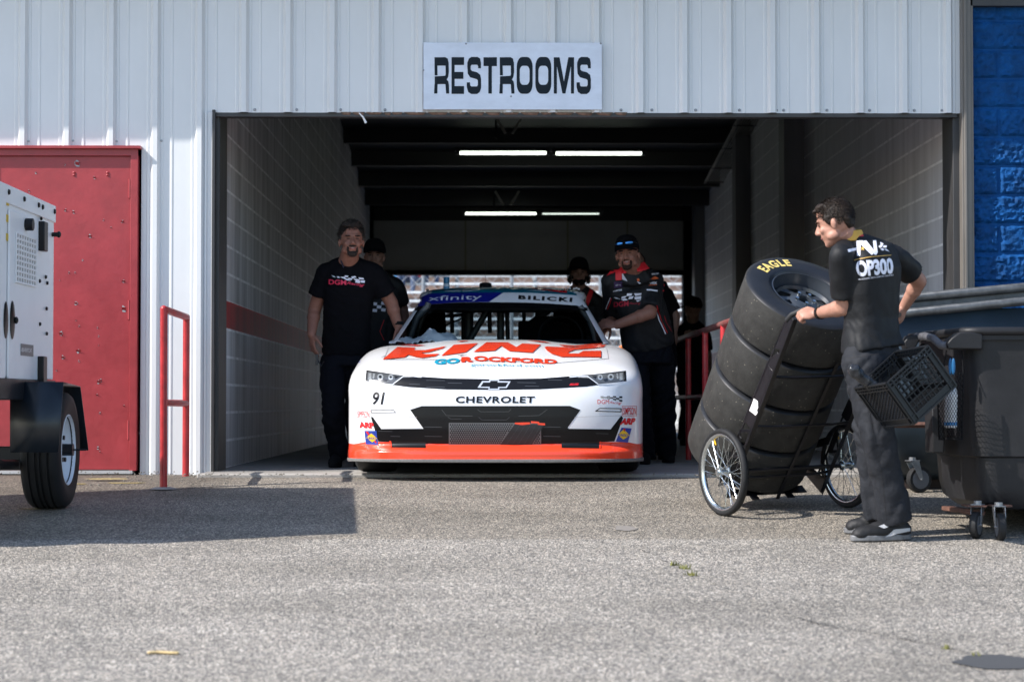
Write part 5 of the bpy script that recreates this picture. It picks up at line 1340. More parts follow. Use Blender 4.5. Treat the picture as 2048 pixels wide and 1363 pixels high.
# ------------------------------------------------------------------ small things on the ground
k = MB(); random.seed(4)
def gp2(px, py):
    # intersect the sloping apron
    d = ray(px, py); Y = 5.0
    for _ in range(40):
        zc = HC+d.z/d.y*Y; err = zc-gz(Y); Y += err/(.075-d.z/d.y) if abs(.075-d.z/d.y) > 1e-6 else 0
    return Vector((d.x/d.y*Y, Y, gz(Y)))
seam = [(1262, 1085), (1290, 1103), (1312, 1110), (1345, 1130), (1388, 1152), (1420, 1165), (1460, 1180), (1530, 1200), (1572, 1225), (1640, 1250), (1800, 1275), (1900, 1297), (1960, 1312)]
pts = []
for a, b in zip(seam, seam[1:]):
    for t in (0, .33, .66): pts.append(gp2(a[0]+(b[0]-a[0])*t+random.uniform(-4, 4), a[1]+(b[1]-a[1])*t+random.uniform(-1.5, 1.5)))
for i in range(len(pts)-1):
    if random.random() < .18: continue
    a, b = pts[i], pts[i+1]; w_ = random.uniform(.004, .012); k.add([a+Vector((0, -w_, .003)), b+Vector((0, -w_, .003)), b+Vector((0, w_, .003)), a+Vector((0, w_, .003))], [(0, 1, 2, 3)])
for px0, py0, px1, py1 in ((520, 930, 400, 985), (400, 985, 330, 1010), (455, 935, 310, 1008)):
    a0 = gp2(px0, py0 if py0 > 950 else 952); 
    prev = None
    for i in range(14):
        t = i/13; q = gp2(px0+(px1-px0)*t+random.uniform(-5, 5), max(950, py0+(py1-py0)*t)+random.uniform(-1, 1))
        if prev is not None and random.random() < .8:
            w_ = random.uniform(.004, .012); k.add([prev+Vector((0, -w_, .003)), q+Vector((0, -w_, .003)), q+Vector((0, w_, .003)), prev+Vector((0, w_, .003))], [(0, 1, 2, 3)])
        prev = q
ck = k.build('asphalt_cracks', mat('crack_dark', (.035, .032, .03), .9), None, smooth=0, recalc=False); tag(ck, kind='structure')
k = MB()
for px, py, n, s in ((1345, 1130, 16, .025), (1368, 1137, 22, .028), (1386, 1150, 26, .032), (1895, 1297, 10, .02), (1950, 1311, 10, .02)):
    c = gp2(px, py)
    for i in range(n):
        a = random.uniform(0, 2*pi); r = random.random()*s; b = c+Vector((cos(a)*r*1.3, sin(a)*r, 0)); L_ = random.uniform(.010, .028); l = Vector((random.uniform(-.6, .6), random.uniform(-.6, .6), 1)).normalized()
        t = Vector((cos(a+1), sin(a+1), 0))*.004; k.add([b-t, b+t, b+l*L_+t*.3, b+l*L_-t*.3], [(0, 1, 2, 3)])
o = k.build('weeds', mat('weed_green', (.15, .15, .035), .7), None, smooth=0, recalc=False); tag(o, 'tiny yellow-green weeds growing along the asphalt seam', 'weeds', kind='stuff')
def blob2(px, py, rx, ry, name, m, label=None, cat=None, kind=None, th=.004, seed=0):
    c = gp2(px, py); k = MB(); n = 26; random.seed(seed); ps = []
    ex = rx*c.y/4200
    y1_ = gp2(px, py-ry).y; y0_ = gp2(px, py+ry).y
    for i in range(n):
        a = 2*pi*i/n; f_ = .8+.35*noise.noise(Vector((cos(a)*1.5, sin(a)*1.5, seed)))
        Y = c.y+(y1_-y0_)/2*sin(a)*f_; ps.append(Vector((c.x+ex*cos(a)*f_, Y, gz(Y)+th)))
    k.add(ps, [tuple(range(n))]); o = k.build(name, m, None, smooth=0, recalc=False)
    if kind: o['kind'] = kind
    return o
blob2(2010, 1325, 125, 17, 'tar_patch', mat('tar', (.06, .06, .06), .6, bscale=60, bstr=.5), kind='structure', seed=2)
blob2(1250, 1057, 30, 6, 'oil_stain', mat('stain', (.21, .19, .17), .7, bscale=100, bstr=.5), kind='structure', seed=5)
yl = mat('worn_yellow_line', (.30, .235, .10), .8, nscale=40, namt=.6, bscale=90, bstr=.4)
for i, (px, py, rx, ry) in enumerate(((215, 958, 60, 1.8), (250, 966, 45, 1.4), (130, 968, 50, 1.6), (60, 1018, 30, 1.5))): blob2(px, py, rx, ry, 'worn_yellow_line', yl, kind='structure', seed=10+i)
random.seed(77); k = MB()
for i in range(420):
    if i % 3: x = random.uniform(-2.4, 3.2); y = 14.0-abs(random.gauss(0, .10))
    else: x = random.uniform(-3.3, -1.7); y = random.uniform(13.3, 14.45)
    s_ = random.uniform(.003, .009); k.ell((x, y, gz(y)+s_*.4), (s_, s_*.8, s_*.6), None, 5, 4)
o = k.build('grit', mat('grit', (.24, .22, .19), .9, nscale=200, namt=.5), None, smooth=0, recalc=False); tag(o, 'loose grit gathered along the threshold of the bay and the wall', 'grit', kind='stuff')
yc = gp2(327, 1308); k = MB()
for i in range(9):
    t = i/8; k.ell(yc+Vector((-.05+.10*t, .012*sin(t*5), .008)), (.012, .009, .006), nu=8, nv=6)
o = k.build('dry_leaf', mat('leaf_tan', (.50, .37, .18), .7), None, smooth=60); tag(o, 'small tan dry leaf scrap lying alone on the asphalt, bottom left', 'leaf')

# ------------------------------------------------------------------ beyond the tunnel: bleachers, fence, barrels, crowd
blc = empty('bleachers', (0, 46, 0), 'white aluminium bleachers full of open rows, seen through the far opening', 'bleachers')
for i in range(16):
    Y = 44+.62*i; z = .95+.235*i
    k = MB(); k.bb(-9, 9, Y, Y+.26, z, z+.05); k.build('bench', white_bl, blc)
    k = MB(); k.bb(-9, 9, Y-.36, Y-.08, z-.42, z-.37); k.build('foot_board', mat('foot_board', (.34, .35, .36), .6), blc)
for j in range(10):
    x = -8.5+j*1.9; k = MB(); k.tube([(x, 43.6, .5), (x, 53.6, 4.4)], .05, 6); 
    for i in range(0, 16, 2): Y = 44+.62*i; z = .95+.235*i; k.tube([(x, Y+.1, z), (x, Y+.1, 0)], .03, 6)
    k.build('support', mat('support_grey', (.25, .27, .28), .5), blc)
k = MB(); k.bb(-9.2, 9.2, 54.1, 54.2, 0, 5.2); k.build('back_wall', mat('back_wall', (.28, .20, .17), .8, nscale=1.5, namt=.4), blc)
k = MB(); k.bb(-9.2, 9.2, 43.45, 43.5, .35, 1.05); k.build('front_board', mat('front_board', (.30, .24, .21), .8, nscale=2, namt=.3), blc)
fe = empty('chain_link_fence', (0, 41.5, 0), 'grey chain-link fence on pipe posts in front of the bleachers', 'fence')
for j in range(9):
    x = -7+j*1.75+.35; k = MB(); k.cyl((x, 41.5, 0), (x, 41.5, 4.2), .035, 8); k.build('post', grey_metal, fe)
k = MB(); 
for z in (.1, 1.4, 4.1): k.cyl((-8, 41.5, z), (8, 41.5, z), .022, 6)
k.build('rails', grey_metal, fe)
k = MB()
for i in range(-26, 60):
    x = -8+i*.3
    for s in (1, -1):
        a = Vector((x, 41.5, 0)); b = Vector((x+4.1*s*1.0, 41.5, 4.1)); k.bar(a, b, .010, .010)
k.build('mesh', mat('fence_wire', (.45, .46, .47), .5), fe)
bw_ = MB(); bw_.bb(-9, 9, 38.6, 38.9, -.02, .62); bw_.bb(-9, 9, 38.5, 39.0, -.02, .12); o = bw_.build('barrier_wall', mat('barrier_white', (.62, .62, .60), .7, nscale=2, namt=.15), None, bevel=.02); tag(o, 'low white concrete barrier wall in the sun beyond the tunnel', 'barrier wall')
br_ = empty('traffic_barrel', (P(1393, 850, 36).x, 36, 0), 'blue, orange and white barrel seen under the handrail beyond the tunnel', 'barrel')
cx_ = br_.location.x
for z0, z1_, m in ((-.02, .28, mat('barrel_blue', (.02, .06, .30), .5)), (.28, .46, mat('barrel_red', (.55, .08, .04), .5)), (.46, .60, white_plain), (.60, .80, mat('barrel_orange', (.70, .16, .03), .5))):
    k = MB(); k.cone((cx_, 36, z0), (cx_, 36, z1_), .26-z0*.06, .26-z1_*.06, 20); k.build('band', m, br_)
o3 = MB(); o3.bb(P(1240, 684, 34.6).x, P(1268, 684, 34.6).x, 34.6, 34.9, 0, P(1240, 690, 34.6).z); ob = o3.build('orange_box', mat('box_orange', (.72, .18, .03), .5), None, bevel=.02); tag(ob, 'bright orange box glimpsed beyond the tunnel beside the car roof pillar', 'box')
# ------------------------------------------------------------------ people
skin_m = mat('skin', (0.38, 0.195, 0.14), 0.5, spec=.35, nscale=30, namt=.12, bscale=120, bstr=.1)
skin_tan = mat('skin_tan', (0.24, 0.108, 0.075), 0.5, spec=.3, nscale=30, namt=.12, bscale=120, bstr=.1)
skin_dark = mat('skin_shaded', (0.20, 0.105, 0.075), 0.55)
eye_m = mat('eye_dark', (0.02, 0.016, 0.014), 0.2); lip_m = mat('lips', (0.28, 0.085, 0.075), .45); teeth_m = mat('teeth', (.42, .36, .31), .4)
cloth_black = mat('black_cotton', (0.0045, 0.0045, 0.006), 0.9, spec=.08, bscale=14, bstr=.5, bdist=.012, nscale=60, namt=.2)
cloth_shirt = mat('black_polyester', (0.009, 0.0095, 0.011), 0.6, spec=.25, bscale=12, bstr=.45, bdist=.012, nscale=80, namt=.2)
trouser_b = mat('black_trousers', (0.0055, 0.006, 0.009), 0.85, spec=.08, bscale=12, bstr=.6, bdist=.015)
trouser_g = mat('charcoal_trousers', (0.016, 0.0175, 0.022), 0.75, spec=.25, bscale=15, bstr=.7, bdist=.015, nscale=50, namt=.2)
hair_brown = mat('hair_brown', (0.020, 0.0135, 0.010), 0.55, spec=.2, nscale=60, namt=.5, stretch=(1, 1, .25), bscale=90, bstr=.9, bdist=.004)
hair_dark = mat('hair_dark', (0.009, 0.007, 0.006), 0.6, spec=.15, nscale=60, namt=.5, bscale=90, bstr=.9, bdist=.004)
hair_grey = mat('hair_grey', (0.06, 0.055, 0.052), 0.65, spec=.15, nscale=60, namt=.4)
shoe_m = mat('shoe_black', (0.012, 0.012, 0.013), .6, spec=.3, bscale=90, bstr=.3); sole_m = mat('shoe_sole', (0.16, 0.16, 0.165), .5, nscale=10, namt=.5)
def basis(f, u=(0, 0, 1)):
    f = Vector(f).normalized(); u = Vector(u); u = (u-f*u.dot(f)).normalized(); r = f.cross(u).normalized()
    return Matrix(((r.x, f.x, u.x), (r.y, f.y, u.y), (r.z, f.z, u.z)))     # columns right, forward, up
def chain(k, pts, rs, n=14, ends=True):
    for i in range(len(pts)-1): k.cone(pts[i], pts[i+1], rs[i], rs[i+1], n)
    for i, (p, r) in enumerate(zip(pts, rs)):
        if ends or 0 < i < len(pts)-1: k.ell(p, (r, r, r), nu=n, nv=8)
def rings(k, rr, right):
    """rr: (centre, half width, half depth); closed loft"""
    right = Vector(right).normalized(); n = 24; rows = []
    for i, (c, a, b) in enumerate(rr):
        c = Vector(c); d = (Vector(rr[min(i+1, len(rr)-1)][0])-Vector(rr[max(i-1, 0)][0])).normalized()
        r = (right-d*right.dot(d)).normalized(); f = d.cross(r)
        row = []
        for q in range(n):
            t = 2*pi*q/n; e = 2.6
            cx_ = abs(cos(t))**(2/e)*(1 if cos(t) > 0 else -1); sy = abs(sin(t))**(2/e)*(1 if sin(t) > 0 else -1)
            row.append(c+r*a*cx_+f*b*sy)
        rows.append(row)
    k.grid(rows, close_u=True); m = len(k.v)
    tot = n*len(rr); base = m-tot
    k.f.append(tuple(base+q for q in range(n))); k.f.append(tuple(base+tot-n+q for q in range(n))); k.mi += [0, 0]
def hand(k, wrist, d, nrm, curl=.35, thumb=1, sc=1.0, spread=.10, fist=False):
    """d: towards the fingers; nrm: back of the hand; thumb: +1/-1 side"""
    d = Vector(d).normalized(); nrm = Vector(nrm); nrm = (nrm-d*nrm.dot(d)).normalized(); s = d.cross(nrm).normalized()*thumb
    M = Matrix(((s.x, d.x, nrm.x), (s.y, d.y, nrm.y), (s.z, d.z, nrm.z)))
    k.ell(wrist+d*.050*sc, (.041*sc, .052*sc, .016*sc), M); k.ell(wrist+d*.020*sc, (.030*sc, .035*sc, .019*sc), M)
    k.ell(wrist+d*.035*sc+s*.022*sc-nrm*.006*sc, (.018*sc, .030*sc, .017*sc), M)
    for i, (off, L_) in enumerate(((.030, .072), (.011, .080), (-.009, .075), (-.028, .060))):
        p = wrist+d*.088*sc+s*off*sc-d*abs(off-.01)*.25*sc; a = 0; dirn = (d+s*spread*(off*30)*.3).normalized(); pts = [p-d*.02*sc, p]; rr = [.0092*sc, .0092*sc]
        for q, fr__ in enumerate((.45, .32, .23)):
            a += curl*(1.0 if q else .7)*(1+.1*i); dd = (dirn*cos(a)-nrm*sin(a)).normalized(); p = p+dd*L_*fr__*sc; pts.append(p); rr.append((.0088-.0009*q)*sc)
        chain(k, pts, rr, 10)
    p = wrist+d*.028*sc+s*.034*sc-nrm*.008*sc; pts = [p]; td = (d*.75+s*.62-nrm*.25).normalized()
    for q, l in enumerate((.036, .030, .024)):
        td = (td+(d*.25-s*.18*curl*2-nrm*curl*.35)*(1 if q else 0)).normalized(); p = p+td*l*sc; pts.append(p)
    chain(k, pts, [.0135*sc, .0115*sc, .0105*sc, .0085*sc], 10)
def head_parts(k, c, M, neck, s=1.0, nr=.056, wide=1.0):
    r, f, u = [Vector(M.col[i]) for i in range(3)]
    L = lambda a, b, d: c+(r*a+f*b+u*d)*s
    E = lambda p, q: k.ell(p, (q[0]*s, q[1]*s, q[2]*s), M)
    E(L(0, -.008, .022), (.074*wide, .094, .095)); E(L(0, .025, -.035), (.060*wide, .066, .078)); E(L(0, .045, -.085), (.036*wide, .040, .030)); E(L(0, .068, -.100), (.024, .018, .017))
    E(L(0, .074, .026), (.048, .018, .011)); E(L(0, .060, .045), (.050, .024, .040))
    for q in (-1, 1):
        E(L(q*.036, .066, -.028), (.021, .018, .020)); E(L(q*.076*wide, -.004, -.020), (.007, .015, .028)); E(L(q*.081*wide, -.009, -.012), (.0055, .014, .021))
        E(L(q*.052*wide, .020, -.070), (.016, .034, .022)); E(L(q*.012, .098, -.034), (.009, .010, .008))
    k.cone(L(0, .084, .014), L(0, .108, -.028), .0085*s, .013*s, 10); E(L(0, .108, -.030), (.011, .011, .010))
    E(L(0, .082, -.055), (.024, .012, .007)); E(L(0, .081, -.070), (.021, .011, .007)); E(L(0, .070, -.062), (.032, .018, .022))
    k.cone(neck, L(0, -.018, -.045), nr*1.12, nr, 18); k.ell(neck, (nr*1.25, nr*1.15, nr*.8), M)
    return L
def face_extras(parent, c, M, s=1.0, smile=False, brow=hair_dark, squint=False):
    r, f, u = [Vector(M.col[i]) for i in range(3)]; L = lambda a, b, d: c+(r*a+f*b+u*d)*s
    for q in (-1, 1):
        k = MB(); k.ell(L(q*.031, .083, .003), (.0125*s, .006*s, (.0028 if squint else .0055)*s), M, 12, 8); k.build('eye', eye_m, parent, smooth=80)
        k = MB(); k.ell(L(q*.033, .089, .021), (.019*s, .006*s, .0042*s), M, 12, 8); k.build('eyebrow', brow, parent, smooth=80)
    k = MB(); k.ell(L(0, .088, -.0625), (.023*s, .0085*s, .0065*s if smile else .005*s), M, 14, 8); k.build('lips', lip_m, parent, smooth=80)
    if smile: k = MB(); k.ell(L(0, .0945, -.061), (.013*s, .005*s, .0024*s), M, 12, 8); k.build('teeth', teeth_m, parent, smooth=80)
def noise_disp(a, f, st=(1, 1, 1), seed=0, folds=0.0, ff=10):
    def g(co, n_):
        q = Vector((co.x*st[0]+seed, co.y*st[1], co.z*st[2]))
        v = a*noise.fractal(q*f, 1.0, 2.0, 3)
        if folds:
            w_ = noise.noise(Vector((co.x*ff*.5+seed, co.y*ff*.5, co.z*ff*.35)))*4; v += folds*(abs(noise.noise(Vector((co.x*ff+w_*.4, co.y*ff, co.z*ff*1.8+w_))))-.25)
        return co+n_*v
    return g
def hairdo(parent, c, M, parts, m, name='hair', s=1.0, vox=.006, amp=.006, f=45):
    r, f_, u = [Vector(M.col[i]) for i in range(3)]; k = MB()
    for (a, b, d, ra, rb, rc) in parts: k.ell(c+(r*a+f_*b+u*d)*s, (ra*s, rb*s, rc*s), M, 18, 12)
    me = remesh(k, vox, 1, noise_disp(amp, f)); return meshobj(name, me, m, parent)
def strands(parent, c, M, n, R_, L_, m, seed, s=1.0, zmin=.3, back=-.02, name='hair_strands', sweep=(0, -.5, -.4), wd=.0022):
    """many short flat locks over the skull"""
    random.seed(seed); r, f, u = [Vector(M.col[i]) for i in range(3)]; k = MB()
    for i in range(n):
        while True:
            v = Vector((random.gauss(0, 1), random.gauss(0, 1), random.gauss(0, 1))).normalized()
            if v.z > zmin-(.55 if v.y < -.1 else 0)-(.25 if abs(v.x) > .8 else 0): break
        p = c+(r*v.x*R_[0]+f*(v.y*R_[1]+back)+u*(v.z*R_[2]+.03))*s
        nrm = (r*v.x+f*v.y+u*v.z).normalized(); sw = (r*(sweep[0]+random.gauss(0, .3))+f*(sweep[1]+random.gauss(0, .3))+u*(sweep[2]+random.gauss(0, .3))); sw = sw-nrm*sw.dot(nrm)
        d1 = (nrm*.55+sw).normalized(); d2 = (nrm*.1+sw).normalized(); l = L_*random.uniform(.6, 1.2)*s; t = nrm.cross(d1)
        if t.length < .1: continue
        t = t.normalized()*wd; a, b = p-nrm*.002, p+d1*l*.5; e = b+d2*l*.5
        k.add([a-t, a+t, b+t*.8, b-t*.8, e], [(0, 1, 2, 3), (3, 2, 4)])
    return k.build(name, m, parent, smooth=0, recalc=False)
def cap(parent, c, M, m, s=1.0, brim=1, bm_=None):
    r, f, u = [Vector(M.col[i]) for i in range(3)]; rows = []
    for j in range(9):
        ph = R(90)*j/8; row = []
        for i in range(28):
            t = 2*pi*i/28; ht = .100*sin(ph)**1.0
            row.append(c+(r*cos(t)*.086*cos(ph)**.55+f*(sin(t)*.104*cos(ph)**.55-.006)+u*(.030+ht+.008*sin(t)))*s)
        rows.append(row)
    k = MB(); k.grid(rows, close_u=True); o = k.build('cap', m, parent, smooth=60, solid=.003)
    if brim:
        rows = []
        for j in range(6):
            q = j/5; row = []
            for i in range(15):
                t = R(-62)+R(124)*i/14; fy = (cos(t)*(.100+.062*q))*brim; xx = sin(t)*(.090+.0*q)
                row.append(c+(r*xx+f*fy+u*(.034-.012*q-(abs(xx)/.09)**2*.018+.006))*s)
            rows.append(row)
        k = MB(); k.grid(rows); k.build('cap_brim', bm_ or m, o, smooth=60, solid=.003)
    return o
def shoe(parent, heel, toe, w_=.048, m=shoe_m, name='shoe', h=.075):
    heel, toe = Vector(heel), Vector(toe); d = (toe-heel).normalized(); M = basis(d); L_ = (toe-heel).length; u = Vector(M.col[2])
    k = MB(); k.ell(heel+d*L_*.25+u*.055, (w_*.82, L_*.27, h*.75), M); k.ell(heel+d*L_*.62+u*.045, (w_, L_*.36, .042), M); k.ell(heel+d*L_*.45+u*.06, (w_*.85, L_*.3, .045), M); k.ell(heel+d*L_*.82+u*.035, (w_*.9, L_*.17, .032), M)
    k.cone(heel+d*L_*.22+u*.05, heel+d*L_*.2+u*.115, w_*.85, w_*.75, 14)
    o = meshobj(name, remesh(k, .006, 2), m, parent)
    k = MB(); pts = []
    for i in range(24):
        t = 2*pi*i/24; yy = cos(t); xx = sin(t); ww = w_*(.95+.12*yy-(.12 if abs(yy+.1) < .25 else 0)); pts.append((xx*ww, L_*.5+yy*L_*.515))
    Mt = M.to_4x4(); Mt.translation = heel; k.prism([(x, y) for x, y in pts], Mt, 0.002, .034); k.build('sole', sole_m if m is shoe_m else m, o, bevel=.006, smooth=60)
    return o

# ---- the man tilting the tire cart (back view, black team shirt)
man = empty('person', (P(1760, 1070, 10.9).x, 10.9, gz(10.9)), 'man seen from behind in a black OP300 shirt and charcoal trousers, tilting the tire cart', 'person')
hc = P(1670, 444, 10.86); hf = Vector((-.88, .36, -.30)); Mh = basis(hf, (.10, -.03, 1))
nk = P(1698, 484, 10.91)
shL, shR = P(1681, 513, 10.76), P(1793, 516, 11.02)
elL, wrL = P(1690, 614, 10.86), P(1636, 626, 11.08)
elR, wrR = P(1838, 562, 11.22), P(1809, 612, 11.34)
pel = P(1746, 698, 10.90); hpL, hpR = P(1722, 712, 10.83), P(1768, 712, 10.98)
knL, knR = P(1756, 868, 10.76), P(1740, 858, 11.00)
anL, anR = P(1790, 1030, 10.84), P(1757, 1022, 11.04)
k = MB(); head_parts(k, hc, Mh, nk, 1.0, .060)
rightv = (shR-shL).normalized(); che = (shL+shR)/2
rings(k, [(pel, .13, .09), (pel*.5+che*.5+Vector((0, 0, 0)), .12, .09), (che-Vector((0, 0, .06)), .15, .09), (che+Vector((0, 0, .0)), .15, .07), (nk, .06, .05)], rightv)
chain(k, [shL, elL, wrL], [.050, .046, .029]); chain(k, [shR, elR, wrR], [.048, .043, .029]); k.ell(elL*.7+wrL*.3, (.047, .047, .044)); k.ell(elR*.65+wrR*.35, (.043, .043, .043))
hand(k, wrL, Vector((-1, .20, -.05)), Vector((.05, -.75, .65)), curl=1.05, thumb=1)
hand(k, wrR, Vector((-.25, .2, -.95)), Vector((.85, -.5, -.1)), curl=.8, thumb=1)
for h_, n_, a_ in ((hpL, knL, anL), (hpR, knR, anR)): chain(k, [h_, n_, a_], [.075, .052, .036])
body_m = meshobj('body', remesh(k, .0055, 3), skin_m, man)
ch = che-Vector((0, 0, .05))
k = MB()
hem = P(1746, 699, 10.90)
back = Vector((rightv.y, -rightv.x, 0)).normalized()
if back.y > 0: back = -back
rings(k, [(hem, .180, .130), (hem+Vector((-.008, 0, .05)), .168, .124), (hem*.62+ch*.38-back*.0, .148, .110), (hem*.35+ch*.65, .165, .118), (ch+back*.012, .178, .120), (che+Vector((-.0, 0, .005))+back*.012, .165, .098), (che*.4+nk*.6+back*.014, .095, .078), (nk+Vector((0, 0, .012)), .066, .060)], rightv)
def trap(k, nk_, a, dz=.02, r=.055):
    n0 = Vector(nk_)+Vector((0, 0, dz)); k.cone(n0, a+Vector((0, 0, .005)), r, .066, 16); k.ell(n0, (r, r, r*.6))
def sleeve(k, a, b, t, r0, r1):
    k.ell(a, (r0, r0, r0*.95)); k.cone(a, a+(b-a)*t, r0, r1, 18); k.cone(a+(b-a)*t*.4, a+(b-a)*t, r0*.98, r1*1.02, 18)
sleeve(k, shL, elL, .80, .066, .070); sleeve(k, shR, elR, .62, .064, .070); trap(k, nk, shL, -.012, .052); trap(k, nk, shR, -.012, .052)
def shirt_disp(co, n_):
    z = co.z
    w_ = noise.noise(Vector((co.x*5, co.y*5, z*3)))*3
    low = max(0, min(1, (P(0, 560, 10.9).z-z)/.35))
    return co+n_*(.010*low*(abs(noise.noise(Vector((co.x*7+w_, co.y*7, z*9+w_))))-.2)+.004*noise.noise(co*16))
shirt = meshobj('shirt', remesh(k, .008, 9, shirt_disp), cloth_shirt, man)
k = MB()   # trousers
tp = pel+Vector((0, 0, .02))
rings(k, [(P(1744, 682, 10.90), .140, .100), (tp-Vector((0, 0, .02)), .150, .108), (pel-Vector((0, 0, .07)), .162, .122), (pel-Vector((0, 0, .13)), .150, .11)], (hpR-hpL))
for h_, n_, a_ in ((hpL, knL, anL), (hpR, knR, anR)):
    e = a_+(a_-n_).normalized()*.035
    k.ell(h_-Vector((0, 0, .03)), (.102, .102, .11)); k.cone(h_-Vector((0, 0, .02)), n_, .108, .092, 20); k.ell(n_, (.092, .092, .09)); k.cone(n_, n_*.45+a_*.55, .091, .084, 20); k.cone(n_*.45+a_*.55, e, .084, .088, 20)
def tr_disp(co, n_):
    w_ = noise.noise(Vector((co.x*4, co.y*4, co.z*2.2)))*3.2
    return co+n_*(.024*(abs(noise.noise(Vector((co.x*6+w_*.5, co.y*6, co.z*8+w_))))-.22)+.004*noise.noise(co*20))
trs = meshobj('trousers', remesh(k, .008, 9, tr_disp), trouser_g, man)
k = MB(); # cargo pocket and belt
kb = bvh_of(trs)
d = Decal(); d.line([(1688, 742), (1700, 800), (1755, 790), (1760, 745)], 1.0).line([(1697, 716), (1765, 706), (1788, 712)], 1.1).line([(1735, 800), (1745, 860), (1765, 960), (1772, 1030)], .8).line([(1730, 842), (1760, 846), (1785, 838)], .8).line([(1700, 800), (1712, 800), (1755, 792)], 1.6)
d.build('seams', mat('seam_black', (.012, .012, .014), .8), trs, kb, off=.0015, step=6)
k = MB(); k.bb(0, 0, 0, 0, 0, 0); 
sh1 = shoe(man, Vector((anL.x+.085, 10.86, gz(10.86))), Vector((anL.x-.235, 10.80, gz(10.80))), .052)
sh2 = shoe(man, Vector((anR.x+.06, 11.06, gz(11.06))), Vector((anR.x-.17, 11.10, gz(11.10))), .050)
# shoe stripe
Decal().poly([(1757, 1052), (1772, 1046), (1793, 1044), (1780, 1052), (1768, 1056)]).poly([(1788, 1058), (1830, 1054), (1826, 1060), (1796, 1066), (1770, 1074)]).build('shoe_stripe', mat('shoe_silver', (.42, .42, .43), .35), sh1, bvh_of(sh1, sh1.children[0]), off=.002, step=4)
# collar, hair, face
def collar0(parent, c, up, r, h, m):
    M = basis((-.9, .3, 0), up); R_, F_, U_ = [Vector(M.col[i]) for i in range(3)]; rws = []
    for sc1, dz in ((.94, h), (1.02, h*.9), (1.16, -h*.3), (1.26, -h*.7)):
        rws.append([c+R_*sin(2*pi*i/24)*r*sc1+F_*cos(2*pi*i/24)*r*sc1*1.05+U_*dz for i in range(24)])
    k = MB(); k.grid(rws, close_u=True); return k.build('collar', m, parent, smooth=70, solid=.004)
collar0(shirt, P(1695, 472, 10.90), (-.50, .05, 1), .070, .030, mat('collar_yellow', (.58, .33, .07), .7, spec=.2, bscale=30, bstr=.3))
hairdo(man, hc, Mh, [(0, -.014, .034, .077, .092, .092), (0, -.070, -.005, .062, .030, .055), (0, .040, .088, .052, .042, .030), (-.070, .010, .018, .010, .028, .034), (.070, .010, .018, .010, .028, .034), (0, .084, .082, .034, .014, .012)], hair_brown, amp=.005, f=60, vox=.005)
strands(man, hc, Mh, 3200, (.075, .093, .093), .021, hair_brown, 3, zmin=.12, sweep=(0, -.5, -.6), name='hair_tufts', back=-.012, wd=.0016)
strands(man, hc, Mh, 420, (.077, .096, .095), .014, mat('hair_light', (.07, .05, .036), .5, spec=.2), 5, zmin=.35, sweep=(0, -.5, -.9), name='hair_highlights', wd=.0012, back=-.012)
r0, f0, u0 = [Vector(Mh.col[i]) for i in range(3)]
face_extras(man, hc, Mh, squint=True, brow=hair_brown)
sbm = mat('stubble', (.20, .105, .07), .7, nscale=160, namt=.5)
# watch
k = MB(); dw = (wrL-elL).normalized(); k.cone(wrL-dw*.030, wrL-dw*.008, .036, .034, 20); wd_ = k.build('watch_strap', black_gloss, man)
k = MB(); k.box(wrL-dw*.019+Vector((.0, -.032, .012)), (.012, .006, .018), basis((0, -1, .35)).to_3x3()); k.build('watch_face', black_gloss, wd_, bevel=.003)
# shirt print
sbv = bvh_of(shirt)
def z3m(x, y): return (1380+x/3.894, 370+y/3.894)
sw_ = mat('print_white', (.72, .72, .80), .5); sy_ = mat('print_gold', (.60, .36, .08), .5)
d = Decal()
d.poly([(1225, 503), (1292, 488), (1292, 508), (1232, 524)], z3m)
d.poly([(1298, 436), (1330, 434), (1326, 552), (1302, 552)], z3m).poly([(1330, 434), (1345, 434), (1430, 535), (1412, 545), (1330, 462)], z3m).poly([(1350, 436), (1372, 434), (1440, 520), (1440, 545)], z3m).poly([(1424, 434), (1448, 432), (1460, 525), (1448, 545), (1432, 540)], z3m)
for pts in ([(1465, 480), (1490, 462), (1500, 478), (1478, 492)], [(1480, 446), (1505, 458), (1500, 472), (1484, 464)], [(1505, 472), (1532, 474), (1528, 488), (1502, 488)], [(1480, 497), (1500, 492), (1512, 506), (1492, 510)], [(1512, 492), (1536, 504), (1550, 520), (1520, 508)]): d.poly(pts, z3m)
d.text('OP300', [(1284, 592), (1575, 566), (1584, 690), (1304, 716)], z3m, bold=.045, spacing=.95)
d.text('IN HONOR RSDS AARON HUGHES', [(1312, 728), (1582, 692), (1583, 704), (1314, 741)], z3m)
d.text('GM', [(1240, 392), (1268, 390), (1268, 410), (1240, 412)], z3m)
d.poly([(1050, 618), (1072, 608), (1070, 632), (1050, 642)], z3m)
d.build('back_print', sw_, shirt, sbv, off=.0025, step=4)
d = Decal(); d.line([(1275, 586), (1400, 560), (1562, 546)], 1.2, z3m); d.poly([(1344, 480), (1349, 490), (1360, 490), (1352, 498), (1356, 512), (1345, 503), (1333, 510), (1338, 496), (1330, 488), (1341, 488)], z3m); d.build('back_print_gold', sy_, shirt, sbv, off=.0028, step=4)
d = Decal(); d.poly([(1262, 382), (1330, 378), (1350, 392), (1350, 402), (1270, 404)], z3m).poly([(1052, 660), (1070, 650), (1074, 740), (1062, 756), (1052, 740)], z3m); d.build('red_patch', mat('patch_red', (.55, .03, .03), .5), shirt, sbv, off=.0026, step=4)
# stencil gaps
d = Decal()
for x0_, y0_, x1_, y1_ in ((1312, 588, 1326, 716), (1526, 570, 1536, 692)): d.line([(x0_, y0_), (x1_, y1_)], .9, z3m)
d.build('stencil_gaps', cloth_shirt, shirt, sbv, off=.0034, step=4)

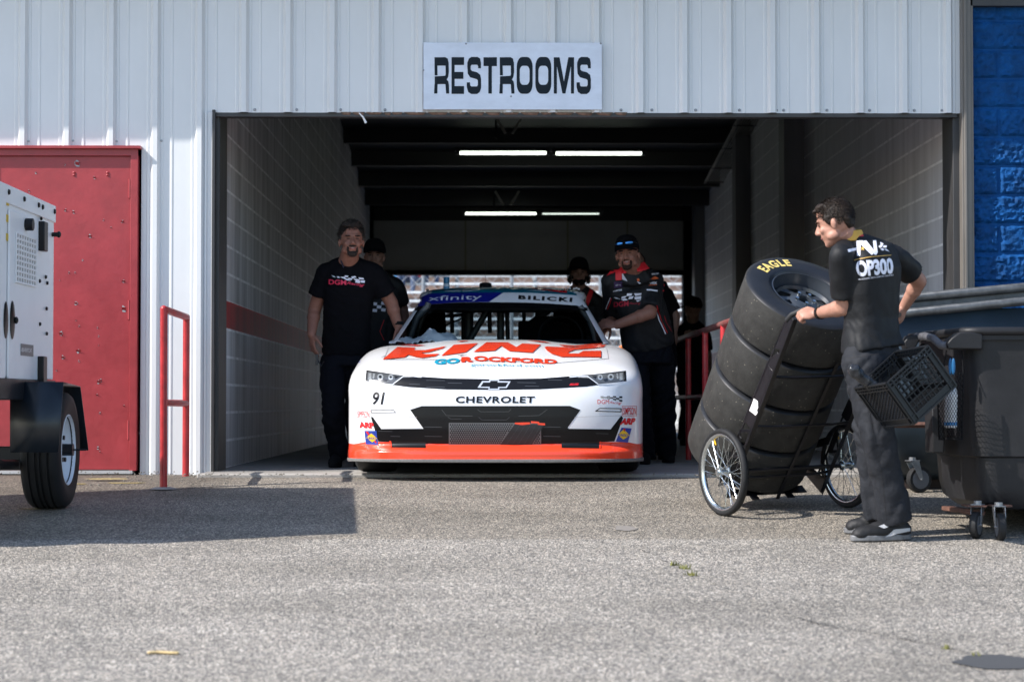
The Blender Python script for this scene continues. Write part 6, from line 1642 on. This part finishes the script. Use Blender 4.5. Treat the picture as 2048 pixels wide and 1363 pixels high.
# ---- standing man with goatee, left of the car
YA = 15.5
mA = empty('person', (P(690, 930, YA).x, YA, 0), 'tall man with goatee in a black T-shirt walking left of the race car', 'person')
q = lambda x, y, dy=0: P(x, y, YA+dy)
hcA = q(703, 481, -.22); MA = basis((.16, -1, .05), (.0, .05, 1)); nkA = q(697, 523, -.10)
sL, sR = q(652, 545, -.05), q(748, 545, -.08)
eL, wL_ = q(629, 620, .02), q(623, 668, -.10)
eR, wR_ = q(783, 606, -.02), q(796, 652, .0)
pl = q(692, 710, .05); hL, hR = q(667, 722, .05), q(716, 722, .05)
kL, kR = q(666, 826, -.12), q(712, 830, .15)
aL, aR = q(678, 912, .0), q(716, 912, .2); aL.z = .09; aR.z = .09
k = MB(); head_parts(k, hcA, MA, nkA, 1.10, .066, wide=1.02)
rv = (sR-sL).normalized(); cA = (sL+sR)/2
rings(k, [(pl, .13, .09), (pl*.5+cA*.5, .13, .09), (cA-Vector((0, 0, .05)), .15, .09), (nkA, .07, .06)], rv)
chain(k, [sL, eL, wL_], [.055, .050, .034]); chain(k, [sR, eR, wR_], [.055, .050, .034]); k.ell(eL*.7+wL_*.3, (.050, .050, .05)); k.ell(eR*.7+wR_*.3, (.050, .050, .05))
hand(k, wL_, Vector((.10, -.1, -1)), Vector((-.85, -.5, 0)), curl=.28, thumb=-1, sc=1.05); hand(k, wR_, Vector((.2, .1, -.9)), Vector((.9, -.3, .2)), curl=.5, thumb=1)
for a_, b2_, c_ in ((hL, kL, aL), (hR, kR, aR)): chain(k, [a_, b2_, c_], [.075, .052, .036])
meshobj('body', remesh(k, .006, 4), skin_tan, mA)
k = MB(); chA = cA-Vector((0, 0, .06))
rings(k, [(q(692, 706, .05), .185, .125), (q(692, 690, .04), .182, .125), (q(694, 640, .0), .178, .125), (q(697, 600, -.03), .185, .125), (chA, .195, .12), (cA+Vector((0, 0, .012)), .175, .105), (q(698, 529, -.08), .12, .09), (q(698, 521, -.08), .080, .07)], rv)
sleeve(k, sL, eL, .62, .076, .084); sleeve(k, sR, eR, .70, .076, .084); trap(k, nkA, sL, -.002, .062); trap(k, nkA, sR, -.002, .062)
shA = meshobj('shirt', remesh(k, .009, 8, noise_disp(.004, 12, folds=.012, ff=5)), cloth_black, mA)
k = MB(); rings(k, [(q(692, 690, .05), .165, .11), (pl, .17, .12), (pl-Vector((0, 0, .08)), .172, .12)], rv)
for a_, b2_, c_ in ((hL, kL, aL), (hR, kR, aR)):
    k.ell(a_, (.10, .10, .11)); k.cone(a_, b2_, .102, .084, 18); k.ell(b2_, (.085, .085, .085)); k.cone(b2_, c_-Vector((0, 0, .03)), .084, .070, 18)
meshobj('trousers', remesh(k, .011, 4, noise_disp(.004, 12, folds=.03, ff=6)), trouser_b, mA)
shoe(mA, (aL.x-.01, aL.y+.08, 0.0), (aL.x-.03, aL.y-.21, 0.0), m=black_matt); shoe(mA, (aR.x, aR.y+.08, 0), (aR.x+.03, aR.y-.2, 0), m=black_matt)
hairA = mat('hair_salt', (0.026, 0.020, 0.017), 0.7, spec=.15, nscale=70, namt=.6)
hairdo(mA, hcA, MA, [(0, -.020, .052, .080, .090, .084), (0, .045, .100, .060, .040, .030), (.03, .06, .098, .035, .026, .022), (-.068, -.002, .040, .012, .034, .036), (.068, -.002, .040, .012, .034, .036)], hairA, s=1.10, amp=.014, f=42)
hairdo(mA, hcA, MA, [(-.073, .002, .028, .006, .030, .032), (.073, .002, .028, .006, .030, .032)], hair_grey, name='grey_temples', s=1.10, amp=.003)
strands(mA, hcA, MA, 1500, (.080, .094, .102), .034, hairA, 8, s=1.10, zmin=.30, name='hair_tufts')
hairdo(mA, hcA, MA, [(0, .072, -.096, .033, .019, .023), (-.031, .078, -.070, .0065, .010, .024), (.031, .078, -.070, .0065, .010, .024), (0, .092, -.047, .030, .007, .005)], mat('goatee', (.028, .021, .018), .7, spec=.1, nscale=90, namt=.5), name='goatee', s=1.10, amp=.003, vox=.004)
face_extras(mA, hcA, MA, 1.10, smile=True, squint=True)
k = MB(); k.tube([q(680, 512, -.12), q(683, 524, -.17), q(687, 534, -.2)], .006, 6); k.build('lanyard', mat('lanyard', (.015, .02, .04), .6), mA)
k = MB(); k.cone(wR_+Vector((0, 0, .01)), wR_+Vector((0, 0, .035)), .040, .041, 18); k.build('wristband', black_matt, mA)
bA = bvh_of(shA)
def zt_m(x, y): return (590+x/4.868, 420+y/4.868)
d = Decal(); d.text('DGM', [(330, 674), (500, 682), (500, 728), (330, 722)], zt_m, bold=.03); d.text('Racing', [(505, 695), (680, 718), (670, 752), (505, 726)], zt_m, shear=.4, bold=.01); d.build('shirt_print_red', mat('print_red', (.60, .02, .07), .6), shA, bA, off=.003, step=5)
d = Decal()
for pts in ([(355, 634), (385, 645), (398, 658), (372, 650)], [(405, 648), (428, 646), (440, 660), (418, 662)], [(440, 650), (480, 650), (500, 668), (460, 664)], [(485, 636), (522, 640), (512, 655), (482, 652)], [(470, 664), (512, 668), (545, 690), (500, 682)], [(545, 650), (585, 642), (600, 655), (560, 665)], [(520, 660), (560, 666), (550, 682), (516, 672)], [(568, 668), (615, 672), (640, 688), (595, 690)], [(618, 655), (665, 660), (672, 676), (625, 672)], [(590, 690), (640, 690), (630, 712), (585, 705)], [(642, 684), (682, 686), (678, 708), (640, 706)]): d.poly(pts, zt_m)
d.build('shirt_print_checks', sw_, shA, bA, off=.003, step=5)
k = MB(); kk = q(634, 716, -.2); k.bb(kk.x-.01, kk.x+.01, kk.y-.01, kk.y+.01, kk.z-.05, kk.z+.03); k.tube([kk, kk+Vector((.03, 0, -.06)), kk+Vector((.05, 0, -.02))], .006, 6)
tag(k.build('keys', dark_metal, None), 'small bunch of dark keys held in the hand of the man with the goatee', 'keys')

# ---- man in red-collared team shirt leaning on the car's right door
YBm = 16.15
def collar(parent, c, up, fwd, r, h, m, gap=35, flare=1.25, sy=.95):
    M = basis(fwd, up); R_, F_, U_ = [Vector(M.col[i]) for i in range(3)]; rws = []
    for q_, (sc1, dz) in enumerate(((1.0, h), (1.06, h*.9), (flare, -h*.35), (flare+.12, -h*.75))):
        row = []
        for i in range(25):
            t = R(gap)+(2*pi-2*R(gap))*i/24; fr2 = max(0, cos(t)); row.append(c+R_*sin(t)*r*sc1+F_*cos(t)*r*sc1*sy+U_*(dz-(fr2*h*.8 if q_ < 2 else fr2*h*.9)))
        rws.append(row)
    k = MB(); k.grid(rws); return k.build('collar', m, parent, smooth=70, solid=.004)
mB = empty('person', (P(1310, 925, YBm).x, YBm, 0), 'bearded man in black cap with blue sunglasses and red-collared racing shirt', 'person')
q = lambda x, y, dy=0: P(x, y, YBm+dy)
hcB = q(1255, 508, -.25); MB_ = basis((-.22, -1, -.02), (-.08, .05, 1)); nkB = q(1268, 540, -.13)
sL, sR = q(1222, 562, -.10), q(1308, 560, .02)
eL, wL_ = q(1214, 640, .10), q(1212, 650, -.10)
eL = q(1226, 636, .20); wL_ = q(1217, 648, .0)
eR, wR_ = q(1300, 625, -.16), q(1234, 649, -.12)
pl = q(1298, 706, .15); hL, hR = q(1272, 720, .15), q(1322, 720, .2)
kL, kR = q(1280, 822, .0), q(1330, 826, .35)
aL, aR = q(1292, 905, .15), q(1332, 905, .5); aL.z = .09; aR.z = .09
k = MB(); head_parts(k, hcB, MB_, nkB, 1.06, .068, wide=1.05)
rv = (sR-sL).normalized(); cB = (sL+sR)/2
rings(k, [(pl, .14, .10), (pl*.5+cB*.5, .14, .10), (cB-Vector((0, 0, .05)), .15, .09), (nkB, .07, .06)], rv)
chain(k, [sL, eL, wL_], [.055, .050, .034]); chain(k, [sR, eR, wR_], [.056, .053, .035]); k.ell(eR*.7+wR_*.3, (.054, .054, .052))
hand(k, wL_, Vector((-.5, -.4, -.5)), Vector((-.2, -.7, .6)), curl=.5, thumb=-1); hand(k, wR_, Vector((-1, -.1, .05)), Vector((.0, -.75, .6)), curl=.55, thumb=1, sc=1.05)
for a_, b2_, c_ in ((hL, kL, aL), (hR, kR, aR)): chain(k, [a_, b2_, c_], [.075, .052, .036])
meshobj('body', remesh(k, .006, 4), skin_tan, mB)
k = MB(); chB = cB-Vector((0, 0, .06))
rings(k, [(q(1296, 690, .15), .205, .145), (q(1295, 676, .13), .205, .148), (q(1288, 640, .08), .200, .150), (q(1277, 605, .0), .190, .14), (chB, .188, .125), (cB+Vector((0, 0, .012)), .170, .105), (q(1268, 548, -.12), .13, .115), (q(1269, 538, -.12), .086, .080)], rv)
sleeve(k, sL, eL, .85, .078, .074); sleeve(k, sR, eR, .90, .080, .080); trap(k, nkB, sL, -.0, .064); trap(k, nkB, sR, .0, .064)
shB = meshobj('shirt', remesh(k, .009, 8, noise_disp(.004, 12, folds=.014, ff=5, seed=4)), cloth_shirt, mB)
k = MB(); rings(k, [(q(1296, 674, .15), .185, .125), (pl, .19, .13), (pl-Vector((0, 0, .08)), .19, .13)], rv)
for a_, b2_, c_ in ((hL, kL, aL), (hR, kR, aR)):
    k.ell(a_, (.105, .105, .11)); k.cone(a_, b2_, .108, .088, 18); k.ell(b2_, (.088, .088, .088)); k.cone(b2_, c_-Vector((0, 0, .03)), .088, .078, 18)
meshobj('trousers', remesh(k, .011, 4, noise_disp(.004, 12, folds=.03, ff=6, seed=2)), trouser_b, mB)
shoe(mB, (aL.x, aL.y+.08, 0), (aL.x-.03, aL.y-.21, 0), m=black_matt); shoe(mB, (aR.x, aR.y+.08, 0), (aR.x+.02, aR.y-.2, 0), m=black_matt)
cpB = cap(mB, hcB, MB_, cloth_black, 1.08)
hairdo(mB, hcB, MB_, [(0, -.030, .020, .080, .085, .050), (-.075, -.01, -.005, .008, .02, .03), (.075, -.01, -.005, .008, .02, .03)], hair_dark, s=1.06, amp=.004)
hairdo(mB, hcB, MB_, [(0, .070, -.096, .035, .020, .023), (-.031, .077, -.070, .0065, .010, .024), (.031, .077, -.070, .0065, .010, .024), (0, .091, -.047, .030, .007, .005)], mat('beard_brown', (.030, .017, .012), .7, spec=.1, nscale=90, namt=.5), name='beard', s=1.06, amp=.003, vox=.004)
face_extras(mB, hcB, MB_, 1.06, smile=True, squint=True)
r0, f0, u0 = [Vector(MB_.col[i]) for i in range(3)]
k = MB()
for s_ in (-1, 1): k.ell(hcB+r0*s_*.037+f0*(.117)+u0*.078, (.031, .008, .014), MB_ @ Matrix.Rotation(s_*-.25, 3, 'Z'), 14, 8)
k.build('sunglass_lenses', mat('blue_mirror', (.02, .22, .62), .08, metal=.85, coat=1), cpB)
k = MB(); k.tube([hcB+r0*-.088+f0*.04+u0*.072, hcB+r0*-.066+f0*.108+u0*.082, hcB+f0*.124+u0*.084, hcB+r0*.066+f0*.108+u0*.082, hcB+r0*.088+f0*.04+u0*.072], .004, 6); k.build('sunglass_frame', black_gloss, cpB)
collar(shB, q(1267, 534, -.13), (-.15, -.12, 1), (-.25, -1, 0), .082, .030, mat('shirt_red', (.62, .012, .02), .6), gap=22, flare=1.35)
# red collar, yoke and side stripes
bB = bvh_of(shB); redc = mat('shirt_red', (.62, .012, .02), .6)
def zb_m(x, y): return (1100+x/4.8675, 440+y/4.8675)
Decal().poly([(555, 545), (590, 500), (652, 455), (690, 425), (702, 460), (700, 580), (640, 585), (640, 505)], zb_m).poly([(822, 520), (870, 440), (885, 360), (905, 385), (960, 408), (1025, 445), (995, 472), (905, 452), (880, 480)], zb_m).build('red_collar', redc, shB, bB, off=.005, step=4)
Decal().poly([(700, 500), (716, 530), (757, 597), (705, 578)], zb_m).build('collar_lining', mat('lining', (.5, .5, .55), .6), shB, bB, off=.006, step=4)
d = Decal(); d.line([(1040, 830), (1075, 960), (1140, 1095)], 1.3, zb_m).line([(1110, 930), (1130, 1000), (1183, 1085)], .6, zb_m).line([(1098, 560), (1112, 640), (1098, 690)], 2.5, zb_m).line([(600, 760), (575, 830), (560, 865)], 1.6, zb_m); d.build('red_stripes', redc, shB, bB, off=.004, step=4)
d = Decal(); d.line([(1032, 860), (1060, 970), (1122, 1105)], 1.8, zb_m).line([(592, 750), (560, 820), (545, 865)], 1.2, zb_m)
for pts in ([(625, 750), (650, 752), (690, 768), (640, 760)], [(700, 745), (750, 735), (730, 755), (695, 758)], [(690, 768), (735, 760), (760, 775), (715, 782)], [(750, 715), (800, 712), (790, 735), (745, 738)], [(770, 745), (815, 738), (800, 765), (760, 768)], [(815, 712), (888, 710), (888, 725), (830, 738)], [(820, 748), (888, 738), (885, 768), (825, 770)], [(835, 778), (888, 776), (850, 795)]): d.poly(pts, zb_m)
d.text('NASCAR', [(985, 518), (1055, 514), (1055, 530), (985, 534)], zb_m, shear=.3, bold=.03); d.text('WIX', [(968, 604), (1040, 600), (1040, 626), (968, 628)], zb_m, bold=.04); d.text('HOOSIER', [(942, 672), (1045, 684), (1045, 696), (942, 684)][:0] or [(942, 670), (1046, 682), (1046, 696), (942, 684)], zb_m, shear=.3) if False else None
d.text('GOODYEAR', [(612, 684), (702, 672), (702, 690), (612, 698)], zb_m, bold=.02); d.text('xfinity', [(636, 622), (690, 616), (690, 640), (636, 646)], zb_m)
d.poly([(942, 672), (975, 674), (1046, 684), (1044, 698), (985, 688), (942, 684)], zb_m).poly([(845, 600), (860, 602), (885, 614), (866, 618)], zb_m)
d.build('shirt_print_white', sw_, shB, bB, off=.004, step=5)
d = Decal(); d.text('DGM', [(625, 795), (765, 782), (765, 835), (625, 846)], zb_m, bold=.03).text('Racing', [(770, 800), (885, 795), (880, 825), (768, 822)], zb_m, shear=.4); d.build('shirt_print_red', mat('print_darkred', (.35, .01, .03), .6), shB, bB, off=.004, step=5)
Decal().poly([(622, 600), (706, 598), (704, 655), (624, 662)], zb_m).build('chest_patch', mat('patch_purple', (.03, .012, .06), .6), shB, bB, off=.003, step=5)
Decal().poly([(970, 575), (1018, 546), (1058, 570), (1016, 580)], zb_m).poly([(962, 634), (1038, 628), (1038, 636), (962, 640)], zb_m).poly([(842, 572), (862, 566), (872, 590), (850, 596)], zb_m).build('sleeve_logos', mat('logo_orange', (.55, .10, .02), .6), shB, bB, off=.004, step=5)

# ---- background helpers: simpler figures with the same build
def figure(label, Y, hx, hy, head_px, sh, el_wr, pelv, knees, ankles, hairm, capm=None, shirtm=cloth_black, skm=skin_dark, fwd=(0, -1, 0), brim=1, curly=False, group=None, sw=.19):
    o = empty('person', (P(pelv[0], 900, Y).x, Y, 0), label, 'person')
    q = lambda p: P(p[0], p[1], Y+(p[2] if len(p) > 2 else 0))
    c = q((hx, hy, -.1)); M = basis(fwd, (0, 0, 1)); s = 1.03
    s1, s2 = q(sh[0]), q(sh[1]); ct = (s1+s2)/2; nk_ = c+Vector((0, .04, -.135))
    k = MB(); head_parts(k, c, M, nk_, s, .058); pv = q(pelv); rv = (s2-s1).normalized()
    rings(k, [(pv, .13, .09), (pv*.5+ct*.5, .13, .09), (ct-Vector((0, 0, .04)), .15, .09), (nk_, .06, .055)], rv)
    for a_, (e_, w_) in zip((s1, s2), el_wr):
        e_, w_ = q(e_), q(w_); chain(k, [a_, e_, w_], [.05, .045, .032]); hand(k, w_, (w_-e_).normalized(), Vector((0, -1, .2)), .4, 1)
    an = []
    for h_s, kn, a_ in zip((-1, 1), knees, ankles):
        h_ = pv+rv*.085*h_s-Vector((0, 0, .05)); kn, a_ = q(kn), q(a_); a_.z = .09; chain(k, [h_, kn, a_], [.075, .05, .036]); an.append((h_, kn, a_))
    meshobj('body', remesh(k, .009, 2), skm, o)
    k = MB(); rings(k, [(pv+Vector((0, 0, .0)), sw-.02, .12), (pv*.6+ct*.4, sw-.02, .12), (ct-Vector((0, 0, .06)), sw, .12), (ct+Vector((0, 0, .01)), sw-.02, .09), (nk_+Vector((0, 0, -.01)), .07, .065)], rv)
    for a_, (e_, w_) in zip((s1, s2), el_wr): sleeve(k, a_, q(e_), .75, .072, .074); trap(k, nk_, a_, .0, .058)
    sh_ = meshobj('shirt', remesh(k, .012, 3, noise_disp(.004, 12, folds=.012, ff=5, seed=hx)), shirtm, o)
    k = MB(); rings(k, [(pv+Vector((0, 0, .06)), .16, .11), (pv, .165, .12), (pv-Vector((0, 0, .09)), .165, .12)], rv)
    for h_, kn, a_ in an: k.ell(h_, (.1, .1, .1)); k.cone(h_, kn, .1, .08, 16); k.ell(kn, (.08, .08, .08)); k.cone(kn, a_-Vector((0, 0, .03)), .08, .07, 16)
    meshobj('trousers', remesh(k, .013, 3, noise_disp(.004, 12, folds=.02, ff=6)), trouser_b, o)
    for h_, kn, a_ in an: shoe(o, (a_.x, a_.y+.08, 0), (a_.x, a_.y-.2, 0), m=black_matt)
    if capm: cap(o, c, M, capm, s*1.02, brim)
    hairdo(o, c, M, [(0, -.022, .03, .078, .092, .088 if not capm else .05)], hairm, s=s, amp=.006)
    face_extras(o, c, M, s)
    return o, c, M, sh_
fC, cC, MC, sC = figure('man in dark cap half hidden behind the tall man with goatee', 17.0, 749, 512, 0, ((722, 572), (792, 572)), (((716, 640), (720, 690)), ((806, 620, .1), (812, 652, .0))), (757, 700), ((745, 820), (775, 820)), ((748, 905), (772, 905)), hair_dark, cloth_black, cloth_shirt)
bC = bvh_of(sC)
d = Decal()
for j in range(3):
    for i in range(3):
        if (i+j) % 2 == 0: x = 746+i*8.5; y = 604+j*6.5-i*.6; d.poly([(x, y), (x+8.5, y+1), (x+7.5, y+7), (x-1, y+6)])
d.build('shirt_print_checks', sw_, sC, bC, off=.004, step=4)
Decal().line([(768, 640), (760, 662), (768, 680)], 1.2).line([(777, 600), (783, 612)], 4).build('red_trim', redc, sC, bC, off=.004, step=4)
fD, cD, MD, sD = figure('curly-haired man in black cap pushing from behind the car roof', 19.4, 1158, 545, 0, ((1128, 602), (1192, 602)), (((1118, 660), (1130, 700)), ((1204, 660), (1190, 700))), (1160, 720), ((1150, 820), (1172, 820)), ((1150, 890), (1175, 890)), hair_dark, cloth_black, cloth_shirt)
random.seed(21); k = MB(); r0, f0, u0 = [Vector(MD.col[i]) for i in range(3)]
for i in range(90):
    s_ = random.choice((-1, 1)); a = random.uniform(-.03, .03); c = cD+r0*s_*(.074+random.uniform(0, .028))+f0*(random.uniform(-.06, .03))+u0*random.uniform(-.10, .035); k.lathe([(.010, -.004), (.014, 0), (.010, .004), (.006, 0), (.010, -.004)], c, Vector((random.gauss(0, 1), random.gauss(0, 1), random.gauss(0, 1))), 10)
k.build('curls', hair_dark, fD)
hairdo(fD, cD, MD, [(0, .055, -.085, .048, .040, .040), (-.05, .03, -.06, .018, .03, .04), (.05, .03, -.06, .018, .03, .04)], hair_dark, name='beard', amp=.006)
Decal().poly([(1170, 600), (1182, 572), (1186, 585), (1176, 612)]).build('red_collar', redc, sD, bvh_of(sD), off=.005, step=4)
fE, *_ = figure('man in black shirt mostly hidden behind the man with blue sunglasses', 17.6, 1272, 532, 0, ((1270, 590), (1332, 590)), (((1262, 640), (1270, 690)), ((1350, 635), (1348, 662))), (1312, 700), ((1300, 810), (1325, 810)), ((1300, 895), (1325, 895)), hair_dark, None, cloth_black)
fF, *_ = figure('dark silhouetted man with a cap worn backwards standing behind the handrail', 23.5, 1386, 617, 0, ((1356, 668), (1408, 668)), (((1350, 710), (1362, 735)), ((1416, 712), (1418, 748))), (1384, 742), ((1374, 815), (1396, 815)), ((1366, 875), (1400, 875)), hair_dark, cloth_black, cloth_black, skin_dark, (-.7, .7, 0), 1)

# ---- spectators seated in the bleachers
random.seed(31)
cols = [(.55, .05, .05), (.03, .10, .45), (.65, .65, .68), (.02, .02, .03), (.10, .16, .30), (.35, .37, .40), (.45, .28, .18), (.02, .22, .5), (.7, .7, .7), (.30, .05, .08)]
cname = ['red', 'blue', 'white', 'black', 'navy', 'grey', 'tan', 'bright blue', 'white', 'maroon']
sp_mesh = {}
def spect_mesh():
    k = MB(); c = Vector((0, 0, .72)); M = basis((0, -1, 0)); k.ell(c, (.075, .09, .11), M, 12, 8); k.cone((0, 0, .5), (0, 0, .66), .06, .05, 10)
    for s in (-1, 1): chain(k, [Vector((s*.17, -.02, .48)), Vector((s*.22, -.15, .25)), Vector((s*.10, -.34, .20))], [.045, .038, .03], 8); chain(k, [Vector((s*.1, -.05, .06)), Vector((s*.13, -.42, .10)), Vector((s*.13, -.46, -.32))], [.075, .055, .04], 8)
    rings(k, [(Vector((0, 0, .0)), .15, .1), (Vector((0, 0, .3)), .14, .1), (Vector((0, 0, .5)), .16, .09)], (1, 0, 0))
    return remesh(k, .022, 2)
def shirt_mesh():
    k = MB(); rings(k, [(Vector((0, 0, .02)), .17, .13), (Vector((0, 0, .3)), .17, .13), (Vector((0, 0, .5)), .19, .12), (Vector((0, 0, .57)), .08, .08)], (1, 0, 0))
    for s in (-1, 1): k.cone((s*.17, -.02, .49), (s*.215, -.13, .30), .075, .07, 10)
    return remesh(k, .024, 2)
def leg_mesh():
    k = MB()
    for s in (-1, 1): chain(k, [Vector((s*.1, -.02, .07)), Vector((s*.13, -.42, .11)), Vector((s*.13, -.46, -.2))], [.095, .078, .06], 8)
    k.ell((0, 0, .08), (.17, .14, .09)); return remesh(k, .026, 2)
def hair_mesh():
    k = MB(); k.ell((0, .015, .75), (.085, .095, .095), None, 12, 8); return remesh(k, .02, 1, noise_disp(.006, 30))
bm0, sm0, lm0, hm0 = spect_mesh(), shirt_mesh(), leg_mesh(), hair_mesh()
hairs = [hair_brown, hair_dark, mat('cap_red', (.5, .03, .03), .6), white_plain, mat('cap_navy', (.02, .04, .15), .6)]
hname = ['brown hair', 'dark hair', 'a red cap', 'a white cap', 'a navy cap']
spots = []
for (px, row) in ((765, 12), (782, 13), (800, 12), (818, 13), (836, 13), (850, 12), (874, 11), (866, 13), (905, 13), (935, 13), (958, 13), (985, 13), (1003, 13), (1015, 12), (1040, 13), (1100, 13), (1330, 13), (1348, 12), (1366, 11), (1380, 13), (828, 10), (795, 10)): spots.append((px, row))
places = {13: 'upper row', 12: 'middle row', 11: 'lower row', 10: 'lowest filled row'}
used = set()
for i, (px, row) in enumerate(spots):
    Y = 44+.62*row+.1; z = .95+.235*row+.05; x = (px-988)*Y/4200
    ci = (i*7+row) % len(cols); hi = (i*3) % len(hairs)
    side = 'far left' if px < 812 else 'left' if px < 880 else 'left of centre' if px < 970 else 'centre' if px < 1110 else 'right'
    lab = f'seated spectator, {cname[ci]} shirt, {hname[hi]}, {places[row]}, {side} of the bleachers'
    o = empty('spectator', (x, Y, z), lab, 'person', 'spectators seated in the bleachers')
    for nm, me, m in (('body', bm0, skin_m), ('shirt', sm0, mat('spect_'+cname[ci].replace(' ', '_'), cols[ci], .8)), ('trousers', lm0, mat('spect_jeans', (.05, .07, .12), .8)), ('hair', hm0, hairs[hi])):
        me2 = me.copy(); me2.materials.clear(); me2.materials.append(m); c = bpy.data.objects.new(nm, me2); scene.collection.objects.link(c); c.parent = o
    o.rotation_euler = (0, 0, random.uniform(-.5, .5))
